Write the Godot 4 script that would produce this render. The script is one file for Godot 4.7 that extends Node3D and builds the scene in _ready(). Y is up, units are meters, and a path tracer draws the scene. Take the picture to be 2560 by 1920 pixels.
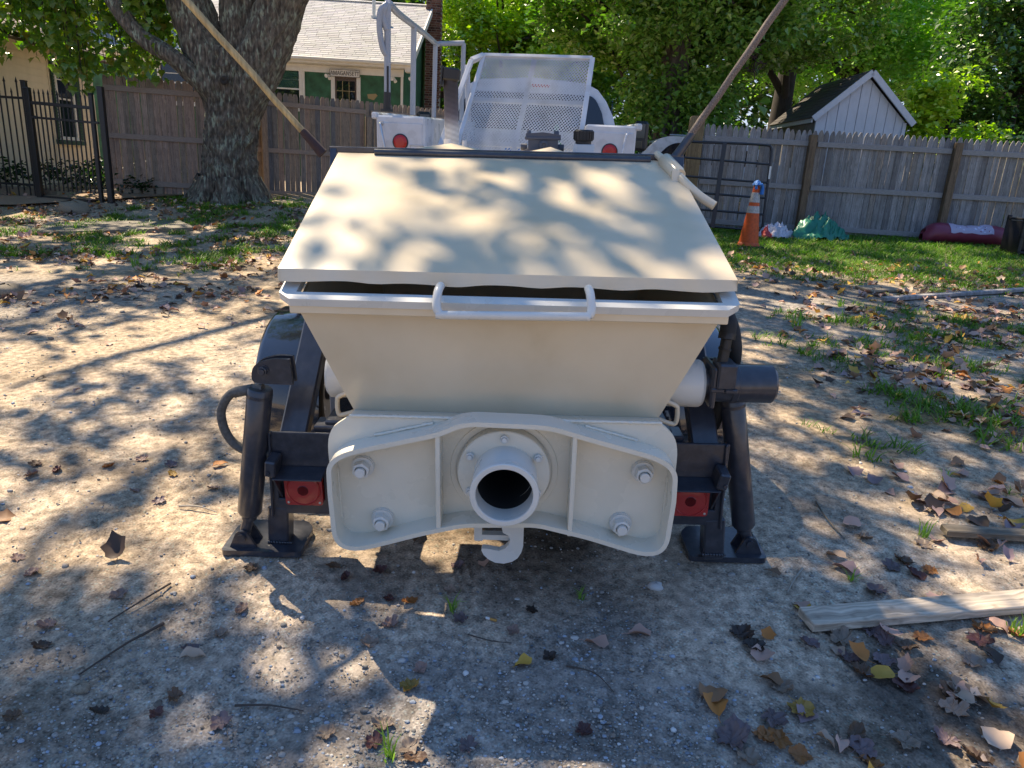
extends Node3D
# A white concrete pump trailer in a leafy yard. y is up, metres; the yard lies in the plane y = 0.

var used := {}
var M := {}
var rng := RandomNumberGenerator.new()
var hill := FastNoiseLite.new()
var patchy := FastNoiseLite.new()
var TILT := Basis()

# ---------------------------------------------------------------- mesh builder
class MB:
	var st := SurfaceTool.new()
	func _init():
		st.begin(Mesh.PRIMITIVE_TRIANGLES)
	func flat():
		st.set_smooth_group(-1)
	func smooth(g = 1):
		st.set_smooth_group(g)
	func col(c):
		st.set_color(c)
	func tri(a, b, c, n):
		if (a - c).cross(a - b).dot(n) < 0.0:
			var t = b
			b = c
			c = t
		st.add_vertex(a)
		st.add_vertex(b)
		st.add_vertex(c)
	func quad(a, b, c, d, n):
		tri(a, b, c, n)
		tri(a, c, d, n)
	func box(c, size, bs = Basis(), bev = 0.0):
		flat()
		var h = size * 0.5
		if bev <= 0.0:
			for ax in 3:
				for s in [-1.0, 1.0]:
					var n = Vector3.ZERO
					n[ax] = s
					var u = Vector3.ZERO
					u[(ax + 1) % 3] = h[(ax + 1) % 3]
					var v = Vector3.ZERO
					v[(ax + 2) % 3] = h[(ax + 2) % 3]
					var o = n * h[ax]
					quad(c + bs * (o - u - v), c + bs * (o + u - v), c + bs * (o + u + v), c + bs * (o - u + v), bs * n)
			return
		var P = func(sx, sy, sz, ax):
			var p = Vector3(sx * (h.x - bev), sy * (h.y - bev), sz * (h.z - bev))
			p[ax] += [sx, sy, sz][ax] * bev
			return c + bs * p
		for ax in 3:
			var b1 = (ax + 1) % 3
			var b2 = (ax + 2) % 3
			for s in [-1.0, 1.0]:
				var q = []
				for k in [[-1, -1], [1, -1], [1, 1], [-1, 1]]:
					var g = [0.0, 0.0, 0.0]
					g[ax] = s
					g[b1] = k[0]
					g[b2] = k[1]
					q.append(P.call(g[0], g[1], g[2], ax))
				var n = Vector3.ZERO
				n[ax] = s
				quad(q[0], q[1], q[2], q[3], bs * n)
			for s1 in [-1.0, 1.0]:
				for s2 in [-1.0, 1.0]:
					var e = []
					for s in [-1.0, 1.0]:
						var g = [0.0, 0.0, 0.0]
						g[ax] = s
						g[b1] = s1
						g[b2] = s2
						e.append(P.call(g[0], g[1], g[2], b1))
						e.append(P.call(g[0], g[1], g[2], b2))
					var n = Vector3.ZERO
					n[b1] = s1
					n[b2] = s2
					quad(e[0], e[1], e[3], e[2], bs * n)
		for sx in [-1.0, 1.0]:
			for sy in [-1.0, 1.0]:
				for sz in [-1.0, 1.0]:
					tri(P.call(sx, sy, sz, 0), P.call(sx, sy, sz, 1), P.call(sx, sy, sz, 2), bs * Vector3(sx, sy, sz))
	func bar(a, b, w, h, up = Vector3.UP, bev = 0.0):   # a box from a to b, w across, h along up
		var z = (b - a).normalized()
		var x = up.cross(z).normalized()
		var y = z.cross(x)
		box((a + b) * 0.5, Vector3(w, h, (b - a).length()), Basis(x, y, z), bev)
	func tube(pts, r, sides = 12, caps = true):
		var n = pts.size()
		var t0 = (pts[1] - pts[0]).normalized()
		var u = t0.cross(Vector3(0.31, 0.9, 0.2)).normalized()
		var rings = []
		for i in n:
			var t = (pts[min(i + 1, n - 1)] - pts[max(i - 1, 0)]).normalized()
			u = (u - t * u.dot(t)).normalized()
			var v = t.cross(u)
			var rr = r[i] if r is Array else r
			var ring = []
			for k in sides:
				var a = TAU * k / sides
				ring.append(pts[i] + (u * cos(a) + v * sin(a)) * rr)
			rings.append(ring)
		smooth(1)
		for i in n - 1:
			for k in sides:
				var k2 = (k + 1) % sides
				var m = (rings[i][k] + rings[i + 1][k2]) * 0.5 - (pts[i] + pts[i + 1]) * 0.5
				quad(rings[i][k], rings[i][k2], rings[i + 1][k2], rings[i + 1][k], m)
		if caps:
			flat()
			for e in [0, n - 1]:
				var d = (pts[0] - pts[1]) if e == 0 else (pts[n - 1] - pts[n - 2])
				for k in range(1, sides - 1):
					tri(rings[e][0], rings[e][k], rings[e][k + 1], d)
	func lathe(prof, xf, seg = 32, soft = false):   # prof: Vector2(radius, along y); the outside lies to the right of its upward run
		for i in prof.size() - 1:
			smooth(1 if soft else i + 2)
			var p = prof[i]
			var q = prof[i + 1]
			var o = Vector2(q.y - p.y, p.x - q.x)
			for k in seg:
				var a = TAU * k / seg
				var b = TAU * (k + 1) / seg
				var am = (a + b) * 0.5
				var nn = xf.basis * Vector3(o.x * cos(am), o.y, o.x * sin(am))
				var p1 = xf * Vector3(p.x * cos(a), p.y, p.x * sin(a))
				var p2 = xf * Vector3(p.x * cos(b), p.y, p.x * sin(b))
				var q1 = xf * Vector3(q.x * cos(a), q.y, q.x * sin(a))
				var q2 = xf * Vector3(q.x * cos(b), q.y, q.x * sin(b))
				if p.x > 1e-6:
					tri(p1, p2, q2 if q.x > 1e-6 else q1, nn)
				if q.x > 1e-6:
					tri(p1, q2, q1, nn)
	func prism(poly, z0, z1, xf = Transform3D(), soft = false):
		var n = poly.size()
		var area = 0.0
		for i in n:
			area += poly[i].cross(poly[(i + 1) % n])
		var ids = Geometry2D.triangulate_polygon(PackedVector2Array(poly))
		flat()
		for e in [[z0, -1.0], [z1, 1.0]]:
			for i in range(0, ids.size(), 3):
				tri(xf * Vector3(poly[ids[i]].x, poly[ids[i]].y, e[0]), xf * Vector3(poly[ids[i + 1]].x, poly[ids[i + 1]].y, e[0]), xf * Vector3(poly[ids[i + 2]].x, poly[ids[i + 2]].y, e[0]), xf.basis * Vector3(0, 0, e[1] * sign(z1 - z0)))
		if soft:
			smooth(1)
		for i in n:
			var a = poly[i]
			var b = poly[(i + 1) % n]
			var o = Vector2(b.y - a.y, a.x - b.x) * sign(area)
			quad(xf * Vector3(a.x, a.y, z0), xf * Vector3(b.x, b.y, z0), xf * Vector3(b.x, b.y, z1), xf * Vector3(a.x, a.y, z1), xf.basis * Vector3(o.x, o.y, 0))
	func ring(outer, inner, z0, z1, xf = Transform3D(), soft = true):   # a band between two outlines with as many points
		var n = outer.size()
		var area = 0.0
		for i in n:
			area += outer[i].cross(outer[(i + 1) % n])
		var s = sign(area)
		for i in n:
			var j = (i + 1) % n
			flat()
			for e in [[z0, -1.0], [z1, 1.0]]:
				quad(xf * Vector3(outer[i].x, outer[i].y, e[0]), xf * Vector3(outer[j].x, outer[j].y, e[0]), xf * Vector3(inner[j].x, inner[j].y, e[0]), xf * Vector3(inner[i].x, inner[i].y, e[0]), xf.basis * Vector3(0, 0, e[1]))
			var g = 1
			for w in [[outer, 1.0], [inner, -1.0]]:
				g += 1
				if soft:
					smooth(g)
				var a = w[0][i]
				var b = w[0][j]
				var o = Vector2(b.y - a.y, a.x - b.x) * s * w[1]
				quad(xf * Vector3(a.x, a.y, z0), xf * Vector3(b.x, b.y, z0), xf * Vector3(b.x, b.y, z1), xf * Vector3(a.x, a.y, z1), xf.basis * Vector3(o.x, o.y, 0))
	func bolt(p, r, h, xf = Basis(), washer = true):   # a hexagon head on its washer; its axis is the z of xf
		var hexa = []
		for k in 6:
			hexa.append(Vector2(cos(TAU * k / 6 + 0.3), sin(TAU * k / 6 + 0.3)) * r)
		if washer:
			lathe([Vector2(r * 1.25, 0), Vector2(r * 1.25, h * 0.22), Vector2(0, h * 0.22)], Transform3D(xf * Basis(Vector3.RIGHT, PI / 2), p), 20)
		prism(hexa, h * 0.2, h, Transform3D(xf, p))
		lathe([Vector2(r * 0.9, h), Vector2(r * 0.76, h * 1.08), Vector2(r * 0.66, h * 1.08), Vector2(r * 0.66, h * 1.0), Vector2(r * 0.58, h * 1.0), Vector2(r * 0.58, h * 1.4), Vector2(r * 0.5, h * 1.45), Vector2(0, h * 1.45)], Transform3D(xf * Basis(Vector3.RIGHT, PI / 2), p), 14)
	func mesh():
		st.generate_normals()
		return st.commit()

# ---------------------------------------------------------------- naming and tags
func numbered(called):
	if not used.has(called):
		used[called] = 0
		return called
	used[called] += 1
	return "%s_%03d" % [called, used[called]]

func tag(o, label = "", category = "", group = "", kind = ""):
	if label != "":
		o.set_meta("label", label)
	if category != "":
		o.set_meta("category", category)
	if group != "":
		o.set_meta("group", group)
	if kind != "":
		o.set_meta("kind", kind)
	return o

func thing(called, label, category, xf = Transform3D(), group = ""):
	var o = Node3D.new()
	o.name = numbered(called)
	add_child(o)
	o.transform = xf
	return tag(o, label, category, group)

func put(called, mesh, mat, parent = null, xf = Transform3D(), label = ""):
	var o = MeshInstance3D.new()
	o.mesh = mesh
	o.material_override = mat
	o.transform = xf
	if parent == null:
		o.name = numbered(called)
		add_child(o)
	else:
		o.name = called
		parent.add_child(o, true)
	if label != "":
		o.set_meta("label", label)
	return o

func build(called, mb, mat, parent = null, xf = Transform3D(), label = ""):
	return put(called, mb.mesh(), mat, parent, xf, label)

func tilted(at, yaw = 0.0):   # the yard climbs a little away from the camera; upright things follow gravity
	return Transform3D(TILT * Basis(Vector3.UP, deg_to_rad(yaw)), at)

func many(called, mesh, mat, where, tints, parent = null):
	var mm = MultiMesh.new()
	mm.transform_format = MultiMesh.TRANSFORM_3D
	mm.use_colors = true
	mm.mesh = mesh
	mm.instance_count = where.size()
	for i in where.size():
		mm.set_instance_transform(i, where[i])
		mm.set_instance_color(i, tints[i])
	var o = MultiMeshInstance3D.new()
	o.multimesh = mm
	o.material_override = mat
	if parent == null:
		o.name = numbered(called)
		add_child(o)
	else:
		o.name = called
		parent.add_child(o, true)
	o.set_meta("kind", "stuff")
	return o

# ---------------------------------------------------------------- small geometry
func v2(flat_list):
	var out = []
	for i in range(0, flat_list.size(), 2):
		out.append(Vector2(flat_list[i], flat_list[i + 1]))
	return out

func rounded(poly, radii, steps = 6):   # rounds the corners of a polygon
	var out = []
	var n = poly.size()
	for i in n:
		var r = radii[i] if radii is Array else radii
		var p = poly[i]
		var a = poly[(i + n - 1) % n]
		var b = poly[(i + 1) % n]
		var d1 = min(r, p.distance_to(a) * 0.45)
		var d2 = min(r, p.distance_to(b) * 0.45)
		var s = p + (a - p).normalized() * d1
		var e = p + (b - p).normalized() * d2
		if r <= 0.0:
			out.append(p)
			continue
		for k in steps + 1:
			var t = float(k) / steps
			out.append(s.lerp(p, t).lerp(p.lerp(e, t), t))
	return out

func inset(poly, d):
	var n = poly.size()
	var area = 0.0
	for i in n:
		area += poly[i].cross(poly[(i + 1) % n])
	var s = sign(area)
	var out = []
	for i in n:
		var a = poly[(i + n - 1) % n]
		var p = poly[i]
		var b = poly[(i + 1) % n]
		var n1 = Vector2(-(p - a).y, (p - a).x).normalized() * s
		var n2 = Vector2(-(b - p).y, (b - p).x).normalized() * s
		var m = (n1 + n2).normalized()
		out.append(p + m * d / max(0.5, m.dot(n1)))
	return out

func curve(pts, per = 6):   # Catmull-Rom through the points
	var out = []
	var n = pts.size()
	for i in n - 1:
		var p0 = pts[max(i - 1, 0)]
		var p1 = pts[i]
		var p2 = pts[i + 1]
		var p3 = pts[min(i + 2, n - 1)]
		for k in per:
			var t = float(k) / per
			out.append(0.5 * ((2.0 * p1) + (p2 - p0) * t + (2.0 * p0 - 5.0 * p1 + 4.0 * p2 - p3) * t * t + (3.0 * p1 - p0 - 3.0 * p2 + p3) * t * t * t))
	out.append(pts[n - 1])
	return out

func radii(from_r, to_r, n):
	var out = []
	for i in n:
		out.append(lerpf(from_r, to_r, float(i) / (n - 1)))
	return out

func V(x, y, z):
	return Vector3(x, y, z)

func rnd(a, b):
	return rng.randf_range(a, b)

func gh(x, z):   # height of the yard
	var near = smoothstep(0.0, 1.0, (-z - 1.0) / 2.0)
	var h = hill.get_noise_2d(x * 1.0, z * 1.0) * 0.03 * near
	h += 0.1 * smoothstep(-10.5, -12.5, z) * smoothstep(-2.0, -4.5, x)
	return h

func on_ground(x, z, up = 0.0):
	return Vector3(x, gh(x, z) + up, z)

# ---------------------------------------------------------------- materials
func lin(r, g, b):
	return Color(r, g, b).linear_to_srgb()

func mat(called, c, rough = 0.6, metal = 0.0):
	var m = StandardMaterial3D.new()
	m.resource_name = called
	m.albedo_color = c
	m.roughness = rough
	m.metallic = metal
	m.cull_mode = BaseMaterial3D.CULL_DISABLED
	M[called] = m
	return m

func noise_img(size, freq, octaves, sd, kind = FastNoiseLite.TYPE_SIMPLEX_SMOOTH, ret = FastNoiseLite.RETURN_DISTANCE):
	var n = FastNoiseLite.new()
	n.seed = sd
	n.noise_type = kind
	n.frequency = freq
	n.fractal_octaves = octaves
	if kind == FastNoiseLite.TYPE_CELLULAR:
		n.cellular_return_type = ret
		n.fractal_type = FastNoiseLite.FRACTAL_NONE
	return n.get_seamless_image(size.x, size.y)

func tex(img, low, high, gamma = 1.0):   # grey picture to a two-colour ramp
	var src = img.get_data()
	var w = img.get_width()
	var h = img.get_height()
	var out = PackedByteArray()
	out.resize(w * h * 3)
	var lut = PackedByteArray()
	for i in 256:
		var c = low.lerp(high, pow(i / 255.0, gamma))
		lut.append(int(clampf(c.r, 0, 1) * 255.0))
		lut.append(int(clampf(c.g, 0, 1) * 255.0))
		lut.append(int(clampf(c.b, 0, 1) * 255.0))
	for i in w * h:
		var v = src[i] * 3
		out[i * 3] = lut[v]
		out[i * 3 + 1] = lut[v + 1]
		out[i * 3 + 2] = lut[v + 2]
	return ImageTexture.create_from_image(Image.create_from_data(w, h, false, Image.FORMAT_RGB8, out))

func grey(img):
	return ImageTexture.create_from_image(img)

func tri_planar(m, scale, world = false):
	m.uv1_triplanar = true
	m.uv1_world_triplanar = world
	m.uv1_scale = scale
	return m
# ---------------------------------------------------------------- all materials
func make_materials():
	var S = Vector2i(512, 512)
	var soft = noise_img(S, 0.012, 5, 11)
	var fine = noise_img(S, 0.09, 3, 12)
	var soft_tex = tex(soft, Color(0.95, 0.95, 0.94), Color(1, 1, 1))
	var worn_tex = tex(soft, Color(0.62, 0.6, 0.57), Color(1, 1, 1), 0.7)
	var fine_tex = tex(fine, Color(0.7, 0.7, 0.7), Color(1, 1, 1))
	var soft_rough = tex(soft, Color(0.85, 0.85, 0.85), Color(1, 1, 1))

	# glossy tank paint: cream on the tank, slate on the frame
	for d in [["cream", lin(0.735, 0.615, 0.435), 0.26], ["cream_skylit", lin(0.755, 0.70, 0.575), 0.3], ["pale_paint", lin(0.70, 0.68, 0.62), 0.3], ["cream_inside", lin(0.7, 0.6, 0.43), 0.4], ["slate", lin(0.054, 0.058, 0.074), 0.32], ["grey_cast", lin(0.075, 0.08, 0.1), 0.5], ["truck_white", lin(0.66, 0.67, 0.69), 0.3], ["grey_pipe", lin(0.33, 0.35, 0.38), 0.4]]:  # second cream: same paint as the hopper, sky reflection put into its colour
		var m = mat(d[0], d[1], d[2])
		m.albedo_texture = soft_tex
		m.roughness_texture = soft_rough
		tri_planar(m, Vector3.ONE * 0.7)
	M.cream.metallic_specular = 0.6
	M.cream.albedo_texture = tex(noise_img(S, 0.008, 6, 15), Color(0.90, 0.88, 0.84), Color(1, 1, 1), 0.5)
	M.truck_white.albedo_texture = tex(soft, Color(0.8, 0.79, 0.77), Color(1, 1, 1), 0.6)
	M.slate.albedo_texture = tex(noise_img(S, 0.02, 5, 14), Color(0.72, 0.72, 0.74), Color(1, 0.99, 0.97), 1.6)
	tri_planar(M.slate, Vector3.ONE * 2.2)
	M.slate.heightmap_enabled = true
	M.slate.heightmap_texture = grey(noise_img(S, 0.03, 2, 13))
	M.slate.heightmap_scale = 0.04
	M.slate.clearcoat_enabled = true
	M.slate.clearcoat = 0.35
	M.slate.clearcoat_roughness = 0.12
	mat("fender", lin(0.018, 0.021, 0.03), 0.12)
	M.fender.clearcoat_enabled = true
	M.fender.clearcoat = 1.0
	M.fender.clearcoat_roughness = 0.04
	var speck = mat("rough_black", lin(0.02, 0.021, 0.025), 0.25)
	speck.heightmap_enabled = true
	speck.heightmap_texture = grey(noise_img(S, 0.09, 2, 17))
	speck.heightmap_scale = 1.2
	tri_planar(speck, Vector3.ONE * 4.0)

	mat("rubber", lin(0.022, 0.021, 0.02), 0.75)
	M.rubber.albedo_texture = worn_tex
	tri_planar(M.rubber, Vector3.ONE * 4.0)
	mat("old_hose", lin(0.14, 0.135, 0.125), 0.7)
	M.old_hose.albedo_texture = worn_tex
	tri_planar(M.old_hose, Vector3.ONE * 9.0)
	mat("black_plastic", lin(0.012, 0.012, 0.013), 0.45)
	mat("inside_dark", lin(0.02, 0.019, 0.018), 0.9)
	mat("steel", lin(0.5, 0.5, 0.5), 0.35, 0.9)
	var soot = mat("sooty_stack", Color.WHITE, 0.55)
	var g = Image.create(8, 128, false, Image.FORMAT_RGB8)
	for y in 128:
		var t = y / 127.0
		var c = lin(0.035, 0.028, 0.03).lerp(lin(0.10, 0.085, 0.10), smoothstep(0.1, 0.5, t)).lerp(lin(0.62, 0.62, 0.6), smoothstep(0.42, 0.7, t))
		for x in 8:
			g.set_pixel(x, y, c * (0.93 + 0.07 * sin(x * 2.1 + y * 0.7)))
	soot.albedo_texture = ImageTexture.create_from_image(g)
	soot.texture_repeat = false
	var lens = mat("red_lens", lin(0.38, 0.014, 0.014), 0.15)
	lens.clearcoat_enabled = true
	lens.backlight_enabled = true
	lens.backlight = Color(0.35, 0.02, 0.02)
	mat("red_reflector", lin(0.42, 0.015, 0.015), 0.2)
	mat("dark_red", lin(0.10, 0.004, 0.005), 0.15)
	mat("white_trim", lin(0.80, 0.77, 0.71), 0.5)
	M.white_trim.albedo_texture = soft_tex
	tri_planar(M.white_trim, Vector3.ONE * 0.7)
	var glass = mat("dark_glass", lin(0.008, 0.012, 0.02), 0.03)
	glass.metallic_specular = 0.6
	mat("pane", Color(0.25, 0.4, 0.38, 0.45), 0.03)
	M.pane.transparency = BaseMaterial3D.TRANSPARENCY_ALPHA

	# wood: long streaks with knots, in a few tones
	var streak = noise_img(Vector2i(512, 24), 0.045, 4, 21)
	streak.resize(512, 1024, Image.INTERPOLATE_CUBIC)
	var wob = noise_img(Vector2i(512, 1024), 0.006, 3, 22)
	var kn = noise_img(Vector2i(512, 1024), 0.011, 1, 23, FastNoiseLite.TYPE_CELLULAR)
	var grain = Image.create(512, 1024, false, Image.FORMAT_L8)
	var sd = streak.get_data()
	var wd = wob.get_data()
	var kd = kn.get_data()
	var gd = PackedByteArray()
	gd.resize(512 * 1024)
	for y in 1024:
		for x in 512:
			var i = y * 512 + x
			var sx = (x + int((wd[i] - 128) * 0.12) + 512) % 512
			var v = sd[y * 512 + sx] * 0.75 + wd[i] * 0.25
			var k = kd[i]
			if k < 34:
				v *= 0.45 + 0.55 * k / 34.0
			gd[i] = int(clampf(v, 0, 255))
	grain = Image.create_from_data(512, 1024, false, Image.FORMAT_L8, gd)
	var grain_tex = tex(grain, Color(0.5, 0.49, 0.48), Color(1, 1, 1), 0.8)
	var grain_g = grey(grain)
	var woods = {
		"picket_grey": [0.36, 0.345, 0.335], "picket_pale": [0.46, 0.44, 0.43], "picket_dark": [0.27, 0.255, 0.25], "picket_warm": [0.37, 0.325, 0.285],
		"plank_pink": [0.60, 0.425, 0.32], "plank_rose": [0.64, 0.47, 0.36], "plank_umber": [0.52, 0.37, 0.28], "plank_dull": [0.45, 0.35, 0.265],
		"post_brown": [0.25, 0.17, 0.10], "post_yellow": [0.34, 0.24, 0.12], "lumber": [0.86, 0.72, 0.55], "old_board": [0.30, 0.25, 0.18],
	}
	for k in woods:
		var w = woods[k]
		var m = mat(k, lin(w[0], w[1], w[2]), 0.8)
		m.albedo_texture = grain_tex
		m.heightmap_enabled = true
		m.heightmap_texture = grain_g
		m.heightmap_scale = 0.25
		tri_planar(m, Vector3(2.2, 0.9, 2.2), k != "lumber" and k != "old_board" and k != "post_brown")
	for d in [["rail_grey", lin(0.37, 0.355, 0.35)], ["rail_brown", lin(0.47, 0.37, 0.30)]]:
		var m = mat(d[0], d[1], 0.8)
		m.albedo_texture = tex(fine, Color(0.66, 0.65, 0.64), Color(1, 1, 1), 0.8)
		tri_planar(m, Vector3(0.25, 5.0, 0.25))
	mat("pole_yellow", lin(0.72, 0.52, 0.22), 0.45)
	M.pole_yellow.albedo_texture = grain_tex
	tri_planar(M.pole_yellow, Vector3(3, 0.7, 3))
	mat("pole_rusty", lin(0.42, 0.345, 0.28), 0.75)
	M.pole_rusty.albedo_texture = tex(fine, Color(0.35, 0.3, 0.27), Color(1, 1, 1))
	tri_planar(M.pole_rusty, Vector3(5, 3, 5))
	mat("rust", lin(0.13, 0.08, 0.07), 0.8)
	M.rust.albedo_texture = tex(fine, Color(0.25, 0.25, 0.3), Color(1, 0.9, 0.85))
	tri_planar(M.rust, Vector3.ONE * 9.0)

	# houses
	mat("siding_cream", lin(0.82, 0.71, 0.52), 0.6)
	M.siding_cream.albedo_texture = soft_tex
	tri_planar(M.siding_cream, Vector3.ONE * 0.6)
	mat("siding_green", lin(0.045, 0.17, 0.085), 0.65)
	M.siding_green.albedo_texture = worn_tex
	tri_planar(M.siding_green, Vector3.ONE * 0.5)
	mat("bare_patch", lin(0.36, 0.28, 0.14), 0.8)
	mat("shutter_green", lin(0.03, 0.075, 0.055), 0.5)
	mat("fascia", lin(0.16, 0.12, 0.10), 0.8)
	M.fascia.albedo_texture = worn_tex
	tri_planar(M.fascia, Vector3.ONE * 3.0)
	var sh = mat("shingle_light", Color.WHITE, 0.9)
	sh.vertex_color_use_as_albedo = true
	sh.albedo_texture = fine_tex
	tri_planar(sh, Vector3.ONE * 1.5)
	mat("brick", lin(0.22, 0.085, 0.06), 0.85)
	mat("brick_pale", lin(0.30, 0.14, 0.105), 0.85)
	mat("brick_dark", lin(0.13, 0.055, 0.045), 0.85)
	for k in ["brick", "brick_pale", "brick_dark"]:
		M[k].albedo_texture = worn_tex
		tri_planar(M[k], Vector3.ONE * 2.0, true)
	mat("mortar", lin(0.33, 0.29, 0.25), 0.95)
	mat("shed_white", lin(0.50, 0.525, 0.57), 0.7)
	M.shed_white.albedo_texture = soft_tex
	tri_planar(M.shed_white, Vector3(1.5, 0.6, 1.5), true)
	mat("letter", lin(0.06, 0.05, 0.045), 0.7)
	mat("lamp_white", lin(0.75, 0.74, 0.7), 0.4)

	# iron, cone, cloth
	mat("iron", lin(0.012, 0.012, 0.013), 0.35)
	mat("gate_iron", lin(0.010, 0.013, 0.020), 0.38)
	mat("cone_orange", lin(0.72, 0.11, 0.012), 0.55)
	M.cone_orange.albedo_texture = tex(soft, Color(0.7, 0.66, 0.62), Color(1, 1, 1), 0.5)
	tri_planar(M.cone_orange, Vector3.ONE * 3.0)
	mat("cone_band", lin(0.62, 0.60, 0.58), 0.5)
	M.cone_band.albedo_texture = worn_tex
	tri_planar(M.cone_band, Vector3.ONE * 6.0)
	mat("blue_cloth", lin(0.02, 0.16, 0.48), 0.6)
	mat("tarp_green", lin(0.010, 0.17, 0.105), 0.42)
	mat("bag_white", lin(0.50, 0.49, 0.56), 0.5)
	mat("bag_red", lin(0.42, 0.03, 0.03), 0.5)
	mat("bag_maroon", lin(0.19, 0.025, 0.055), 0.45)
	var pr = Image.create(256, 96, false, Image.FORMAT_RGB8)
	pr.fill(lin(0.42, 0.36, 0.46))
	var r2 = RandomNumberGenerator.new()
	r2.seed = 5
	for k in 26:
		var x0 = r2.randi_range(6, 236)
		var y0 = 8 + (k % 4) * 20 + r2.randi_range(0, 6)
		pr.fill_rect(Rect2i(x0, y0, r2.randi_range(4, 12), r2.randi_range(5, 12)), lin(0.62, 0.6, 0.75) if k % 3 else lin(0.2, 0.06, 0.1))
	mat("bag_label", Color.WHITE, 0.4)
	M.bag_label.albedo_texture = ImageTexture.create_from_image(pr)
	mat("concrete", lin(0.33, 0.30, 0.25), 0.9)
	M.concrete.albedo_texture = tex(fine, Color(0.6, 0.58, 0.55), Color(1, 1, 1))
	tri_planar(M.concrete, Vector3.ONE * 1.2, true)
	mat("edging", lin(0.42, 0.36, 0.27), 0.9)
	M.edging.albedo_texture = tex(fine, Color(0.6, 0.58, 0.55), Color(1, 1, 1))
	tri_planar(M.edging, Vector3.ONE * 2.2, true)
	mat("path_sand", lin(0.46, 0.33, 0.22), 0.95)
	M.path_sand.albedo_texture = fine_tex
	tri_planar(M.path_sand, Vector3.ONE * 1.5, true)
	mat("twig", lin(0.075, 0.055, 0.042), 0.85)
	mat("twig_pale", lin(0.34, 0.30, 0.24), 0.8)
	mat("paper", lin(0.7, 0.68, 0.64), 0.8)
	mat("filter_tan", lin(0.5, 0.25, 0.06), 0.8)

	# bark: deep cracks with lichen
	var bk = noise_img(Vector2i(512, 512), 0.02, 5, 31)
	var bl = noise_img(Vector2i(512, 512), 0.012, 4, 32)
	var b1 = bk.get_data()
	var b2 = bl.get_data()
	var bo = PackedByteArray()
	bo.resize(512 * 512 * 3)
	for i in 512 * 512:
		var v = b1[i] / 255.0
		var li = smoothstep(0.58, 0.74, b2[i] / 255.0) * smoothstep(0.3, 0.6, v)
		var c = Color(0.040, 0.031, 0.022).lerp(Color(0.36, 0.29, 0.215), v * v).lerp(Color(0.40, 0.44, 0.31), li * 0.85).linear_to_srgb()
		bo[i * 3] = int(c.r * 255)
		bo[i * 3 + 1] = int(c.g * 255)
		bo[i * 3 + 2] = int(c.b * 255)
	var bark = mat("bark", Color.WHITE, 0.9)
	bark.albedo_texture = ImageTexture.create_from_image(Image.create_from_data(512, 512, false, Image.FORMAT_RGB8, bo))
	bark.heightmap_enabled = true
	bark.heightmap_texture = grey(bk)
	bark.heightmap_scale = 3.0
	tri_planar(bark, Vector3(1.7, 0.5, 1.7))
	mat("bark_dark", lin(0.065, 0.052, 0.042), 0.9)
	M.bark_dark.albedo_texture = worn_tex
	tri_planar(M.bark_dark, Vector3(3, 0.8, 3))
	mat("bark_tan", lin(0.17, 0.135, 0.10), 0.9)
	M.bark_tan.albedo_texture = worn_tex
	tri_planar(M.bark_tan, Vector3(3, 0.8, 3))

	# leaves take their tone from each copy
	for d in [["leaf", 0.34, Color(0.85, 1.0, 0.3)], ["leaf_deep", 0.27, Color(0.72, 0.9, 0.28)], ["grass_blade", 0.5, Color(0.7, 0.9, 0.3)], ["dry_leaf", 0.6, Color(0.35, 0.28, 0.2)]]:
		var m = mat(d[0], Color.WHITE, d[1])
		m.vertex_color_use_as_albedo = true
		m.backlight_enabled = true
		m.backlight = d[2]
		m.metallic_specular = 0.75 if d[0].begins_with("leaf") else 0.4
	mat("stone", Color.WHITE, 0.7)
	M.stone.vertex_color_use_as_albedo = true

	# the ground: sand and grit
	var G = Vector2i(1024, 1024)
	var g1 = noise_img(G, 0.02, 5, 41).get_data()
	var g2 = noise_img(G, 0.11, 2, 42).get_data()
	var cv = noise_img(G, 0.16, 1, 43, FastNoiseLite.TYPE_CELLULAR, FastNoiseLite.RETURN_CELL_VALUE).get_data()
	var cd = noise_img(G, 0.16, 1, 43, FastNoiseLite.TYPE_CELLULAR).get_data()
	var go = PackedByteArray()
	go.resize(1024 * 1024 * 3)
	var ho = PackedByteArray()
	ho.resize(1024 * 1024)
	for i in 1024 * 1024:
		var v = 0.77 + (g1[i] - 128) * 0.0016 + (g2[i] - 128) * 0.0010
		var cr = v
		var cg = v
		var cb = v
		var cell = cv[i]
		var up = g1[i] * 0.35 + g2[i] * 0.35
		if cell > 226:      # a pale or bluish grain of grit
			var s = 1.0 - cd[i] / 255.0
			var k = (cell - 226) / 30.0
			cr += 0.11 * s * (1.0 - k)
			cg += 0.12 * s
			cb += 0.15 * s
			up += 70.0 * s
		elif cell < 24:
			cr -= 0.12
			cg -= 0.12
			cb -= 0.115
			up -= 10
		go[i * 3] = int(clampf(cr, 0, 1) * 255)
		go[i * 3 + 1] = int(clampf(cg, 0, 1) * 255)
		go[i * 3 + 2] = int(clampf(cb, 0, 1) * 255)
		ho[i] = int(clampf(up, 0, 255))
	var gm = mat("earth", lin(1, 1, 1), 0.95)
	gm.vertex_color_use_as_albedo = true
	gm.metallic_specular = 0.25
	gm.albedo_texture = ImageTexture.create_from_image(Image.create_from_data(1024, 1024, false, Image.FORMAT_RGB8, go))
	gm.heightmap_enabled = true
	gm.heightmap_texture = grey(Image.create_from_data(1024, 1024, false, Image.FORMAT_L8, ho))
	gm.heightmap_scale = 0.4
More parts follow.
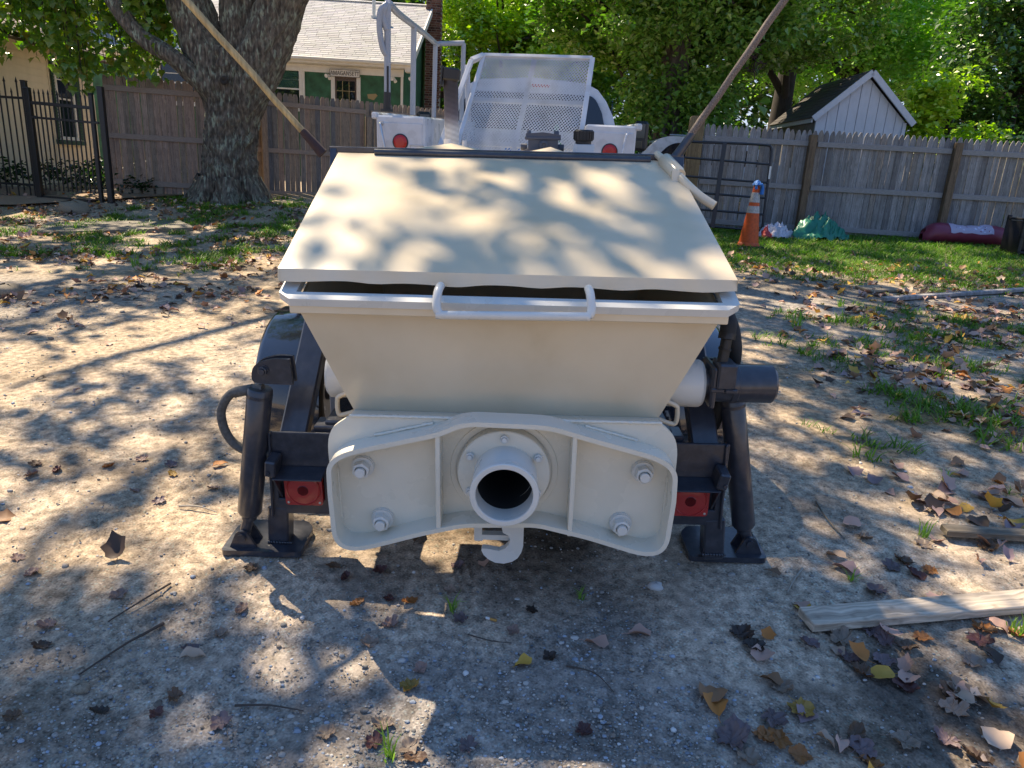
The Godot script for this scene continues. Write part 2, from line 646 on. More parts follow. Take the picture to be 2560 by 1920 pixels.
# ---------------------------------------------------------------- the pump trailer
func make_trailer():
	var t = thing("concrete_pump_trailer", "cream and slate concrete pump trailer with a wide lidded hopper and round outlet pipe", "trailer", Transform3D(Basis(Vector3.BACK, deg_to_rad(1.1)), Vector3(0, 0, -2.2)))
	var at = Transform3D(Basis(), Vector3(0, 0, 2.2))
	var m

	# hopper: four plates that lean inwards to the bottom, open on top
	var ft = [V(-0.632, 1.01, -2.04), V(0.634, 1.01, -2.04), V(0.487, 0.642, -2.115), V(-0.492, 0.64, -2.115)]
	var bt = [V(-0.655, 1.31, -2.95), V(0.635, 1.31, -2.95), V(0.45, 0.62, -2.72), V(-0.46, 0.62, -2.72)]
	m = MB.new()
	m.flat()
	var fo = V(0, -0.2, 1).normalized()
	m.quad(ft[0], ft[1], ft[2], ft[3], fo)
	var bk = V(0, 0, -0.009)
	m.quad(ft[0] + bk, ft[1] + bk, ft[2] + bk, ft[3] + bk, -fo)
	for k in 4:
		var a = ft[k]
		var b = ft[(k + 1) % 4]
		m.quad(a, b, b + bk, a + bk, [V(0, 1, 0), V(1, 0, 0), V(0, -1, 0), V(-1, 0, 0)][k])
	var hop = build("hopper", m, M.cream, t, at)
	m = MB.new()
	m.flat()
	for s in [-1.0, 1.0]:
		var i0 = 0 if s < 0 else 1
		var i3 = 3 if s < 0 else 2
		for off in [0.012, 0.02]:
			var d = V(-s * off, 0, -0.006)
			m.quad(ft[i0] + d, bt[i0] + d, bt[i3] + d, ft[i3] + d, V(s, -0.3, 0) * (1.0 if off < 0.015 else -1.0))
	for off in [0.0, 0.008]:
		m.quad(bt[0] + V(0, 0, off), bt[1] + V(0, 0, off), bt[2] + V(0, 0, off), bt[3] + V(0, 0, off), V(0, 0, -1) if off == 0.0 else V(0, 0, 1))
	m.quad(ft[3] + bk, ft[2] + bk, bt[2], bt[3], V(0, 1, 0))
	build("side_plates", m, M.cream_inside, hop)

	# rim: a flat bar with cut corners round the mouth of the hopper
	var u = V(0, 0.316, -0.949)
	var rim_xf = Transform3D(Basis(V(1, 0, 0), u, V(0, 0.949, 0.316)), V(0, 1.018, -1.99))
	m = MB.new()
	var ro = v2([-0.63, 0.0, 0.628, 0.0, 0.668, 0.036, 0.668, 0.98, -0.668, 0.98, -0.668, 0.036])
	var ri = v2([-0.618, 0.04, 0.618, 0.04, 0.619, 0.042, 0.619, 0.93, -0.619, 0.93, -0.619, 0.042])
	m.ring(ro, ri, -0.012, 0.012, rim_xf, false)
	build("rim", m, M.pale_paint, t, at)
	m = MB.new()   # turned-down edge of the rim
	m.bar(V(-0.635, 0.998, -2.005), V(0.635, 0.998, -2.005), 0.012, 0.03, Vector3.UP, 0.003)
	build("rim_lip", m, M.cream, t, at)

	# lid: a sheet with a turned-down edge, slightly dented
	m = MB.new()
	var nx = 40
	var nz = 26
	var lid = func(i, j):
		var s = float(i) / nx
		var q = float(j) / nz
		var hw_l = lerpf(-0.676, -0.705, q)
		var hw_r = lerpf(0.662, 0.628, q)
		var p = V(lerpf(hw_l, hw_r, s), 1.108 + q * 0.294, -2.05 - q * 0.905)
		var edge = minf(minf(s, 1.0 - s), minf(q, 1.0 - q))
		p.y += 0.006 * sin(PI * s) * sin(PI * q) - 0.0016 * sin(s * 17.0 + q * 4.0) * minf(1.0, edge * 12.0)
		p.y -= 0.004 * smoothstep(0.03, 0.0, edge)
		return p
	m.smooth(1)
	for j in nz:
		for i in nx:
			m.quad(lid.call(i, j), lid.call(i + 1, j), lid.call(i + 1, j + 1), lid.call(i, j + 1), Vector3.UP)
	var dn = V(0, -0.034, 0.008)
	m.smooth(2)
	for i in nx:
		var d0 = dn + V(0, -0.003 * sin(i * 0.9) - 0.004 * exp(-pow(i - 14.0, 2.0) / 8.0), 0.003 * sin(i * 1.7))
		var d1 = dn + V(0, -0.003 * sin((i + 1) * 0.9) - 0.004 * exp(-pow(i - 13.0, 2.0) / 8.0), 0.003 * sin((i + 1) * 1.7))
		m.quad(lid.call(i, 0), lid.call(i + 1, 0), lid.call(i + 1, 0) + d1, lid.call(i, 0) + d0, V(0, 0, 1))
		m.quad(lid.call(i, nz), lid.call(i + 1, nz), lid.call(i + 1, nz) + dn, lid.call(i, nz) + dn, V(0, 0, -1))
	for j in nz:
		for s in [[0, -1], [nx, 1]]:
			m.quad(lid.call(s[0], j), lid.call(s[0], j + 1), lid.call(s[0], j + 1) + dn, lid.call(s[0], j) + dn, V(s[1], 0, 0))
	m.flat()
	m.quad(lid.call(0, 0) + V(0.01, -0.012, -0.01), lid.call(nx, 0) + V(-0.01, -0.012, -0.01), lid.call(nx, nz) + V(-0.01, -0.012, 0), lid.call(0, nz) + V(0.01, -0.012, 0), V(0, -1, 0))
	var lid_o = build("lid", m, M.cream, t, at)
	# lever on the right of the lid
	m = MB.new()
	m.tube([V(0.563, 1.42, -2.985), V(0.58, 1.403, -2.915)], 0.015, 14)
	m.tube([V(0.578, 1.405, -2.92), V(0.583, 1.4, -2.905), V(0.612, 1.358, -2.79), V(0.615, 1.352, -2.775)], [0.016, 0.029, 0.029, 0.026], 18)
	build("lever_sleeve", m, M.cream, lid_o)
	m = MB.new()
	m.tube(curve([V(0.606, 1.366, -2.81), V(0.622, 1.342, -2.755), V(0.645, 1.315, -2.705), V(0.68, 1.285, -2.665), V(0.725, 1.258, -2.64)], 5), 0.0165, 14)
	build("lever", m, M.cream, lid_o)
	m = MB.new()
	m.box(V(0.6, 1.33, -2.81), V(0.03, 0.06, 0.12), Basis(V(1, 0, 0), -0.3), 0.004)
	build("lever_bracket", m, M.cream, lid_o)

	# hinge and the frame that carries it
	m = MB.new()
	m.bar(V(-0.745, 1.409, -2.985), V(0.668, 1.409, -2.985), 0.03, 0.024, Vector3.UP, 0.003)
	build("frame_bar", m, M.slate, t, at)
	m = MB.new()
	m.tube([V(-0.555, 1.403, -2.935), V(0.53, 1.401, -2.935)], 0.0135, 14)
	m.bar(V(-0.555, 1.4105, -2.952), V(0.53, 1.4085, -2.952), 0.035, 0.008)
	build("hinge", m, M.slate, t, at)
	for s in [[-0.757, -0.69, -0.728, 0.026], [0.7, 0.64, 0.645, 0.05]]:
		m = MB.new()
		m.bar(V(s[0], 0.45, -2.3), V(s[1], 1.05, -2.75), 0.095, 0.055, V(0, 0.3, 1), 0.006)
		build("upright", m, M.slate, t, at)
		m = MB.new()
		m.bar(V(s[2] - signf(s[2]) * 0.03, 1.05, -2.77), V(s[2], 1.412, -2.975), s[3], 0.012, V(0, 0.4, 1), 0.002)
		build("end_plate", m, M.slate, t, at)

	# bent rod handles
	m = MB.new()
	m.tube(curve([V(-0.196, 1.075, -2.0), V(-0.198, 1.068, -1.955), V(-0.2, 1.035, -1.93), V(-0.19, 1.014, -1.922), V(-0.165, 1.011, -1.92), V(0.19, 1.016, -1.92), V(0.222, 1.018, -1.922), V(0.231, 1.034, -1.93), V(0.228, 1.07, -1.955), V(0.226, 1.078, -2.0)], 5), 0.0125, 14)
	build("handle", m, M.pale_paint, t, at)
	for s in [-1.0, 1.0]:
		m = MB.new()
		m.tube(curve([V(s * 0.5, 0.69, -2.15), V(s * 0.545, 0.672, -2.15), V(s * 0.553, 0.655, -2.15), V(s * 0.553, 0.618, -2.15), V(s * 0.54, 0.607, -2.15), V(s * 0.485, 0.625, -2.15)], 5), 0.008, 10)
		build("grab_loop", m, M.cream, t, at)

	# the outlet head: a back plate, a bow-tie shaped band, two ribs
	m = MB.new()   # the plate in two halves round the outlet bore
	var half_r = rounded(v2([0.002, 0.674, 0.47, 0.675, 0.528, 0.62, 0.528, 0.45, 0.505, 0.242, 0.255, 0.322, 0.103, 0.359, 0.002, 0.355]), [0.0, 0.02, 0.07, 0.0, 0.13, 0.03, 0.03, 0.0])
	var half_l = rounded(v2([0.002, 0.674, -0.475, 0.672, -0.548, 0.62, -0.545, 0.45, -0.523, 0.229, -0.246, 0.319, -0.122, 0.351, 0.002, 0.355]), [0.0, 0.02, 0.07, 0.0, 0.13, 0.03, 0.03, 0.0])
	for k in 17:
		var a = -PI / 2 + PI * k / 16.0
		half_r.append(Vector2(0.002 + cos(a) * 0.09, 0.51 + sin(a) * 0.09))
		half_l.append(Vector2(0.002 - cos(a) * 0.09, 0.51 + sin(a) * 0.09))
	m.prism(half_r, -2.002, -1.986)
	m.prism(half_l, -2.002, -1.986)
	var plate = build("back_plate", m, M.cream_skylit, t, at)
	var bow = rounded(v2([-0.533, 0.575, -0.198, 0.66, -0.122, 0.697, 0.13, 0.692, 0.214, 0.667, 0.515, 0.585, 0.52, 0.45, 0.51, 0.235, 0.255, 0.315, 0.103, 0.352, -0.122, 0.344, -0.246, 0.312, -0.528, 0.222, -0.535, 0.45]), [0.1, 0.03, 0.05, 0.05, 0.03, 0.1, 0.0, 0.13, 0.03, 0.03, 0.03, 0.03, 0.13, 0.0], 8)
	m = MB.new()
	m.ring(bow, inset(bow, 0.0145), -1.988, -1.905)
	build("outlet_band", m, M.cream_skylit, t, at)
	for x in [-0.2, 0.205]:
		m = MB.new()
		m.box(V(x, 0.49, -1.947), V(0.014, 0.335, 0.078), Basis(), 0.0015)
		build("rib", m, M.cream_skylit, t, at)
	m = MB.new()   # ledge that joins the plate to the foot of the hopper
	m.flat()
	m.quad(V(-0.475, 0.671, -1.99), V(0.47, 0.674, -1.99), V(0.486, 0.641, -2.118), V(-0.491, 0.639, -2.118), Vector3.UP)
	build("ledge", m, M.cream_skylit, plate)
	# weld beads
	var welds = [[V(-0.474, 0.674, -1.984), V(0.47, 0.677, -1.984)], [V(-0.215, 0.327, -1.982), V(-0.44, 0.262, -1.982)], [V(0.22, 0.329, -1.982), V(0.43, 0.27, -1.982)], [V(-0.22, 0.659, -1.98), V(-0.4, 0.613, -1.98)], [V(0.24, 0.663, -1.98), V(0.4, 0.62, -1.98)], [V(-0.518, 0.32, -1.983), V(-0.52, 0.5, -1.983)], [V(0.503, 0.33, -1.983), V(0.505, 0.5, -1.983)], [V(-0.207, 0.37, -1.983), V(-0.207, 0.6, -1.983)], [V(0.212, 0.37, -1.983), V(0.212, 0.6, -1.983)]]
	for w in welds:
		m = MB.new()
		var pts = []
		var rr = []
		var n = int(w[0].distance_to(w[1]) / 0.006)
		for k in n + 1:
			pts.append(w[0].lerp(w[1], float(k) / n) + V(rnd(-1, 1), rnd(-1, 1), rnd(-1, 1)) * 0.0008)
			rr.append(0.0042 + 0.0009 * sin(k * 1.7) + rnd(0, 0.0008))
		m.tube(pts, rr, 7)
		build("weld_bead", m, M.cream_skylit, plate)
	for b in [V(-0.44, 0.507, -1.986), V(-0.386, 0.325, -1.986), V(0.425, 0.517, -1.986), V(0.37, 0.333, -1.986)]:
		m = MB.new()
		m.lathe([Vector2(0.036, 0), Vector2(0.036, 0.008), Vector2(0, 0.008)], Transform3D(Basis(Vector3.RIGHT, PI / 2), b), 24)
		m.bolt(b + V(0, 0, 0.008), 0.0275, 0.035)
		build("bolt", m, M.pale_paint, t, at)
	# outlet flange and pipe
	m = MB.new()
	var lie = Basis(Vector3.RIGHT, PI / 2)   # lathe axis towards the viewer
	m.lathe([Vector2(0.168, 0), Vector2(0.166, 0.004), Vector2(0.15, 0.004)], Transform3D(lie, V(-0.003, 0.505, -1.986)), 48)
	m.lathe([Vector2(0.141, 0), Vector2(0.141, 0.05), Vector2(0.138, 0.053), Vector2(0.09, 0.053)], Transform3D(lie, V(-0.003, 0.513, -1.995)), 56)
	var fl = build("outlet_flange", m, M.cream_skylit, t, at)
	for k in 6:
		var a = PI / 2 + TAU * k / 6
		m = MB.new()
		m.bolt(V(-0.003 + cos(a) * 0.119, 0.513 + sin(a) * 0.119, -1.942), 0.0135, 0.013, Basis(), false)
		build("flange_bolt", m, M.pale_paint, fl)
	m = MB.new()
	m.tube([V(0.14, 0.502, -2.03), V(0.14, 0.502, -2.0)], 0.005, 8)
	m.tube([V(0.14, 0.502, -2.005), V(0.143, 0.502, -1.992)], 0.0065, 8)
	build("grease_nipple", m, M.cream_skylit, fl)
	m = MB.new()
	m.lathe([Vector2(0.096, 0), Vector2(0.098, 0.14), Vector2(0.1, 0.15), Vector2(0.1005, 0.172), Vector2(0.098, 0.175), Vector2(0.0845, 0.175), Vector2(0.0825, 0.172), Vector2(0.082, 0.105), Vector2(0.09, 0.104)], Transform3D(lie, V(0.002, 0.51, -1.985)), 64)
	build("outlet_pipe", m, M.pale_paint, t, at)
	m = MB.new()
	m.lathe([Vector2(0.0, 0.0), Vector2(0.085, 0.0), Vector2(0.085, 0.57)], Transform3D(lie, V(0.002, 0.51, -2.44)), 40)
	build("pipe_bore", m, M.inside_dark, t, at)
	# tow hook
	var hk = func(zx, zy): return Vector2(0.063 + (zx - 1570.0) * 0.000186, 0.297 - (zy - 360.0) * 0.000196)
	var hp = []
	for q in [[1575, 150], [1575, 600], [1548, 720], [1485, 835], [1390, 905], [1250, 945], [1100, 932], [980, 872], [895, 785], [858, 705], [866, 670], [960, 672], [1160, 705], [1260, 662], [1325, 590], [1350, 490], [1315, 410], [1220, 362], [1180, 150]]:
		hp.append(hk.call(q[0], q[1]))
	m = MB.new()
	m.prism(hp, -1.985, -1.96, Transform3D())
	var hook = build("tow_hook", m, M.pale_paint, t, at)
	var kp = []
	for q in [[720, 150], [720, 610], [740, 632], [860, 632], [880, 605], [1345, 612], [1345, 515], [855, 515], [855, 150]]:
		kp.append(hk.call(q[0], q[1]))
	m = MB.new()
	m.prism(kp, -2.02, -1.993, Transform3D())
	build("hook_keeper", m, M.pale_paint, hook)

	# rear plates, lamps and jacks, left and right
	for s in [-1.0, 1.0]:
		var o = -0.034 if s < 0 else -0.03
		var cx = o + s * 0.685
		m = MB.new()
		m.box(V(o + s * 0.66, 0.415, -2.262), V(0.29, 0.15, 0.012), Basis(), 0.002)
		m.box(V(o + s * 0.66, 0.2, -2.262), V(0.3, 0.06, 0.012), Basis(), 0.002)
		m.box(V(o + s * 0.795, 0.285, -2.262), V(0.03, 0.12, 0.012), Basis(), 0.002)
		m.box(V(o + s * 0.5875, 0.285, -2.262), V(0.055, 0.12, 0.012), Basis(), 0.002)
		m.box(V(o + s * 0.7, 0.3, -2.31), V(0.24, 0.24, 0.02), Basis())
		m.bar(V(o + s * 0.807, 0.16, -2.258), V(o + s * 0.79, 0.49, -2.258), 0.008, 0.03, V(0, 0, 1), 0.002)
		build("rear_plate", m, M.slate, t, at)
		m = MB.new()   # visor over the lamp
		m.box(V(cx, 0.353, -2.215), V(0.17, 0.006, 0.08), Basis(V(1, 0, 0), 0.18), 0.001)
		m.prism(v2([0, 0.0, 0.075, 0.0, 0.0, -0.11]), -0.003, 0.003, Transform3D(Basis(Vector3.UP, -PI / 2), V(cx + s * 0.082, 0.349, -2.252)))
		build("lamp_visor", m, M.slate, t, at)
		m = MB.new()
		var sq = rounded(v2([-0.067, -0.062, 0.067, -0.062, 0.067, 0.062, -0.067, 0.062]), 0.014, 4)
		m.prism(sq, 0.0, 0.022, Transform3D(Basis(), V(cx, 0.277, -2.262)))
		m.lathe([Vector2(0.06, 0.022), Vector2(0.06, 0.027), Vector2(0.056, 0.029), Vector2(0.054, 0.0265), Vector2(0.03, 0.029), Vector2(0.0, 0.03)], Transform3D(lie, V(cx, 0.277, -2.262)), 40)
		var lamp = build("tail_light", m, M.red_lens, t, at)
		m = MB.new()
		m.lathe([Vector2(0.02, 0), Vector2(0.018, 0.0012), Vector2(0.0, 0.0014)], Transform3D(lie, V(cx, 0.277, -2.2328)), 24)
		build("lens_ring", m, M.dark_red, lamp)
		for a in [-1, 1]:
			for b in [-1, 1]:
				m = MB.new()
				m.lathe([Vector2(0.005, 0), Vector2(0.0045, 0.002), Vector2(0.002, 0.0026), Vector2(0, 0.001)], Transform3D(lie, V(cx + a * 0.056, 0.277 + b * 0.051, -2.24)), 12)
				build("screw", m, M.steel, lamp)
		m = MB.new()   # small marker block
		m.box(V(o + s * 0.775, 0.385, -2.215), V(0.038, 0.062, 0.075), Basis(V(1, 0, 0), 0.1) * Basis(V(0, 0, 1), -0.15), 0.005)
		m.lathe([Vector2(0.007, 0), Vector2(0.006, 0.003), Vector2(0, 0.003)], Transform3D(lie, V(o + s * 0.782, 0.37, -2.176)), 12)
		build("marker_block", m, M.slate, t, at)
		# post stub and foot
		m = MB.new()
		m.box(V(o + s * 0.795, 0.11, -2.29), V(0.075, 0.17, 0.07), Basis(V(0, 0, 1), s * 0.08), 0.006)
		build("foot_post", m, M.slate, t, at)
		var fx = -0.879 if s < 0 else 0.838
		m = MB.new()
		var pad = rounded(v2([-0.145, 0.0, 0.145, 0.0, 0.145, 0.17, 0.11, 0.22, -0.11, 0.22, -0.145, 0.17]), 0.02, 4)
		m.prism(pad, 0.024, 0.046, Transform3D(Basis(V(1, 0, 0), V(0, 0, -1), V(0, 1, 0)), V(fx, 0.0 if s < 0 else -0.03, -2.195 if s < 0 else -2.29)))
		var foot = build("foot_pad", m, M.slate, t, at)
		m = MB.new()
		for k in 9:
			m.tube([V(o + s * 0.795 - 0.04 + k * 0.01, 0.05, -2.252 + rnd(-0.002, 0.002)), V(o + s * 0.795 - 0.033 + k * 0.01, 0.05, -2.252)], [0.006, 0.005], 6)
		build("weld_bead", m, M.slate, foot)
		# jack: cylinder, rod, clevis
		var jz = -2.25 if s < 0 else -2.35
		var top = V(-0.84, 0.655, jz) if s < 0 else V(0.789, 0.63, jz)
		var low = V(-0.925, 0.17, jz) if s < 0 else V(0.898, 0.115, jz)
		var foot_pin = V(-0.95, 0.088, jz) if s < 0 else V(0.92, 0.06, jz)
		var ax = (low - top).normalized()
		m = MB.new()
		m.tube([top, top + ax * 0.006, low - ax * 0.012, low], [0.038, 0.0425, 0.0425, 0.036], 28)
		m.tube([top + ax * 0.02, top + ax * 0.032], 0.0435, 28)
		var cyl = build("jack_cylinder", m, M.slate, t, at)
		m = MB.new()
		m.tube([low, foot_pin], 0.02, 16)
		m.tube([low + ax * 0.005, low + ax * 0.02], 0.027, 16)
		build("rod", m, M.slate, cyl)
		m = MB.new()
		for zz in [jz + 0.02, jz - 0.04]:
			m.prism(rounded(v2([-0.05, -0.045, 0.05, -0.045, 0.018, 0.024, -0.018, 0.024]), [0.0, 0.0, 0.018, 0.018], 4), zz, zz + 0.012, Transform3D(Basis(), V(foot_pin.x, foot_pin.y, 0)))
		m.tube([V(foot_pin.x, foot_pin.y, jz - 0.055), V(foot_pin.x, foot_pin.y, jz + 0.042)], 0.015, 16)
		build("clevis", m, M.slate, foot)
		# lug that holds the top of the jack
		m = MB.new()
		var lx = []
		for q in rounded(v2([-0.05, -0.045, 0.0, -0.048, 0.09, -0.05, 0.085, 0.04, 0.03, 0.042, -0.04, 0.02]), [0.025, 0.0, 0.0, 0.0, 0.03, 0.04], 4):
			lx.append(Vector2(-0.81 + q.x, q.y) if s < 0 else Vector2(0.762 - q.x, q.y))
		m.prism(lx, jz - 0.03, jz - 0.015, Transform3D(Basis(), V(0, 0.727, 0)))
		m.prism(lx, jz + 0.01, jz + 0.024, Transform3D(Basis(), V(0, 0.727, 0)))
		var lg = build("jack_lug", m, M.slate, t, at)
		m = MB.new()
		m.bolt(V(-0.815 if s < 0 else 0.767, 0.727, jz + 0.024), 0.017, 0.014)
		build("lug_bolt", m, M.slate, lg)
		# wheel and fender
		var ow = -0.075
		var wc = V(ow + s * 0.85, 0.31, -3.15)
		var turn = Transform3D(Basis(Vector3.BACK, PI / 2), wc)
		m = MB.new()
		m.lathe([Vector2(0.19, -0.09), Vector2(0.27, -0.105), Vector2(0.315, -0.095), Vector2(0.33, -0.075), Vector2(0.33, 0.075), Vector2(0.315, 0.095), Vector2(0.27, 0.105), Vector2(0.19, 0.09)], turn, 48)
		for k in 60:
			var a = TAU * k / 60
			for w in [-0.05, 0.0, 0.05]:
				m.box(turn * V(cos(a + w) * 0.331, w, sin(a + w) * 0.331), V(0.012, 0.038, 0.02), turn.basis * Basis(Vector3.UP, -a - w))
		var wheel = build("wheel", m, M.rubber, t, at)
		m = MB.new()
		m.lathe([Vector2(0.0, -0.05), Vector2(0.19, -0.07), Vector2(0.2, -0.09)], turn, 32)
		m.lathe([Vector2(0.2, 0.09), Vector2(0.19, 0.07), Vector2(0.06, 0.05), Vector2(0.05, 0.1), Vector2(0.0, 0.1)], turn, 32)
		build("rim", m, M.truck_white, wheel)
		m = MB.new()
		var arc = []
		for k in 29:
			var a = deg_to_rad(lerpf(-12.0, 192.0, k / 28.0))
			arc.append(Vector2(cos(a) * 0.41, sin(a) * 0.4))
		for k in 28:
			var p = arc[k]
			var q = arc[k + 1]
			var wi = ow + s * 0.72
			var wo = ow + s * 0.975
			var pn = V(0, (p.y + q.y), (p.x + q.x))
			m.smooth(1)
			m.quad(V(wi, wc.y + p.y, wc.z + p.x), V(wo, wc.y + p.y, wc.z + p.x), V(wo, wc.y + q.y, wc.z + q.x), V(wi, wc.y + q.y, wc.z + q.x), pn)
			m.smooth(3)
			m.quad(V(wi, wc.y + p.y * 0.985, wc.z + p.x * 0.985), V(wo, wc.y + p.y * 0.985, wc.z + p.x * 0.985), V(wo, wc.y + q.y * 0.985, wc.z + q.x * 0.985), V(wi, wc.y + q.y * 0.985, wc.z + q.x * 0.985), -pn)
			# rolled outer edge
			m.smooth(1)
			var e = V(s * 0.03, 0, 0)
			m.quad(V(wo, wc.y + p.y, wc.z + p.x), V(wo, wc.y + q.y, wc.z + q.x), V(wo, wc.y + q.y * 0.93, wc.z + q.x * 0.93) + e, V(wo, wc.y + p.y * 0.93, wc.z + p.x * 0.93) + e, pn + V(s * 0.6, 0, 0))
			m.smooth(4)
			m.quad(V(wo, wc.y + p.y * 0.93, wc.z + p.x * 0.93) + e, V(wo, wc.y + q.y * 0.93, wc.z + q.x * 0.93) + e, V(wo, wc.y + q.y * 0.84, wc.z + q.x * 0.84) + e, V(wo, wc.y + p.y * 0.84, wc.z + p.x * 0.84) + e, V(s, 0, 0))
		build("fender", m, M.fender, t, at)
		# frame rail and hood behind
		m = MB.new()
		m.box(V(o + s * 0.56, 0.45, -3.9), V(0.1, 0.14, 3.2), Basis(), 0.006)
		build("frame_rail", m, M.slate, t, at)
	# cross members, axle, tongue
	m = MB.new()
	m.box(V(-0.03, 0.44, -2.33), V(1.3, 0.13, 0.09), Basis(), 0.004)
	m.box(V(-0.03, 0.4, -2.8), V(1.2, 0.1, 0.08), Basis(), 0.004)
	build("cross_member", m, M.slate, t, at)
	m = MB.new()
	m.tube([V(-0.9, 0.31, -3.15), V(0.75, 0.31, -3.15)], 0.04, 16)
	build("axle", m, M.slate, t, at)
	m = MB.new()
	m.bar(V(-0.03, 0.42, -4.6), V(-0.06, 0.42, -5.6), 0.1, 0.1, Vector3.UP, 0.006)
	build("tongue", m, M.slate, t, at)
	# things between the frame and the hopper on the left
	m = MB.new()
	m.box(V(-0.57, 0.59, -2.44), V(0.09, 0.28, 0.16), Basis(), 0.004)
	build("rough_panel", m, M.rough_black, t, at)
	m = MB.new()
	m.tube([V(-0.63, 0.46, -2.5), V(-0.62, 0.85, -2.62)], 0.016, 12)
	m.box(V(-0.645, 0.5, -2.52), V(0.07, 0.12, 0.02), Basis(), 0.003)
	build("guard_rail", m, M.grey_pipe, t, at)
	m = MB.new()
	m.lathe([Vector2(0, -0.6), Vector2(0.068, -0.6), Vector2(0.08, -0.59), Vector2(0.08, 0.635), Vector2(0.074, 0.645), Vector2(0, 0.645)], Transform3D(Basis(Vector3.BACK, -PI / 2), V(0, 0.715, -2.25)), 40)
	build("shaft_housing", m, M.pale_paint, t, at)
	# hydraulic motor on the right
	m = MB.new()
	var mo = Transform3D(Basis(Vector3.BACK, -PI / 2), V(-0.045, 0.728, -2.225))
	m.lathe([Vector2(0, 0.69), Vector2(0.045, 0.69), Vector2(0.045, 0.72), Vector2(0.063, 0.72), Vector2(0.063, 0.775), Vector2(0.066, 0.777), Vector2(0.066, 0.795), Vector2(0.064, 0.797), Vector2(0.064, 0.912), Vector2(0.058, 0.92), Vector2(0, 0.92)], mo, 40)
	var motor = build("hydraulic_motor", m, M.slate, t, at)
	m = MB.new()
	m.box(V(0.7, 0.772, -2.19), V(0.06, 0.085, 0.09), Basis(), 0.006)
	m.box(V(0.676, 0.725, -2.16), V(0.045, 0.014, 0.02), Basis(), 0.003)
	m.box(V(0.72, 0.723, -2.158), V(0.04, 0.014, 0.02), Basis(), 0.003)
	m.box(V(0.665, 0.728, -2.225), V(0.018, 0.14, 0.14), Basis(), 0.006)
	build("port_block", m, M.slate, motor)
	m = MB.new()
	m.tube([V(0.69, 0.81, -2.19), V(0.697, 0.885, -2.2)], 0.0175, 14)
	m.tube([V(0.693, 0.85, -2.195), V(0.694, 0.856, -2.195)], 0.0205, 14)
	m.tube([V(0.697, 0.885, -2.2), V(0.699, 0.905, -2.205)], 0.028, 6)
	build("fitting", m, M.black_plastic, motor)
	m = MB.new()
	m.tube(curve([V(0.699, 0.9, -2.205), V(0.702, 0.94, -2.225), V(0.69, 0.965, -2.29), V(0.66, 0.93, -2.4), V(0.62, 0.82, -2.6)], 6), 0.026, 14)
	m.tube(curve([V(0.62, 0.85, -2.7), V(0.69, 0.955, -2.5), V(0.735, 0.93, -2.38), V(0.762, 0.85, -2.33), V(0.768, 0.74, -2.33), V(0.75, 0.5, -2.4)], 7), 0.024, 14)
	build("hydraulic_hose", m, M.rubber, t, at)
	m = MB.new()
	m.tube(curve([V(-0.83, 0.655, -2.25), V(-0.88, 0.648, -2.255), V(-0.945, 0.628, -2.26), V(-0.985, 0.57, -2.26), V(-0.985, 0.5, -2.26), V(-0.955, 0.44, -2.26), V(-0.9, 0.41, -2.26), V(-0.82, 0.405, -2.27), V(-0.72, 0.4, -2.36)], 6), 0.0155, 12)
	build("hydraulic_hose", m, M.old_hose, t, at)
	m = MB.new()
	m.tube([V(-0.935, 0.632, -2.258), V(-0.865, 0.651, -2.252)], 0.0175, 12)
	build("hose_sleeve", m, M.old_hose, t, at)

	# engine hood and what stands on it
	m = MB.new()
	m.box(V(-0.05, 0.92, -3.98), V(1.16, 0.84, 1.7), Basis(), 0.03)
	var hood = build("engine_hood", m, M.cream, t, at)
	for s in [[-0.288, 0.34, 1.437, -3.3], [0.15, 0.2, 1.432, -3.3]]:
		m = MB.new()
		m.flat()
		var apex = V(s[0], s[2], s[3])
		var cs = [V(s[0] - s[1], 1.385, -3.1), V(s[0] + s[1] * 0.75, 1.385, -3.1), V(s[0] + s[1] * 0.75, 1.385, -3.52), V(s[0] - s[1], 1.385, -3.52)]
		for k in 4:
			var a = cs[k]
			var b = cs[(k + 1) % 4]
			m.tri(a, b, apex, (a + b) * 0.5 - V(s[0], 1.2, s[3]))
			var dr = V(0, -0.06, 0)
			m.quad(a, b, b + dr, a + dr, (a + b) * 0.5 - V(s[0], 1.385, s[3]))
		build("hood_cover", m, M.cream, hood)
	m = MB.new()
	m.tube([V(-0.315, 1.42, -3.4), V(-0.315, 1.452, -3.4)], 0.017, 12)
	build("cover_stub", m, M.truck_white, hood)
	m = MB.new()
	m.tube([V(-0.245, 1.42, -3.5), V(-0.245, 1.447, -3.5)], 0.012, 12)
	build("cover_stub", m, M.truck_white, hood)
	# exhaust stack: soot burnt on to the white pipe
	var st = SurfaceTool.new()
	st.begin(Mesh.PRIMITIVE_TRIANGLES)
	for k in 28:
		for e in [[k, 0], [k + 1, 0], [k + 1, 1], [k, 0], [k + 1, 1], [k, 1]]:
			var a = TAU * e[0] / 28.0
			st.set_normal(V(cos(a), 0, sin(a)))
			st.set_uv(Vector2(e[0] / 28.0, 1.0 - e[1]))
			st.add_vertex(V(-0.313 + cos(a) * 0.034 - 0.004 * e[1], 1.38 + 0.34 * e[1], -3.6 + sin(a) * 0.034))
	put("exhaust_stack", st.commit(), M.sooty_stack, t, at)
	m = MB.new()
	m.box(V(-0.315, 1.735, -3.6), V(0.082, 0.056, 0.08), Basis(V(0, 0, 1), -0.1), 0.008)
	m.box(V(-0.356, 1.728, -3.598), V(0.008, 0.085, 0.095), Basis(V(0, 0, 1), -0.1), 0.003)
	build("rain_cap", m, M.black_plastic, t, at)
	# cast housing
	m = MB.new()
	var hx = V(0.118, 0, -3.5)
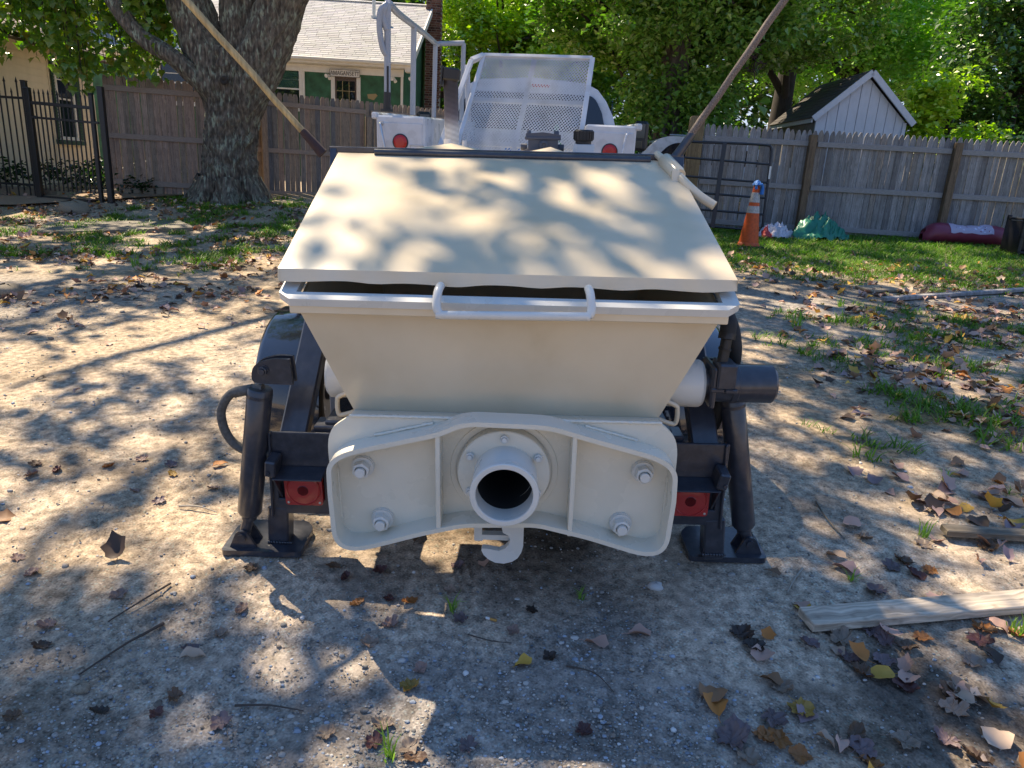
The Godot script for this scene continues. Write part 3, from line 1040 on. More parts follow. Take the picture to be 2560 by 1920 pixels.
	var cast = v2([-0.078, 1.38, 0.082, 1.38, 0.086, 1.42, 0.07, 1.425, 0.07, 1.462, 0.082, 1.464, 0.082, 1.482, 0.04, 1.488, 0.0, 1.492, -0.04, 1.488, -0.078, 1.486, -0.078, 1.466, -0.066, 1.462, -0.066, 1.42, -0.082, 1.415])
	m.prism(cast, -0.07, 0.07, Transform3D(Basis(), hx))
	m.box(hx + V(0, 1.466, 0), V(0.165, 0.016, 0.15), Basis(), 0.004)
	m.lathe([Vector2(0.02, 0), Vector2(0.02, 0.014), Vector2(0.011, 0.016), Vector2(0.009, 0.01), Vector2(0, 0.01)], Transform3D(lie, hx + V(0.005, 1.436, 0.07)), 24)
	for sx in [-1, 1]:
		for sz in [-1, 1]:
			m.tube([hx + V(sx * 0.064, 1.46, sz * 0.05), hx + V(sx * 0.064, 1.496, sz * 0.05), hx + V(sx * 0.064, 1.5, sz * 0.05)], [0.013, 0.01, 0.006], 8)
		m.tube([hx + V(sx * 0.07, 1.425, 0.02), hx + V(sx * 0.1, 1.425, 0.02)], 0.016, 10)
	m.box(hx + V(-0.06, 1.39, 0.075), V(0.03, 0.025, 0.02), Basis(), 0.004)
	build("cast_housing", m, M.grey_cast, t, at)
	# filler cap on its neck and block
	m = MB.new()
	m.box(V(0.305, 1.42, -3.4), V(0.088, 0.05, 0.08), Basis(), 0.003)
	m.box(V(0.262, 1.422, -3.375), V(0.016, 0.05, 0.04), Basis(), 0.003)
	build("filler_block", m, M.truck_white, t, at)
	m = MB.new()
	m.lathe([Vector2(0.036, 1.44), Vector2(0.036, 1.458), Vector2(0.042, 1.46), Vector2(0.0435, 1.464), Vector2(0.0435, 1.502), Vector2(0.04, 1.507), Vector2(0, 1.508)], Transform3D(Basis(), V(0.301, 0, -3.4)), 32)
	for k in 20:
		var a = TAU * k / 20
		m.box(V(0.301 + cos(a) * 0.0445, 1.483, -3.4 + sin(a) * 0.0445), V(0.004, 0.036, 0.006), Basis(Vector3.UP, -a), 0.001)
	build("filler_cap", m, M.black_plastic, t, at)

	# the two long poles stuck in the sockets of the frame
	for d in [[V(-0.775, 1.39, -2.99), V(-1.23, 1.905, -2.98), 0.0135, 0.012, M.pole_yellow, "long yellow wooden pole leaning out to the left of the hopper lid"], [V(0.638, 1.405, -2.99), V(1.0, 2.01, -2.97), 0.0135, 0.0125, M.pole_rusty, "long grey brown weathered pole leaning out to the right of the hopper lid"]]:
		var dir = (d[1] - d[0]).normalized()
		var tilt_xf = Transform3D(Basis(Vector3.BACK, deg_to_rad(1.1)), Vector3.ZERO)
		var base = tilt_xf * d[0]
		var pole = thing("pole", d[5], "pole", Transform3D(Basis(), base), "")
		var dw = tilt_xf.basis * dir
		m = MB.new()
		var pts = []
		var rr = []
		for k in 15:
			pts.append(dw * (0.07 + k * 0.1) + V(rnd(-1, 1), rnd(-1, 1), rnd(-1, 1)) * 0.002)
			rr.append(d[2] + rnd(-0.0006, 0.0006))
		m.tube(pts, rr, 14)
		build("shaft", m, d[4], pole)
		m = MB.new()
		m.tube([V(0, 0, 0), dw * 0.05, dw * 0.105, dw * 0.115], [0.022, 0.0185, 0.0165, 0.0145], 14)
		build("socket", m, M.rust if d[0].x < 0 else M.slate, pole)
# ---------------------------------------------------------------- service truck and the car behind
func rect_ring(m, c, w, h, bar, d, bs = Basis()):   # four bars round an opening
	m.box(c + bs * V(0, h * 0.5 - bar * 0.5, 0), V(w, bar, d), bs, 0.003)
	m.box(c + bs * V(0, -h * 0.5 + bar * 0.5, 0), V(w, bar, d), bs, 0.003)
	m.box(c + bs * V(w * 0.5 - bar * 0.5, 0, 0), V(bar, h - bar * 2.0, d), bs, 0.003)
	m.box(c + bs * V(-w * 0.5 + bar * 0.5, 0, 0), V(bar, h - bar * 2.0, d), bs, 0.003)

func make_wheel(parent, c, r, w, dual = false):
	var turn = Transform3D(Basis(Vector3.BACK, PI / 2), c)
	var m = MB.new()
	var hw = w * 0.5
	m.lathe([Vector2(r * 0.58, -hw * 0.9), Vector2(r * 0.85, -hw), Vector2(r * 0.97, -hw * 0.85), Vector2(r, -hw * 0.6), Vector2(r, hw * 0.6), Vector2(r * 0.97, hw * 0.85), Vector2(r * 0.85, hw), Vector2(r * 0.58, hw * 0.9)], turn, 40)
	var o = build("wheel", m, M.rubber, parent)
	m = MB.new()
	m.lathe([Vector2(0.0, -hw * 0.5), Vector2(r * 0.55, -hw * 0.7), Vector2(r * 0.6, -hw * 0.9)], turn, 32)
	m.lathe([Vector2(r * 0.6, hw * 0.9), Vector2(r * 0.55, hw * 0.7), Vector2(r * 0.2, hw * 0.5), Vector2(0.0, hw * 0.55)], turn, 32)
	build("rim", m, M.truck_white, o)

func make_truck():
	var t = thing("service_truck", "white pickup truck with open service boxes, pipe rack and leaning mesh panel", "truck", Transform3D(Basis(Vector3.UP, deg_to_rad(-4.0)), Vector3(-0.14, 0, -5.6)))
	var m
	var top = 1.585
	for s in [-1.0, 1.0]:
		# one box on each side of the bed
		m = MB.new()
		m.box(V(s * 0.785, 1.03, -1.4), V(0.37, 1.06, 2.8), Basis(), 0.012)
		m.box(V(s * 0.985, 1.555, -1.4), V(0.045, 0.05, 2.8), Basis(), 0.01)
		var bx = build("side_box", m, M.truck_white, t)
		m = MB.new()
		m.lathe([Vector2(0.06, 0), Vector2(0.06, 0.012), Vector2(0.052, 0.014)], Transform3D(Basis(Vector3.RIGHT, PI / 2), V(s * 0.785, 1.375, 0.0)), 36)
		var lamp = build("light_grommet", m, M.black_plastic, bx)
		m = MB.new()
		m.lathe([Vector2(0.053, 0), Vector2(0.053, 0.012), Vector2(0.035, 0.02), Vector2(0, 0.022)], Transform3D(Basis(Vector3.RIGHT, PI / 2), V(s * 0.785, 1.375, 0.0)), 36)
		build("tail_light", m, M.red_reflector, t)
		m = MB.new()
		m.tube([V(s * 0.93, 1.5, 0.0), V(s * 0.93, 1.5, 0.045), V(s * 0.925, 1.49, 0.05), V(s * 0.895, 1.335, 0.055)] if s < 0 else [V(0.9, 1.5, 0.0), V(0.9, 1.5, 0.045), V(0.895, 1.49, 0.05), V(0.865, 1.3, 0.055)], 0.009, 10)
		m.lathe([Vector2(0.02, 0), Vector2(0.018, 0.012), Vector2(0, 0.012)], Transform3D(Basis(Vector3.RIGHT, PI / 2), V(s * (0.93 if s < 0 else 0.9), 1.5, 0.0)), 16)
		build("latch_handle", m, M.steel if s < 0 else M.truck_white, bx)
		m = MB.new()
		rect_ring(m, V(s * 0.66, 1.335, 0.006), 0.11, 0.05, 0.01, 0.012)
		build("plate_bracket", m, M.steel, bx)
		m = MB.new()   # door of the box end, a thin plate with a gap round it
		m.box(V(s * 0.785, 1.02, 0.002), V(0.33, 0.98, 0.01), Basis(), 0.003)
		build("end_door", m, M.truck_white, bx)
		m = MB.new()
		m.box(V(s * 0.965 , 1.05, -0.75), V(0.02, 0.9, 1.2), Basis(), 0.004)
		build("side_door", m, M.truck_white, bx)
		make_wheel(t, V(s * 0.83, 0.4, -1.35), 0.4, 0.25)
		make_wheel(t, V(s * 0.82, 0.4, -5.0), 0.4, 0.25)
	m = MB.new()
	m.box(V(0, 0.98, -1.4), V(1.2, 0.06, 2.8))
	m.box(V(0, 1.15, -2.76), V(1.2, 0.3, 0.05))
	build("bed", m, M.truck_white, t)
	m = MB.new()
	m.box(V(0, 0.62, 0.06), V(1.9, 0.18, 0.14), Basis(), 0.02)
	build("rear_bumper", m, M.steel, t)
	m = MB.new()
	m.box(V(0, 0.6, -2.6), V(0.8, 0.2, 5.4), Basis(), 0.01)
	build("chassis", m, M.black_plastic, t)

	# pipe rack along the left box
	var z1 = -0.12
	m = MB.new()
	var rail = curve([V(-0.905, 2.15, z1 + 0.005), V(-0.93, 2.24, z1 + 0.01), V(-0.9, 2.325, z1 - 0.03), V(-0.91, 2.31, -0.5), V(-0.96, 2.315, -1.75), V(-1.0, 2.315, -2.55), V(-0.96, 2.33, -2.68), V(-0.72, 2.345, -2.7)], 5)
	m.tube(rail, 0.026, 12)
	m.tube(curve([V(-0.9, 2.32, z1), V(-0.945, 2.27, z1 + 0.03), V(-0.955, 2.15, z1 + 0.03), V(-0.935, 2.02, z1 + 0.02), V(-0.9, 1.97, z1)], 6), 0.022, 10)
	var rack = build("pipe_rack", m, M.grey_pipe, t)
	for p in [[-0.9, z1, 2.32], [-0.93, -1.15, 2.31], [-0.995, -2.5, 2.31], [-0.73, -2.7, 2.34]]:
		m = MB.new()
		m.tube([V(p[0] - 0.015, top - (0.6 if p[0] > -0.8 else 0.0), p[1]), V(p[0], p[2], p[1])], 0.025, 12)
		build("rack_post", m, M.grey_pipe, rack)
	m = MB.new()
	m.tube([V(-0.917, top, z1 + 0.005), V(-0.91, top + 0.14, z1 + 0.005)], 0.028, 12)
	m.tube([V(-0.917, top, z1 + 0.005), V(-0.917, top + 0.02, z1 + 0.005)], 0.05, 12)
	m.tube([V(-0.908, top + 0.14, z1 + 0.012), V(-0.905, top + 0.32, z1 + 0.012)], 0.014, 8)
	build("post_sleeve", m, M.black_plastic, rack)
	m = MB.new()
	m.tube([V(-0.9, 2.3, z1), V(-0.9, 2.75, z1 - 0.02)], 0.02, 10)
	build("rack_whip", m, M.truck_white, rack)

	# mesh panel that leans forward in the bed: a frame, and strands that cross
	var bl = V(-0.47, 1.02, -0.12)
	var br = V(0.53, 1.02, -0.12)
	var tl = V(-0.28, 2.07, -0.88)
	var tr = V(0.62, 2.07, -0.78)
	m = MB.new()
	var face = (br - bl).cross(tl - bl).normalized()
	m.bar(bl, tl, 0.036, 0.035, face, 0.004)
	m.bar(br, tr, 0.04, 0.04, face, 0.004)
	m.bar(tl, tr, 0.032, 0.035, face, 0.004)
	m.bar(bl, br, 0.05, 0.04, face, 0.004)
	for f in [0.36, 0.68]:
		m.bar(bl.lerp(tl, f) - face * 0.03, br.lerp(tr, f) - face * 0.03, 0.04, 0.025, face, 0.003)
	m.bar(bl.lerp(br, 0.47) - face * 0.03, tl.lerp(tr, 0.47) - face * 0.03, 0.04, 0.025, face, 0.003)
	m.bar(V(-0.62, 1.02, -0.05), V(-0.37, 2.02, -0.78), 0.038, 0.035, face, 0.004)
	m.bar(V(-0.37, 2.02, -0.78), tl, 0.045, 0.04, face, 0.004)
	m.bar(V(-0.4, 1.98, -0.75), V(-0.36, 1.55, -0.62), 0.04, 0.03, face, 0.004)
	var panel = build("mesh_panel", m, M.truck_white, t)
	m = MB.new()
	var steps = 38
	for dirn in [0, 1]:
		for k in range(-steps, steps * 2):
			# strands run across the cells; clip each to the unit square
			var u0 = float(k) / steps
			var a = Vector2(u0, 0.0)
			var b = Vector2(u0 + 1.05, 1.0)
			var c0 = clampf((0.0 - a.x) / 1.05, 0.0, 1.0)
			var c1 = clampf((1.0 - a.x) / 1.05, 0.0, 1.0)
			if a.x >= 1.0 or b.x <= 0.0 or c1 - c0 < 0.01:
				continue
			var p = a.lerp(b, c0)
			var q = a.lerp(b, c1)
			if dirn == 1:
				p.x = 1.0 - p.x
				q.x = 1.0 - q.x
			var P = bl.lerp(br, p.x).lerp(tl.lerp(tr, p.x), p.y)
			var Q = bl.lerp(br, q.x).lerp(tl.lerp(tr, q.x), q.y)
			var f = face * (0.002 if dirn == 0 else -0.002)
			m.bar(P + f, Q + f, 0.0062, 0.004, face)
	tag(build("mesh_strands", m, M.truck_white, panel), "", "", "", "stuff")
	m = MB.new()
	m.box(V(0.2, 1.43, -0.47), V(0.13, 0.02, 0.004), Basis(V(1, 0, 0), 0.65))
	build("red_sticker", m, M.red_reflector, panel)

	# cab: a body swept from a side outline, glass set into it
	var cz = -2.95
	m = MB.new()
	var hw = [1.0, 1.0, 0.985, 0.93, 0.84, 0.74, 0.6, 0.0]
	var hy = [0.75, 1.25, 1.5, 1.68, 1.84, 1.955, 2.02, 2.06]
	m.smooth(1)
	for i in 7:
		for s in [-1.0, 1.0]:
			for zz in [[cz, cz - 1.5]]:
				var in0 = 0.0 if i < 3 else (hy[i] - 1.5) * 0.25
				var in1 = 0.0 if i + 1 < 3 else (hy[i + 1] - 1.5) * 0.25
				m.quad(V(s * hw[i], hy[i], zz[0] - in0), V(s * hw[i + 1], hy[i + 1], zz[0] - in1), V(s * hw[i + 1], hy[i + 1], zz[1] + in1 * 2.5), V(s * hw[i], hy[i], zz[1] + in0 * 2.5), V(s, 0.3 if i < 4 else 1.5, 0))
	m.flat()
	for i in 7:
		var in0 = 0.0 if i < 3 else (hy[i] - 1.5) * 0.25
		var in1 = 0.0 if i + 1 < 3 else (hy[i + 1] - 1.5) * 0.25
		for e in [[cz, -1.0, 1.0], [cz - 1.5, 2.5, -1.0]]:
			var za = e[0] + in0 * e[1]
			var zb = e[0] + in1 * e[1]
			m.quad(V(-hw[i], hy[i], za), V(hw[i], hy[i], za), V(hw[i + 1], hy[i + 1], zb), V(-hw[i + 1], hy[i + 1], zb), V(0, 0, e[2]))
	m.box(V(0, 0.98, cz - 2.05), V(1.9, 0.7, 1.15), Basis(), 0.08)
	var cab = build("cab", m, M.truck_white, t)
	m = MB.new()   # rear window, proud of the cab wall
	var rw = rounded(v2([-0.86, 1.5, 0.86, 1.5, 0.8, 1.72, 0.7, 1.9, -0.7, 1.9, -0.8, 1.72]), [0.05, 0.05, 0.02, 0.09, 0.09, 0.02], 5)
	m.prism(rw, 0.0, 0.012, Transform3D(Basis(V(1, 0, 0), -0.2), V(0, 0.03, cz + 0.29 + 0.012)))
	build("rear_window", m, M.dark_glass, cab)
	for s in [-1.0, 1.0]:
		m = MB.new()
		m.prism(rounded(v2([-1.25, 1.48, -0.25, 1.48, -0.35, 1.86, -1.0, 1.86]), 0.06, 5), 0.0, 0.014, Transform3D(Basis(Vector3.UP, PI / 2) * Basis(V(1, 0, 0), 0.0), V(s * 0.93, 0, cz)) * Transform3D(Basis(Vector3.UP, PI), Vector3.ZERO))
		build("side_window", m, M.dark_glass, cab)
		m = MB.new()
		m.box(V(s * 1.28, 1.49, cz - 0.35), V(0.17, 0.33, 0.1), Basis(), 0.03)
		m.box(V(s * 1.1, 1.43, cz - 0.4), V(0.24, 0.06, 0.06), Basis(), 0.01)
		var mi = build("wing_mirror", m, M.black_plastic, t)
		m = MB.new()
		m.box(V(s * 1.26, 1.545, cz - 0.298), V(0.12, 0.16, 0.006), Basis(), 0.002)
		m.box(V(s * 1.25, 1.4, cz - 0.298), V(0.1, 0.08, 0.006), Basis(), 0.002)
		build("mirror_glass", m, M.dark_glass, mi)
	m = MB.new()
	m.box(V(0.1, 1.975, cz - 0.09), V(0.2, 0.03, 0.02), Basis(), 0.004)
	build("third_light", m, M.red_reflector, cab)

func make_bed_load():
	var yaw = Transform3D(Basis(Vector3.UP, deg_to_rad(-4.0)), Vector3(-0.14, 0, -5.6))
	var m = MB.new()
	m.lathe([Vector2(0, 0), Vector2(0.13, 0), Vector2(0.155, 0.36), Vector2(0.16, 0.37), Vector2(0.15, 0.37), Vector2(0.12, 0.02)], Transform3D(), 28)
	tag(build("bucket", m, M.blue_cloth, null, yaw * Transform3D(Basis(), V(0.02, 1.01, -1.4))), "blue bucket in the truck bed seen through the mesh panel", "bucket")
	m = MB.new()
	m.lathe([Vector2(0, 0), Vector2(0.05, 0), Vector2(0.05, 0.2), Vector2(0.016, 0.28), Vector2(0.016, 0.36), Vector2(0, 0.36)], Transform3D(), 20)
	tag(build("bottle", m, M.tarp_green, null, yaw * Transform3D(Basis(), V(0.36, 1.2, -0.9))), "green bottle standing behind the mesh panel in the truck bed", "bottle")
	m = MB.new()
	m.box(V(0, 0.1, 0), V(0.7, 0.2, 0.5), Basis(), 0.02)
	tag(build("tool_chest", m, M.grey_pipe, null, yaw * Transform3D(Basis(), V(0.3, 1.01, -0.95))), "grey chest in the truck bed behind the mesh panel", "chest")

func make_suv():
	# a white car parked crosswise behind the end of the fence; its tail points to the left
	var t = thing("parked_car", "white car half hidden behind the end of the right fence", "car", tilted(Vector3(1.98, 0.0, -15.6), 0.0).scaled_local(Vector3(1, 0.86, 1)))
	var m = MB.new()
	var side = rounded(v2([0.0, 0.45, 0.05, 0.95, 0.12, 1.02, 0.62, 1.62, 0.85, 1.72, 2.4, 1.72, 3.1, 1.2, 4.3, 1.08, 4.5, 0.85, 4.5, 0.45]), [0.05, 0.1, 0.1, 0.12, 0.1, 0.2, 0.1, 0.1, 0.1, 0.05], 5)
	m.prism(side, -0.9, 0.9, Transform3D(), true)
	var body = build("body", m, M.truck_white, t)
	m = MB.new()
	m.prism(rounded(v2([0.55, 1.12, 0.85, 1.5, 1.0, 1.58, 2.3, 1.58, 2.85, 1.15]), 0.08, 5), 0.893, 0.906)
	build("side_window", m, M.dark_glass, body)
	m = MB.new()
	m.bar(V(0.13, 1.06, 0), V(0.55, 1.56, 0), 1.55, 0.03, V(-1, 0.8, 0))
	build("rear_window", m, M.dark_glass, body)
	m = MB.new()
	m.bar(V(0.9, 1.76, 0.7), V(2.3, 1.76, 0.7), 0.04, 0.03, Vector3.UP, 0.01)
	m.bar(V(0.9, 1.76, -0.7), V(2.3, 1.76, -0.7), 0.04, 0.03, Vector3.UP, 0.01)
	build("roof_rail", m, M.grey_pipe, body)
	for x in [0.85, 3.6]:
		for z in [-0.8, 0.8]:
			var turn = Transform3D(Basis(Vector3.RIGHT, PI / 2), V(x, 0.34, z))
			m = MB.new()
			m.lathe([Vector2(0, -0.11), Vector2(0.31, -0.11), Vector2(0.34, -0.08), Vector2(0.34, 0.08), Vector2(0.31, 0.11), Vector2(0, 0.11)], turn, 32)
			build("wheel", m, M.rubber, t)
# ---------------------------------------------------------------- fences
func picket_mesh(w, h, d, tip):
	var m = MB.new()
	var p
	if tip == 0:    # rounded point
		p = v2([-w / 2, 0, w / 2, 0, w / 2, h - 0.085, w * 0.36, h - 0.045, w * 0.17, h - 0.008, 0, h, -w * 0.17, h - 0.008, -w * 0.36, h - 0.045, -w / 2, h - 0.085])
	else:           # dog ear
		p = v2([-w / 2, 0, w / 2, 0, w / 2, h - 0.06, w * 0.28, h, -w * 0.28, h, -w / 2, h - 0.06])
	m.prism(p, -d / 2, d / 2)
	return m.mesh()

func fence_run(f, x0, x1, h, pitch, w, tip, mats, seed_, gap_chance = 0.0, skip = [], low = 0.03):
	var r = RandomNumberGenerator.new()
	r.seed = seed_
	var kinds = []
	for k in 4:
		kinds.append(picket_mesh(w - 0.004 + k * 0.0015, h - low + [0.0, -0.008, 0.012, 0.004][k], 0.018, tip))
	var x = x0
	while x < x1:
		var skipped = false
		for s in skip:
			if x > s[0] and x < s[1]:
				skipped = true
		if not skipped:
			var xf = Transform3D(Basis(Vector3.BACK, r.randf_range(-0.006, 0.006)) * Basis(Vector3.UP, r.randf_range(-0.03, 0.03)), V(x, low, r.randf_range(-0.004, 0.004)))
			put("picket", kinds[r.randi() % 4], M[mats[r.randi() % mats.size()]], f, xf)
		x += pitch + (0.012 if r.randf() < gap_chance else 0.0)

func fence_rail(f, a, b, wood, h = 0.085, d = 0.035, called = "rail"):
	var m = MB.new()
	m.bar(a, b, d, h, Vector3.UP, 0.004)
	build(called, m, M["rail_grey"] if wood.begins_with("picket") else M["rail_brown"], f)

func fence_post(f, x, z, h, w, wood, lean = 0.0, label = ""):
	var m = MB.new()
	m.bar(V(x, -0.1, z), V(x + lean, h, z), w, w, V(0, 0, 1), 0.008)
	return build("post", m, M[wood], f, Transform3D(), label)

func make_fences():
	# right fence: grey pickets, posts and rails on our side
	var f = thing("picket_fence", "weathered grey picket fence behind the cone and tube gate, posts on the near side", "fence", tilted(Vector3(4.82, 0.0, -12.6), -3.8))
	fence_run(f, -1.74, 4.6, 1.71, 0.0935, 0.089, 0, ["picket_grey", "picket_grey", "picket_pale", "picket_dark", "picket_warm", "picket_pale"], 3, 0.05)
	for s in [[-1.78, -0.05], [0.1, 2.28], [2.4, 4.6]]:
		fence_rail(f, V(s[0], 1.485, 0.03), V(s[1], 1.492, 0.03), "picket_grey")
		fence_rail(f, V(s[0], 0.78, 0.03), V(s[1], 0.785, 0.03), "picket_grey")
		fence_rail(f, V(s[0], 0.13, 0.03), V(s[1], 0.11, 0.03), "picket_pale")
	fence_post(f, 0.01, 0.07, 1.63, 0.115, "post_brown", -0.01)
	fence_post(f, 2.35, 0.07, 1.63, 0.115, "post_brown", 0.0)
	fence_post(f, 4.75, 0.07, 1.63, 0.115, "post_brown", 0.0)
	var m = MB.new()
	m.prism(rounded(v2([-2.04, -0.05, -1.8, -0.05, -1.8, 1.79, -1.83, 1.83, -2.02, 1.83, -2.05, 1.79]), 0.02, 3), -0.06, 0.05)
	build("end_post", m, M.post_yellow, f, Transform3D(), "broad yellowish end post")

	# left fences: two runs that meet behind the big tree
	var mats = ["plank_pink", "plank_rose", "plank_umber", "plank_pink", "plank_dull"]
	f = thing("board_fence", "brown board fence with three pale rails between iron gate and big tree", "fence", tilted(Vector3(-7.25, 0.0, -13.0), 10.0))
	fence_run(f, 0.02, 2.0, 2.08, 0.098, 0.094, 1, mats, 7, 0.1, [], 0.07)
	fence_rail(f, V(-0.02, 1.885, 0.03), V(2.02, 1.87, 0.03), "plank_rose", 0.09)
	fence_rail(f, V(-0.02, 1.105, 0.03), V(2.02, 1.105, 0.03), "plank_rose", 0.09)
	fence_rail(f, V(-0.02, 0.325, 0.03), V(2.02, 0.315, 0.03), "plank_rose", 0.09)
	m = MB.new()
	m.box(V(0.0, 0.09, -0.03), V(4.2, 0.14, 0.02))
	f = thing("board_fence", "dull brown dog-eared board fence running from the big tree to behind the truck", "fence", tilted(Vector3(-5.2, 0.0, -14.3), 28.0))
	fence_run(f, -0.1, 4.4, 1.99, 0.1, 0.096, 1, ["plank_dull", "plank_umber", "picket_dark", "plank_dull", "picket_warm"], 9, 0.14, [], 0.07)
	for s in [[-0.15, 2.2], [2.3, 4.45]]:
		fence_rail(f, V(s[0], 1.79, 0.03), V(s[1], 1.79, 0.03), "plank_dull")
		fence_rail(f, V(s[0], 0.93, 0.03), V(s[1], 0.935, 0.03), "plank_dull")
		fence_rail(f, V(s[0], 0.13, 0.03), V(s[1], 0.13, 0.03), "plank_dull")
	fence_post(f, 0.2, 0.07, 1.7, 0.115, "plank_dull")
	fence_post(f, 2.25, 0.07, 1.7, 0.115, "plank_dull")
	m = MB.new()
	m.box(V(0.17, 1.83, 0.08), V(0.3, 0.15, 0.05), Basis(), 0.006)
	build("rail_end", m, M.picket_pale, f)

	# iron fence and gate on the left
	f = thing("iron_fence", "black iron spear-topped fence at the left edge beside the gate", "fence", tilted(Vector3(-8.0, 0.0, -12.1), 0.0))
	var baluster = MB.new()
	baluster.box(V(0, 0.96, 0), V(0.019, 1.52, 0.019), Basis(), 0.002)
	baluster.flat()
	for k in 4:
		var a = TAU * k / 4 + PI / 4
		var b = TAU * (k + 1) / 4 + PI / 4
		baluster.tri(V(cos(a) * 0.017, 1.72, sin(a) * 0.017), V(cos(b) * 0.017, 1.72, sin(b) * 0.017), V(0, 1.8, 0), V(cos((a + b) / 2), 0.3, sin((a + b) / 2)))
		baluster.tri(V(cos(a) * 0.017, 1.72, sin(a) * 0.017), V(cos(b) * 0.017, 1.72, sin(b) * 0.017), V(0, 1.695, 0), V(cos((a + b) / 2), -0.3, sin((a + b) / 2)))
	var bm = baluster.mesh()
	var long_ = MB.new()
	long_.box(V(0, 0.99, 0), V(0.019, 1.78, 0.019), Basis(), 0.002)
	long_.flat()
	for k in 4:
		var a = TAU * k / 4 + PI / 4
		var b = TAU * (k + 1) / 4 + PI / 4
		long_.tri(V(cos(a) * 0.02, 1.88, sin(a) * 0.02), V(cos(b) * 0.02, 1.88, sin(b) * 0.02), V(0, 1.96, 0), V(cos((a + b) / 2), 0.3, sin((a + b) / 2)))
		long_.tri(V(cos(a) * 0.02, 1.88, sin(a) * 0.02), V(cos(b) * 0.02, 1.88, sin(b) * 0.02), V(0, 1.85, 0), V(cos((a + b) / 2), -0.3, sin((a + b) / 2)))
	var lm = long_.mesh()
	for k in 8:
		put("baluster", lm if k % 2 == 0 else bm, M.iron, f, Transform3D(Basis(), V(-0.17 - k * 0.098, 0, 0)))
	for y in [1.64, 0.29]:
		m = MB.new()
		m.bar(V(-1.0, y, 0), V(-0.09, y, 0), 0.038, 0.038, Vector3.UP, 0.003)
		build("rail", m, M.iron, f)
	m = MB.new()
	m.box(V(-0.05, 0.93, 0), V(0.075, 1.92, 0.075), Basis(), 0.006)
	m.box(V(-0.05, 1.9, 0), V(0.085, 0.02, 0.085), Basis(), 0.006)
	build("post", m, M.iron, f)
	var g = thing("iron_gate", "black iron gate of thin spear-topped bars between two square posts", "gate", tilted(Vector3(-8.0, 0.0, -12.0), -2.0))
	for k in 12:
		put("baluster", bm, M.iron, g, Transform3D(Basis().scaled(V(1, 0.985 - k * 0.001, 1)), V(0.165 + k * 0.075, 0.03, 0)))
	for y in [[1.58, 0.05], [1.36, 0.035], [0.13, 0.03]]:
		m = MB.new()
		m.bar(V(0.08, y[0], 0), V(1.1, y[0] - 0.03, 0), y[1], y[1], Vector3.UP, 0.003)
		build("rail", m, M.iron, g)
	for p in [[0.055, 1.78, 0.085], [1.085, 1.75, 0.06]]:
		m = MB.new()
		m.box(V(p[0], p[1] / 2 + 0.02, 0), V(p[2], p[1] - 0.04, p[2]), Basis(), 0.006)
		m.box(V(p[0], p[1] + 0.01, 0), V(p[2] + 0.008, 0.03, p[2] + 0.008), Basis(), 0.01)
		build("post", m, M.iron, g)
	m = MB.new()
	m.box(V(1.24, 0.93, -0.02), V(0.085, 1.9, 0.085), Basis(), 0.006)
	build("latch_post", m, M.iron, g)
	m = MB.new()
	m.box(V(1.14, 1.33, 0.02), V(0.1, 0.04, 0.03), Basis(), 0.006)
	m.box(V(0.12, 1.36, 0.02), V(0.12, 0.05, 0.03), Basis(), 0.006)
	build("hinge", m, M.iron, g)

	# tube gate that leans on the right fence
	var tg = thing("tube_gate", "black metal tube gate of six bars leaning against the grey fence", "gate", tilted(Vector3(3.2, 0.0, -12.1), 0.0))
	tg.transform.basis = tg.transform.basis * Basis(Vector3.RIGHT, -0.05)
	m = MB.new()
	m.tube(curve([V(0.86, 0.02, 0), V(0.855, 0.3, 0), V(0.845, 0.9, 0), V(0.835, 1.33, 0), V(0.815, 1.42, 0), V(0.74, 1.455, 0), V(0.3, 1.455, 0), V(-0.4, 1.44, 0), V(-0.56, 1.435, 0), V(-0.62, 1.4, 0), V(-0.635, 1.3, 0), V(-0.64, 0.9, 0), V(-0.645, 0.08, 0)], 5), 0.021, 12)
	build("frame", m, M.gate_iron, tg)
	for y in [1.175, 0.885, 0.64, 0.375, 0.115]:
		m = MB.new()
		m.tube([V(-0.64, y + 0.015, 0), V(0.85, y - 0.015, 0)], 0.018, 10)
		build("bar", m, M.gate_iron, tg)
	m = MB.new()
	m.bar(V(0.02, 0.1, 0.022), V(0.055, 1.45, 0.022), 0.07, 0.012, V(0, 0, 1), 0.002)
	build("strap", m, M.gate_iron, tg)
	m = MB.new()
	m.box(V(0.85, 1.03, 0.022), V(0.03, 0.2, 0.003))
	build("sticker", m, M.paper, tg)
# ---------------------------------------------------------------- houses and shed
func lettering(txt, height, depth):
	var tm = TextMesh.new()
	var f = SystemFont.new()
	f.font_names = PackedStringArray(["Droid Sans"])
	f.font_weight = 500
	tm.font = f
	tm.text = txt
	tm.font_size = 48
	tm.pixel_size = height / 34.0
	tm.depth = depth
	tm.curve_step = 1.0
	return tm

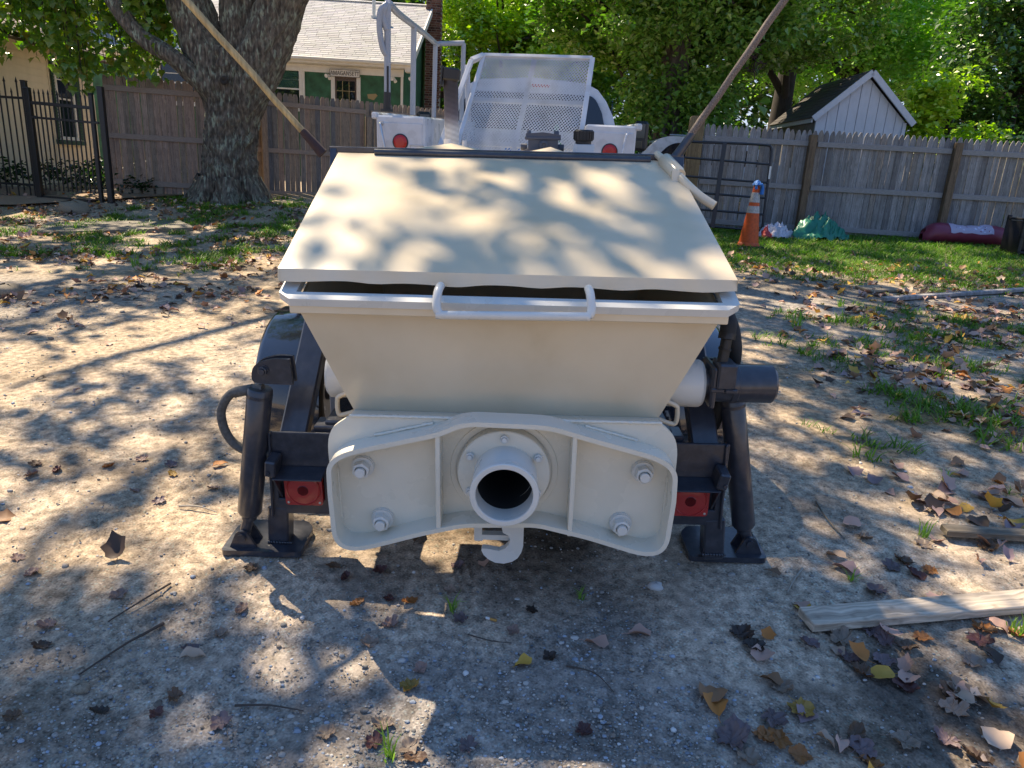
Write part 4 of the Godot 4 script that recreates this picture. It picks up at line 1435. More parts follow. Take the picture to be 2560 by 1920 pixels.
func shingle_roof(parent, xf, width, length, tab, course, base, sd):
	# courses climb along -z of xf; each tab is a thin slab of its own tone, all in one part
	var r = RandomNumberGenerator.new()
	r.seed = sd
	var m = MB.new()
	var rows = int(length / course)
	for j in rows:
		var x = -r.randf_range(0.0, tab)
		while x < width:
			var w = minf(tab, width - x)
			var x0 = maxf(x, 0.0)
			if x + w - x0 > 0.02:
				var k = r.randf_range(0.82, 1.08)
				m.col(Color(base.r * k, base.g * k * r.randf_range(0.97, 1.02), base.b * k * r.randf_range(0.95, 1.03)))
				m.box(xf * V((x0 + x + w) * 0.5, 0.01, -(j + 0.5) * course), V(x + w - x0 - 0.008, 0.012, course * 1.25), xf.basis * Basis(Vector3.RIGHT, -0.05))
			x += tab
	return tag(build("shingles", m, M.shingle_light, parent), "", "", "", "stuff")

func sash_window(parent, c, w, h, trim, out = 0.03, mullion = false):
	# c: middle of the opening on the wall face, which looks along +z
	var m = MB.new()
	rect_ring(m, c + V(0, 0, out * 0.5), w + trim * 2, h + trim * 2, trim, out + 0.02)
	m.box(c + V(0, -h * 0.5 - trim, out * 0.5 + 0.02), V(w + trim * 2.4, 0.04, 0.08), Basis(), 0.004)
	var o = build("window", m, M.white_trim, parent)
	m = MB.new()
	m.box(c + V(0, 0, 0.004), V(w, 0.035, 0.03))
	m.box(c + V(0, h * 0.25, 0.0), V(w, 0.02, 0.012))
	if mullion:
		m.box(c + V(-w / 6, 0, 0.002), V(0.016, h, 0.016))
		m.box(c + V(w / 6, 0, 0.002), V(0.016, h, 0.016))
	build("sash", m, M.white_trim, o)
	m = MB.new()
	m.box(c + V(0, 0, -0.012), V(w, h, 0.008))
	build("pane", m, M.dark_glass, o)
	return o

func make_green_house():
	var t = thing("green_house", "green cottage with pale shingle roof, white trim and brick chimney behind the board fence", "house", tilted(Vector3(-3.0, 0.0, -19.5), 0.0))
	var m = MB.new()
	m.box(V(-4.9, 1.36, -3.9), V(9.4, 2.9, 7.4))
	m.flat()
	for s in [0.0, 1.0]:   # gable triangles
		var x = -0.2 - s * 9.4
		m.tri(V(x, 2.81, -0.2), V(x, 2.81, -7.6), V(x, 4.88, -3.9), V(1.0 - 2.0 * s, 0, 0))
	build("wall", m, M.siding_green, t)
	# roof slabs and shingles
	var run = 4.3
	var rise = 2.07
	var slope = atan2(rise, 4.0)
	m = MB.new()
	var n = V(0, cos(slope), sin(slope))
	m.box(V(-4.85, 2.98 + rise * 0.5 - 0.05, 0.1 - 2.0), V(9.9, 0.05, 4.55), Basis(Vector3.RIGHT, slope))
	m.box(V(-4.85, 2.98 + rise * 0.5 - 0.05, -5.9), V(9.9, 0.05, 4.55), Basis(Vector3.RIGHT, -slope))
	var roof = build("roof", m, M.fascia, t)
	shingle_roof(roof, Transform3D(Basis(Vector3.RIGHT, slope), V(-9.82, 2.985, 0.13)), 9.9, 4.5, 0.3, 0.14, Color(0.60, 0.585, 0.575), 5)
	shingle_roof(roof, Transform3D(Basis(Vector3.UP, PI) * Basis(Vector3.RIGHT, slope), V(0.1, 2.985, -7.93)), 9.9, 4.5, 0.9, 0.14, Color(0.47, 0.45, 0.44), 6)
	m = MB.new()   # ridge cap
	m.box(V(-4.85, 5.07, -3.9), V(9.95, 0.05, 0.25), Basis(), 0.02)
	build("ridge_cap", m, M.white_trim, roof)
	m = MB.new()   # white rake boards
	m.bar(V(0.09, 2.95, 0.15), V(0.09, 5.03, -3.9), 0.04, 0.16, n)
	m.bar(V(0.09, 2.95, -7.9), V(0.09, 5.03, -3.9), 0.04, 0.16, V(0, n.y, -n.z))
	build("rake_board", m, M.white_trim, t)
	m = MB.new()   # fascia, gutter, soffit
	m.box(V(-4.85, 2.9, 0.13), V(9.9, 0.12, 0.03))
	m.bar(V(-9.8, 2.93, 0.2), V(0.1, 2.93, 0.2), 0.1, 0.09, Vector3.UP, 0.02)
	m.box(V(-4.85, 2.84, -0.02), V(9.85, 0.02, 0.3))
	m.box(V(0.02, 2.85, 0.0), V(0.24, 0.2, 0.3))
	build("gutter", m, M.white_trim, t)
	m = MB.new()   # frieze and corner boards
	m.box(V(-4.9, 2.74, -0.185), V(9.44, 0.17, 0.03))
	m.box(V(-0.22, 1.4, -0.18), V(0.06, 2.5, 0.045))
	m.box(V(-2.78, 1.4, -0.18), V(0.09, 2.5, 0.04))
	build("trim", m, M.white_trim, t)
	sash_window(t, V(-3.3, 2.22, -0.19), 0.85, 0.9, 0.07)
	m = MB.new()
	m.box(V(-3.3, 2.44, -0.175), V(0.8, 0.4, 0.006))
	build("blind", m, M.pane, t)
	sash_window(t, V(-6.0, 2.2, -0.19), 0.9, 0.9, 0.08)
	# door with a six-light window, sign above it
	m = MB.new()
	m.box(V(-2.0, 1.35, -0.18), V(0.1, 2.5, 0.05))
	m.box(V(-1.34, 1.35, -0.18), V(0.1, 2.5, 0.05))
	m.box(V(-1.67, 2.62, -0.18), V(0.56, 0.06, 0.05))
	var door = build("door", m, M.white_trim, t)
	m = MB.new()
	m.box(V(-1.67, 1.35, -0.195), V(0.56, 2.46, 0.03))
	build("door_leaf", m, M.fascia, door)
	m = MB.new()
	m.box(V(-1.67, 2.12, -0.176), V(0.47, 0.72, 0.006))
	build("pane", m, M.dark_glass, door)
	m = MB.new()
	for k in [-1, 1]:
		m.box(V(-1.67 + k * 0.085, 2.12, -0.17), V(0.014, 0.72, 0.012))
	for k in [0.12, -0.12]:
		m.box(V(-1.67, 2.12 + k, -0.169), V(0.47, 0.014, 0.012))
	build("muntin", m, M.bare_patch, door)
	m = MB.new()
	m.box(V(-1.68, 2.655, -0.115), V(0.78, 0.17, 0.03), Basis(), 0.006)
	var sg = build("name_board", m, M.white_trim, t)
	m = MB.new()
	rect_ring(m, V(-1.68, 2.655, -0.098), 0.78, 0.17, 0.009, 0.012)
	build("border", m, M.fascia, sg)
	var letters = put("lettering", lettering("AMAGANSETT", 0.098, 0.008), M.letter, sg, Transform3D(Basis().scaled(V(0.86, 1, 1)), V(-1.68, 2.655, -0.095)))
	# lamps, patches of bare wall, meter box, cellar door
	for p in [V(-2.1, 2.6, -0.1), V(0.02, 2.66, -0.25), V(-0.42, 2.62, -0.1)]:
		m = MB.new()
		m.tube([p, p + V(0.0, -0.02, 0.06), p + V(-0.03, -0.04, 0.12)], [0.025, 0.04, 0.05], 12)
		m.tube([p, p + V(0.03, -0.05, 0.05), p + V(0.06, -0.1, 0.09)], [0.025, 0.035, 0.045], 12)
		build("flood_lamp", m, M.lamp_white, t)
	m = MB.new()
	m.prism(v2([-1.1, 2.1, -0.95, 2.06, -0.85, 2.18, -0.9, 2.22, -1.12, 2.2]), -0.2, -0.188)
	build("bare_patch", m, M.bare_patch, t)
	m = MB.new()
	m.prism(v2([-2.3, 1.7, -2.0, 1.72, -2.06, 1.86, -2.26, 1.84]), -0.2, -0.188)
	var side = Transform3D(Basis(Vector3.UP, PI / 2), V(-0.2, 0, 0))
	build("bare_patch", m, M.bare_patch, t)
	m = MB.new()
	m.prism(v2([1.9, 1.3, 2.6, 1.3, 2.5, 2.2, 2.2, 2.4, 1.95, 2.25]), 0.0, 0.012, side)
	build("bare_patch", m, M.bare_patch, t)
	m = MB.new()
	m.box(V(-0.18, 2.1, -1.55), V(0.05, 1.4, 0.09))
	build("downpipe", m, M.white_trim, t)
	m = MB.new()
	m.box(V(-0.1, 1.6, -2.6), V(0.25, 0.8, 0.6), Basis(), 0.01)
	m.box(V(-0.1, 2.02, -2.6), V(0.3, 0.04, 0.66), Basis(), 0.01)
	build("meter_box", m, M.bare_patch, t)
	# vent pipe and dish on the roof
	m = MB.new()
	m.tube([V(-1.45, 4.4, -2.7), V(-1.45, 5.4, -2.7)], 0.05, 12)
	m.tube([V(-1.45, 4.4, -2.7), V(-1.45, 4.5, -2.7)], 0.09, 12)
	build("vent_pipe", m, M.lamp_white, roof)
	# chimney, brick by brick on the faces in view
	var ch = V(0.1, 0, -3.9)
	m = MB.new()
	m.box(ch + V(0.02, 2.9, 0), V(0.40, 6.2, 0.7))
	var cm = build("chimney", m, M.mortar, t)
	var bm = MB.new()
	bm.box(Vector3.ZERO, V(0.135, 0.052, 0.05), Basis(), 0.005)
	var brick = bm.mesh()
	var bs = ["brick", "brick", "brick_pale", "brick_dark"]
	for j in 62:
		var y = 2.05 + j * 0.066
		for k in 3:
			var off = 0.0 if j % 2 == 0 else 0.07
			var w = -0.135 + k * 0.145 + off * 0.5
			put("brick", brick, M[bs[rng.randi() % 4]], cm, Transform3D(Basis(), ch + V(0.02 + w - 0.01, y, 0.34 + rnd(-0.004, 0.004))))
	for j in 26:
		for k in 4:
			put("brick", brick, M[bs[rng.randi() % 4]], cm, Transform3D(Basis(Vector3.UP, PI / 2), ch + V(0.21 + rnd(-0.003, 0.003), 2.6 + j * 0.132, -0.24 + k * 0.16)))

func make_cream_house():
	# its long side runs away from us behind the iron fence
	var t = thing("cream_house", "cream lap-sided house with dark shutters at the left edge", "house", tilted(Vector3(-9.35, 0.0, -13.6), 90.0))
	var m = MB.new()
	m.box(V(-0.9, 1.35, -2.03), V(7.16, 2.74, 4.0))
	build("wall", m, M.siding_cream, t)
	var bm = MB.new()
	bm.box(V(0, 0, 0), V(7.18, 0.13, 0.012), Basis(Vector3.RIGHT, 0.1), 0.002)
	var board = bm.mesh()
	for k in 22:
		put("siding_board", board, M.siding_cream, t, Transform3D(Basis(), V(-0.9, 0.06 + k * 0.125, -0.018)))
	var eb = MB.new()
	eb.box(V(0, 0, 0), V(0.012, 0.13, 4.0), Basis(Vector3.BACK, -0.1), 0.002)
	var eboard = eb.mesh()
	for k in 22:
		put("siding_board", eboard, M.siding_cream, t, Transform3D(Basis(), V(2.692, 0.06 + k * 0.125, -2.03)))
	m = MB.new()
	m.box(V(2.68, 1.37, -0.01), V(0.07, 2.72, 0.05))
	m.box(V(1.24, 1.37, -0.012), V(0.025, 2.72, 0.03))
	build("corner_board", m, M.siding_cream, t)
	# window with shutters
	sash_window(t, V(1.635, 1.78, 0.02), 0.49, 1.44, 0.055)
	for d in [[1.325, 0.075], [2.06, 0.26]]:
		m = MB.new()
		m.box(V(d[0], 1.78, 0.02), V(d[1], 1.55, 0.03), Basis(), 0.004)
		for k in 26:
			m.box(V(d[0], 1.06 + k * 0.055, 0.037), V(d[1] - 0.03, 0.03, 0.012), Basis(Vector3.RIGHT, 0.5))
		build("shutter", m, M.shutter_green, t)
	m = MB.new()
	m.box(V(1.66, 0.95, 0.05), V(0.85, 0.09, 0.12), Basis(), 0.006)
	build("window_box", m, M.shutter_green, t)
	# eaves
	m = MB.new()
	var sl = 0.42
	m.box(V(-0.75, 2.79 + 0.75, 0.3 - 1.9), V(7.5, 0.05, 4.6), Basis(Vector3.RIGHT, sl))
	var roof = build("roof", m, M.fascia, t)
	shingle_roof(roof, Transform3D(Basis(Vector3.RIGHT, sl), V(-4.5, 2.72, 0.42)), 7.5, 4.5, 0.3, 0.15, Color(0.36, 0.29, 0.27), 8)
	m = MB.new()
	m.box(V(-0.75, 2.70, 0.36), V(7.5, 0.15, 0.03))
	m.box(V(-0.75, 2.75, 0.18), V(7.5, 0.02, 0.4))
	build("fascia", m, M.fascia, t)
	m = MB.new()
	m.box(V(2.3, 2.67, 0.37), V(1.2, 0.14, 0.07), Basis(), 0.01)
	build("gutter", m, M.shutter_green, t)

func make_shed():
	var t = thing("garden_shed", "small white gabled board shed with dark roof beyond the grey fence", "shed", tilted(Vector3(7.05, 0.0, -16.0), 0.0))
	var m = MB.new()
	m.box(V(0.05, 1.0, -1.3), V(1.86, 2.02, 2.5))
	m.flat()
	for z in [-0.06, -2.54]:
		m.tri(V(-0.88, 2.0, z), V(0.98, 2.0, z), V(0.07, 2.83, z), V(0, 0, 1 if z > -1 else -1))
	build("wall", m, M.picket_dark, t)
	for k in 9:   # boards on the gable, each cut to the slope
		var a = -0.88 + k * 0.2067
		var b = a + 0.196
		var ya = 2.83 - absf(a - 0.07) * 0.90
		var yb = 2.83 - absf(b - 0.07) * 0.90
		var p = [Vector2(a, 0), Vector2(b, 0), Vector2(b, yb)]
		if a < 0.07 and b > 0.07:
			p.append(Vector2(0.07, 2.83))
		p.append(Vector2(a, ya))
		m = MB.new()
		m.prism(p, -0.06, -0.03 + rnd(-0.003, 0.003))
		build("board", m, M.shed_white, t)
	m = MB.new()
	m.bar(V(0.07, 2.93, 0.075), V(-1.0, 1.97, 0.075), 0.04, 0.12, V(-0.66, 0.75, 0))
	m.bar(V(0.07, 2.93, 0.075), V(1.12, 1.97, 0.075), 0.04, 0.12, V(0.66, 0.75, 0))
	m.bar(V(-1.0, 1.94, 0.02), V(-1.0, 1.94, -2.6), 0.03, 0.08, Vector3.UP)
	m.box(V(-0.87, 1.0, -0.02), V(0.07, 2.0, 0.05))
	m.box(V(0.97, 1.0, -0.02), V(0.07, 2.0, 0.05))
	build("trim", m, M.shed_white, t)
	m = MB.new()
	var L = Vector2(1.1, 0.98).length()
	for s in [-1.0, 1.0]:
		m.box(V(0.07 + s * 0.545, 2.48, -1.28), V(L, 0.03, 2.66), Basis(Vector3.BACK, -s * 0.735))
	var roof = build("roof", m, M.fascia, t)
	var sx = Basis(V(0, 0, 1), V(0.742, 0.67, 0), V(-0.67, 0.742, 0))
	shingle_roof(roof, Transform3D(Basis(V(0, 0, -1), V(-0.67, 0.742, 0), V(-0.742, -0.67, 0)), V(-1.03, 1.99, 0.06)), 2.68, 1.47, 0.3, 0.13, Color(0.10, 0.088, 0.078), 12)
	shingle_roof(roof, Transform3D(Basis(V(0, 0, 1), V(0.67, 0.742, 0), V(0.742, -0.67, 0)), V(1.17, 1.99, -2.62)), 2.68, 1.47, 0.3, 0.13, Color(0.10, 0.088, 0.078), 13)
# ---------------------------------------------------------------- trees
func leaf_spray(n, spread, size, sd, lobed = false):   # a spray of folded leaves, used many times over
	var r = RandomNumberGenerator.new()
	r.seed = sd
	var m = MB.new()
	m.flat()
	for k in n:
		var c = V(r.randf_range(-1, 1), r.randf_range(-0.7, 0.7), r.randf_range(-1, 1)) * spread
		var b = Basis.from_euler(V(r.randf_range(-0.7, 0.7), r.randf_range(0, TAU), r.randf_range(-0.7, 0.7)))
		var s = size * r.randf_range(0.75, 1.25)
		if lobed:
			add_maple(m, Transform3D(b, c), s, 0.12)
		else:
			var tip = c + b * V(0, -0.15 * s, s)
			var l = c + b * V(-0.36 * s, 0.1 * s, 0.42 * s)
			var q = c + b * V(0.36 * s, 0.1 * s, 0.42 * s)
			m.tri(c, l, tip, b * Vector3.UP)
			m.tri(c, tip, q, b * Vector3.UP)
	return m.mesh()

func add_maple(m, xf, s, droop, dead = false):   # a five-lobed leaf, cupped a little; the stalk end lies at the origin
	var o = [[0.0, 0.0], [0.22, 0.02], [0.46, -0.02], [0.40, 0.22], [0.60, 0.42], [0.36, 0.50], [0.30, 0.62], [0.18, 0.72], [0.0, 1.0]]
	if dead:
		o = [[0.0, 0.0], [0.24, 0.02], [0.40, 0.10], [0.40, 0.28], [0.52, 0.46], [0.40, 0.58], [0.30, 0.68], [0.17, 0.82], [0.0, 1.0]]
	var left = []
	var right = []
	var cup = 1.1 if dead else 0.3
	for q in o:
		left.append(xf * V(-q[0] * s, (cup * q[0] * q[0] - droop * q[1] * q[1]) * s, q[1] * s))
		right.append(xf * V(q[0] * s, (cup * q[0] * q[0] - droop * q[1] * q[1]) * s, q[1] * s))
	var mid = xf * V(0, -0.04 * s, 0.42 * s)
	var up = xf.basis * Vector3.UP
	for k in o.size() - 1:
		m.tri(mid, left[k], left[k + 1], up)
		m.tri(mid, right[k], right[k + 1], up)

func bark_tube(m, pts, rr, sides, rough, sd):   # a limb whose surface is ridged like old bark
	var n1 = FastNoiseLite.new()
	n1.seed = sd
	n1.frequency = 1.0
	n1.fractal_type = FastNoiseLite.FRACTAL_RIDGED
	n1.fractal_octaves = 3
	var n = pts.size()
	var rings = []
	var u = (pts[1] - pts[0]).normalized().cross(V(0.2, 0.1, 1)).normalized()
	for i in n:
		var t = (pts[min(i + 1, n - 1)] - pts[max(i - 1, 0)]).normalized()
		u = (u - t * u.dot(t)).normalized()
		var v = t.cross(u)
		var ring = []
		for k in sides:
			var a = TAU * k / sides
			var d = u * cos(a) + v * sin(a)
			var g = n1.get_noise_3d(cos(a) * rr[i] * 6.0, i * 0.05 + sin(a * 2.0) * 0.06, sin(a) * rr[i] * 6.0)
			ring.append(pts[i] + d * (rr[i] * (1.0 + 0.05 * sin(a * 3.0 + i * 0.03)) + g * rough))
		rings.append(ring)
	m.smooth(1)
	for i in n - 1:
		for k in sides:
			var k2 = (k + 1) % sides
			m.quad(rings[i][k], rings[i][k2], rings[i + 1][k2], rings[i + 1][k], (rings[i][k] + rings[i + 1][k2]) * 0.5 - (pts[i] + pts[i + 1]) * 0.5)

func dense(pts, rr, step):   # resample a limb so that its rings are step apart
	var c = curve(pts, 24)
	var out = [c[0]]
	var ro = [rr[0]]
	var acc = 0.0
	for i in range(1, c.size()):
		acc += c[i].distance_to(c[i - 1])
		if acc >= step:
			acc = 0.0
			out.append(c[i])
			var f = float(i) / (c.size() - 1) * (rr.size() - 1)
			var k = mini(int(f), rr.size() - 2)
			ro.append(lerpf(rr[k], rr[k + 1], f - k))
	return [out, ro]

func limb(m, pts, rr, sides = 10):
	var c = curve(pts, 4)
	var ro = []
	for i in c.size():
		var f = float(i) / (c.size() - 1) * (rr.size() - 1)
		var k = mini(int(f), rr.size() - 2)
		ro.append(lerpf(rr[k], rr[k + 1], f - k))
	m.tube(c, ro, sides, false)

func shade_wanted(x, z):   # how thick the canopy grows along the sun's way to a spot of the yard
	var s = 0.5
	s = lerpf(s, 0.87, smoothstep(-1.85, -1.68, z) * smoothstep(0.0, -0.2, x))                              # near foreground
	s = lerpf(s, 0.2, smoothstep(0.30, 0.12, Vector2((x + 0.38) * 0.8, z + 1.89).length()))                          # the lit sand left of the hook
	s = lerpf(s, 0.5, smoothstep(-0.4, -0.2, x) * smoothstep(1.4, 1.1, x) * smoothstep(-2.5, -2.2, z))     # reaches the lid
	s = lerpf(s, 0.66, smoothstep(1.1, 1.8, x) * smoothstep(-7.0, -5.0, z))                                 # right of the trailer
	s = lerpf(s, 0.33, smoothstep(-0.7, -1.3, x) * smoothstep(-1.9, -2.3, z) * smoothstep(-5.6, -4.6, z))
	s = lerpf(s, 0.22, smoothstep(-0.8, -0.2, x) * smoothstep(2.2, 1.6, x) * smoothstep(-3.9, -4.5, z) * smoothstep(-9.0, -8.0, z))   # reaches the truck
	s = lerpf(s, 0.45, smoothstep(2.0, 4.0, x) * smoothstep(-7.5, -9.0, z))
	s = lerpf(s, 0.1, smoothstep(-4.0, -4.6, x) * smoothstep(-9.6, -10.4, z))                               # reaches the low branch
	s = lerpf(s, 0.03, smoothstep(-13.5, -15.0, z))
	return s

func make_big_tree():
	var t = thing("maple_tree", "huge old rough-barked tree with forked lichened trunk in front of the board fence", "tree", tilted(Vector3(-5.3, 0.05, -12.9), 0.0))
	var m = MB.new()
	# flare, trunk and three stems
	var d = dense([V(0.15, -0.15, 0), V(0.15, 0.1, 0), V(0.16, 0.45, 0), V(0.2, 1.1, 0), V(0.31, 1.8, 0), V(0.38, 2.2, 0), V(0.43, 2.5, 0)], [0.60, 0.51, 0.425, 0.385, 0.385, 0.44, 0.36], 0.025)
	bark_tube(m, d[0], d[1], 110, 0.085, 3)
	for st in [
		[[V(0.2, 1.45, 0.05), V(0.04, 2.1, 0.08), V(-0.18, 2.7, 0.05), V(-0.4, 3.3, 0), V(-0.9, 4.6, -0.2), V(-2.0, 6.4, -0.4), V(-3.0, 8.2, -0.2)], [0.24, 0.34, 0.33, 0.31, 0.26, 0.18, 0.08], 4],
		[[V(0.4, 1.9, -0.1), V(0.43, 2.4, -0.14), V(0.46, 3.3, -0.2), V(0.5, 5.0, -0.3), V(0.9, 7.2, 0.2), V(0.7, 9.5, 0.3)], [0.34, 0.36, 0.34, 0.28, 0.2, 0.07], 5],
		[[V(0.34, 1.15, 0.03), V(0.5, 1.7, 0.06), V(0.72, 2.2, 0.08), V(0.95, 2.7, 0.08), V(1.2, 3.3, 0.06), V(1.8, 4.6, 0.3), V(2.9, 6.2, 0.9), V(4.4, 7.6, 1.6)], [0.2, 0.30, 0.37, 0.36, 0.34, 0.28, 0.19, 0.08], 6],
	]:
		d = dense(st[0], st[1], 0.035)
		bark_tube(m, d[0], d[1], 72, 0.065, st[2])
	for k in 7:   # roots
		var a = TAU * k / 7 + 0.3
		var p0 = V(0.15 + cos(a) * 0.36, 0.36, sin(a) * 0.42)
		d = dense([p0, V(0.15 + cos(a) * 0.58, 0.1, sin(a) * 0.58), V(0.15 + cos(a) * 0.85, -0.1, sin(a) * 0.85)], [0.2, 0.15, 0.08], 0.04)
		bark_tube(m, d[0], d[1], 24, 0.03, 20 + k)
	var trunk = build("trunk", m, M.bark, t)
	# the thin lichened limb that arches out to the left
	m = MB.new()
	d = dense([V(0.25, 1.62, 0.1), V(-0.12, 1.98, 0.34), V(-0.5, 2.3, 0.45), V(-0.95, 2.55, 0.42), V(-1.32, 2.95, 0.4), V(-1.55, 3.4, 0.42), V(-1.9, 4.2, 0.6)], [0.2, 0.155, 0.135, 0.125, 0.12, 0.11, 0.08], 0.03)
	bark_tube(m, d[0], d[1], 40, 0.02, 9)
	build("limb", m, M.bark, t)
	m = MB.new()
	m.lathe([Vector2(0.07, 0), Vector2(0.05, 0.03), Vector2(0.03, 0.02), Vector2(0, -0.02)], Transform3D(Basis(Vector3.RIGHT, PI / 2), V(0.36, 1.98, 0.52)), 16)
	build("knot_hole", m, M.bark_dark, trunk)
	# drooping branch with leaves, left of the trunk
	var r = RandomNumberGenerator.new()
	r.seed = 77
	var where = []
	var tints = []
	m = MB.new()
	for k in 56:
		var u = k / 55.0
		var sx = lerpf(-0.7, -3.8, u) + r.randf_range(-0.2, 0.2)
		var low_y = 1.62 + 0.36 * absf(sx + 2.05) + 1.0 * pow(r.randf(), 1.5)
		var z0 = r.randf_range(-1.3, 0.15)
		var a = V(sx * 0.8 - 0.15, 3.7 + r.randf_range(-0.2, 0.5), 0.35 + z0 * 0.4)
		var b = V(sx, low_y, 0.3 + z0)
		var pts = curve([a, a.lerp(b, 0.4) + V(-0.1, 0.12, 0.05), b], 5)
		m.tube(pts, radii(0.014, 0.004, pts.size()), 5, false)
		var nl = 62
		for j in nl:
			var f = pow(r.randf(), 0.7)
			var p = pts[mini(int(f * (pts.size() - 1)), pts.size() - 1)] + V(r.randf_range(-1, 1), r.randf_range(-1, 0.6), r.randf_range(-1, 1)) * 0.2
			var s = r.randf_range(0.8, 1.25)
			where.append(Transform3D(Basis.from_euler(V(r.randf_range(0.1, 1.3), r.randf_range(0, TAU), r.randf_range(-0.4, 0.4))).scaled(V(s, s, s)), p))
			var y = r.randf()
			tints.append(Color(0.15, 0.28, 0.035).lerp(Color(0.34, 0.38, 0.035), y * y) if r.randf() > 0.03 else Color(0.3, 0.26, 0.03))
	build("branch", m, M.bark_dark, t)
	var ml = MB.new()
	ml.flat()
	add_maple(ml, Transform3D(), 0.125, 0.3)
	many("foliage", ml.mesh(), M.leaf, where, tints, t)
	# the crown overhead; it stands thicker or thinner as the dapples on the yard tell
	var inv = t.transform.affine_inverse()
	var sun = V(-0.49, 1.0, -0.60)
	where = []
	tints = []
	var tries = 0
	var blotch = FastNoiseLite.new()
	blotch.seed = 12
	blotch.frequency = 0.75
	blotch.fractal_octaves = 3
	while tries < 25000:
		tries += 1
		var p = V(r.randf_range(-14.0, 5.0), r.randf_range(6.0, 12.5), r.randf_range(-22.0, -4.0))
		var e = V((p.x + 4.2) / 9.6, (p.y - 9.0) / 3.6, (p.z + 13.4) / 9.4)
		if e.length() > 1.0:
			continue
		var g = p - sun * p.y
		var aim = shade_wanted(g.x, g.z)
		var thick = -log(1.0 - clampf(aim, 0.0, 0.92))
		thick *= clampf(1.0 + 3.0 * blotch.get_noise_2d(g.x, g.z * 1.4), 0.6 * smoothstep(0.6, 0.85, aim), 2.4)
		if r.randf() > thick / 2.8:
			continue
		var s = r.randf_range(0.8, 1.3)
		where.append(inv * Transform3D(Basis.from_euler(V(r.randf_range(-0.4, 0.4), r.randf_range(0, TAU), r.randf_range(-0.4, 0.4))).scaled(V(s, s, s)), p))
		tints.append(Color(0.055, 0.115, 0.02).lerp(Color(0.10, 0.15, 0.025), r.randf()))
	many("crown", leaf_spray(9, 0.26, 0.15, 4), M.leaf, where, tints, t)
	# boughs that carry it
	m = MB.new()
	for k in 16:
		var a = TAU * k / 16.0 + r.randf_range(-0.2, 0.2)
		var from = [V(-0.9, 4.6, -0.2), V(0.6, 5.6, -0.2), V(1.8, 4.6, 0.3)][k % 3]
		var to = V(0.9 + cos(a) * 6.5, 6.6 + r.randf_range(-0.6, 2.4), -1.2 + sin(a) * 6.5)
		limb(m, [from, from.lerp(to, 0.4) + V(0, 0.8, 0), to], [0.14, 0.09, 0.03], 8)
	build("bough", m, M.bark_dark, t)

func make_tree(called, label, base, trunk, blobs, tone_a, tone_b, sprays, spray_size, bark, sd, fork = 3, leaf_mat = "leaf_deep"):
	# trunk: [height, radius, lean x]; blobs: [centre relative to base, half sizes]
	var t = thing(called, label, "tree", tilted(base, 0.0))
	var r = RandomNumberGenerator.new()
	r.seed = sd
	var m = MB.new()
	var h = trunk[0]
	var tops = V(trunk[2], h, 0)
	limb(m, [V(0, -0.2, 0), V(trunk[2] * 0.2, h * 0.35, 0.05), V(trunk[2] * 0.6, h * 0.7, -0.05), tops], [trunk[1] * 1.25, trunk[1], trunk[1] * 0.85, trunk[1] * 0.6], 14)
	build("trunk", m, M[bark], t)
	m = MB.new()
	for k in fork * 3:
		var bl = blobs[r.randi() % blobs.size()]
		var st = V(trunk[2] * 0.7, h * r.randf_range(0.45, 0.98), 0)
		var en = bl[0] + V(r.randf_range(-0.7, 0.7) * bl[1].x, r.randf_range(-0.6, 0.5) * bl[1].y, r.randf_range(-0.7, 0.7) * bl[1].z)
		limb(m, [st, st.lerp(en, 0.5) + V(0, 0.3, 0), en], [trunk[1] * 0.45, trunk[1] * 0.25, 0.02], 7)
	build("bough", m, M[bark], t)
	var where = []
	var tints = []
	var clump = FastNoiseLite.new()
	clump.seed = sd
	clump.frequency = 0.55
	var vol = 0.0
	for bl in blobs:
		vol += bl[1].x * bl[1].y * bl[1].z
	for bl in blobs:
		var n = int(sprays * 0.62 * bl[1].x * bl[1].y * bl[1].z / vol)
		var got = 0
		var tries = 0
		while got < n and tries < n * 8:
			tries += 1
			var q = V(r.randf_range(-1, 1), r.randf_range(-1, 1), r.randf_range(-1, 1))
			if q.length() > 1.0 or q.length() < 0.35:
				continue
			var p = bl[0] + q * bl[1] * V(1, 1, 0.75)
			var c = clump.get_noise_3d(p.x + base.x, p.y * 1.4, p.z + base.z)
			if c < r.randf_range(-0.22, 0.22):
				continue
			got += 1
			var s = r.randf_range(0.75, 1.25)
			where.append(Transform3D(Basis.from_euler(V(r.randf_range(-0.5, 0.5), r.randf_range(0, TAU), r.randf_range(-0.5, 0.5))).scaled(V(s, s, s)), p))
			var tn = tone_a.lerp(tone_b, clampf(r.randf() * 0.7 + c * 0.6, 0, 1))
			tints.append(Color(tn.r * 3.1, tn.g * 2.7, tn.b * 2.5))
	many("crown", leaf_spray(10, spray_size * 1.7, spray_size, sd), M[leaf_mat], where, tints, t)
	return t

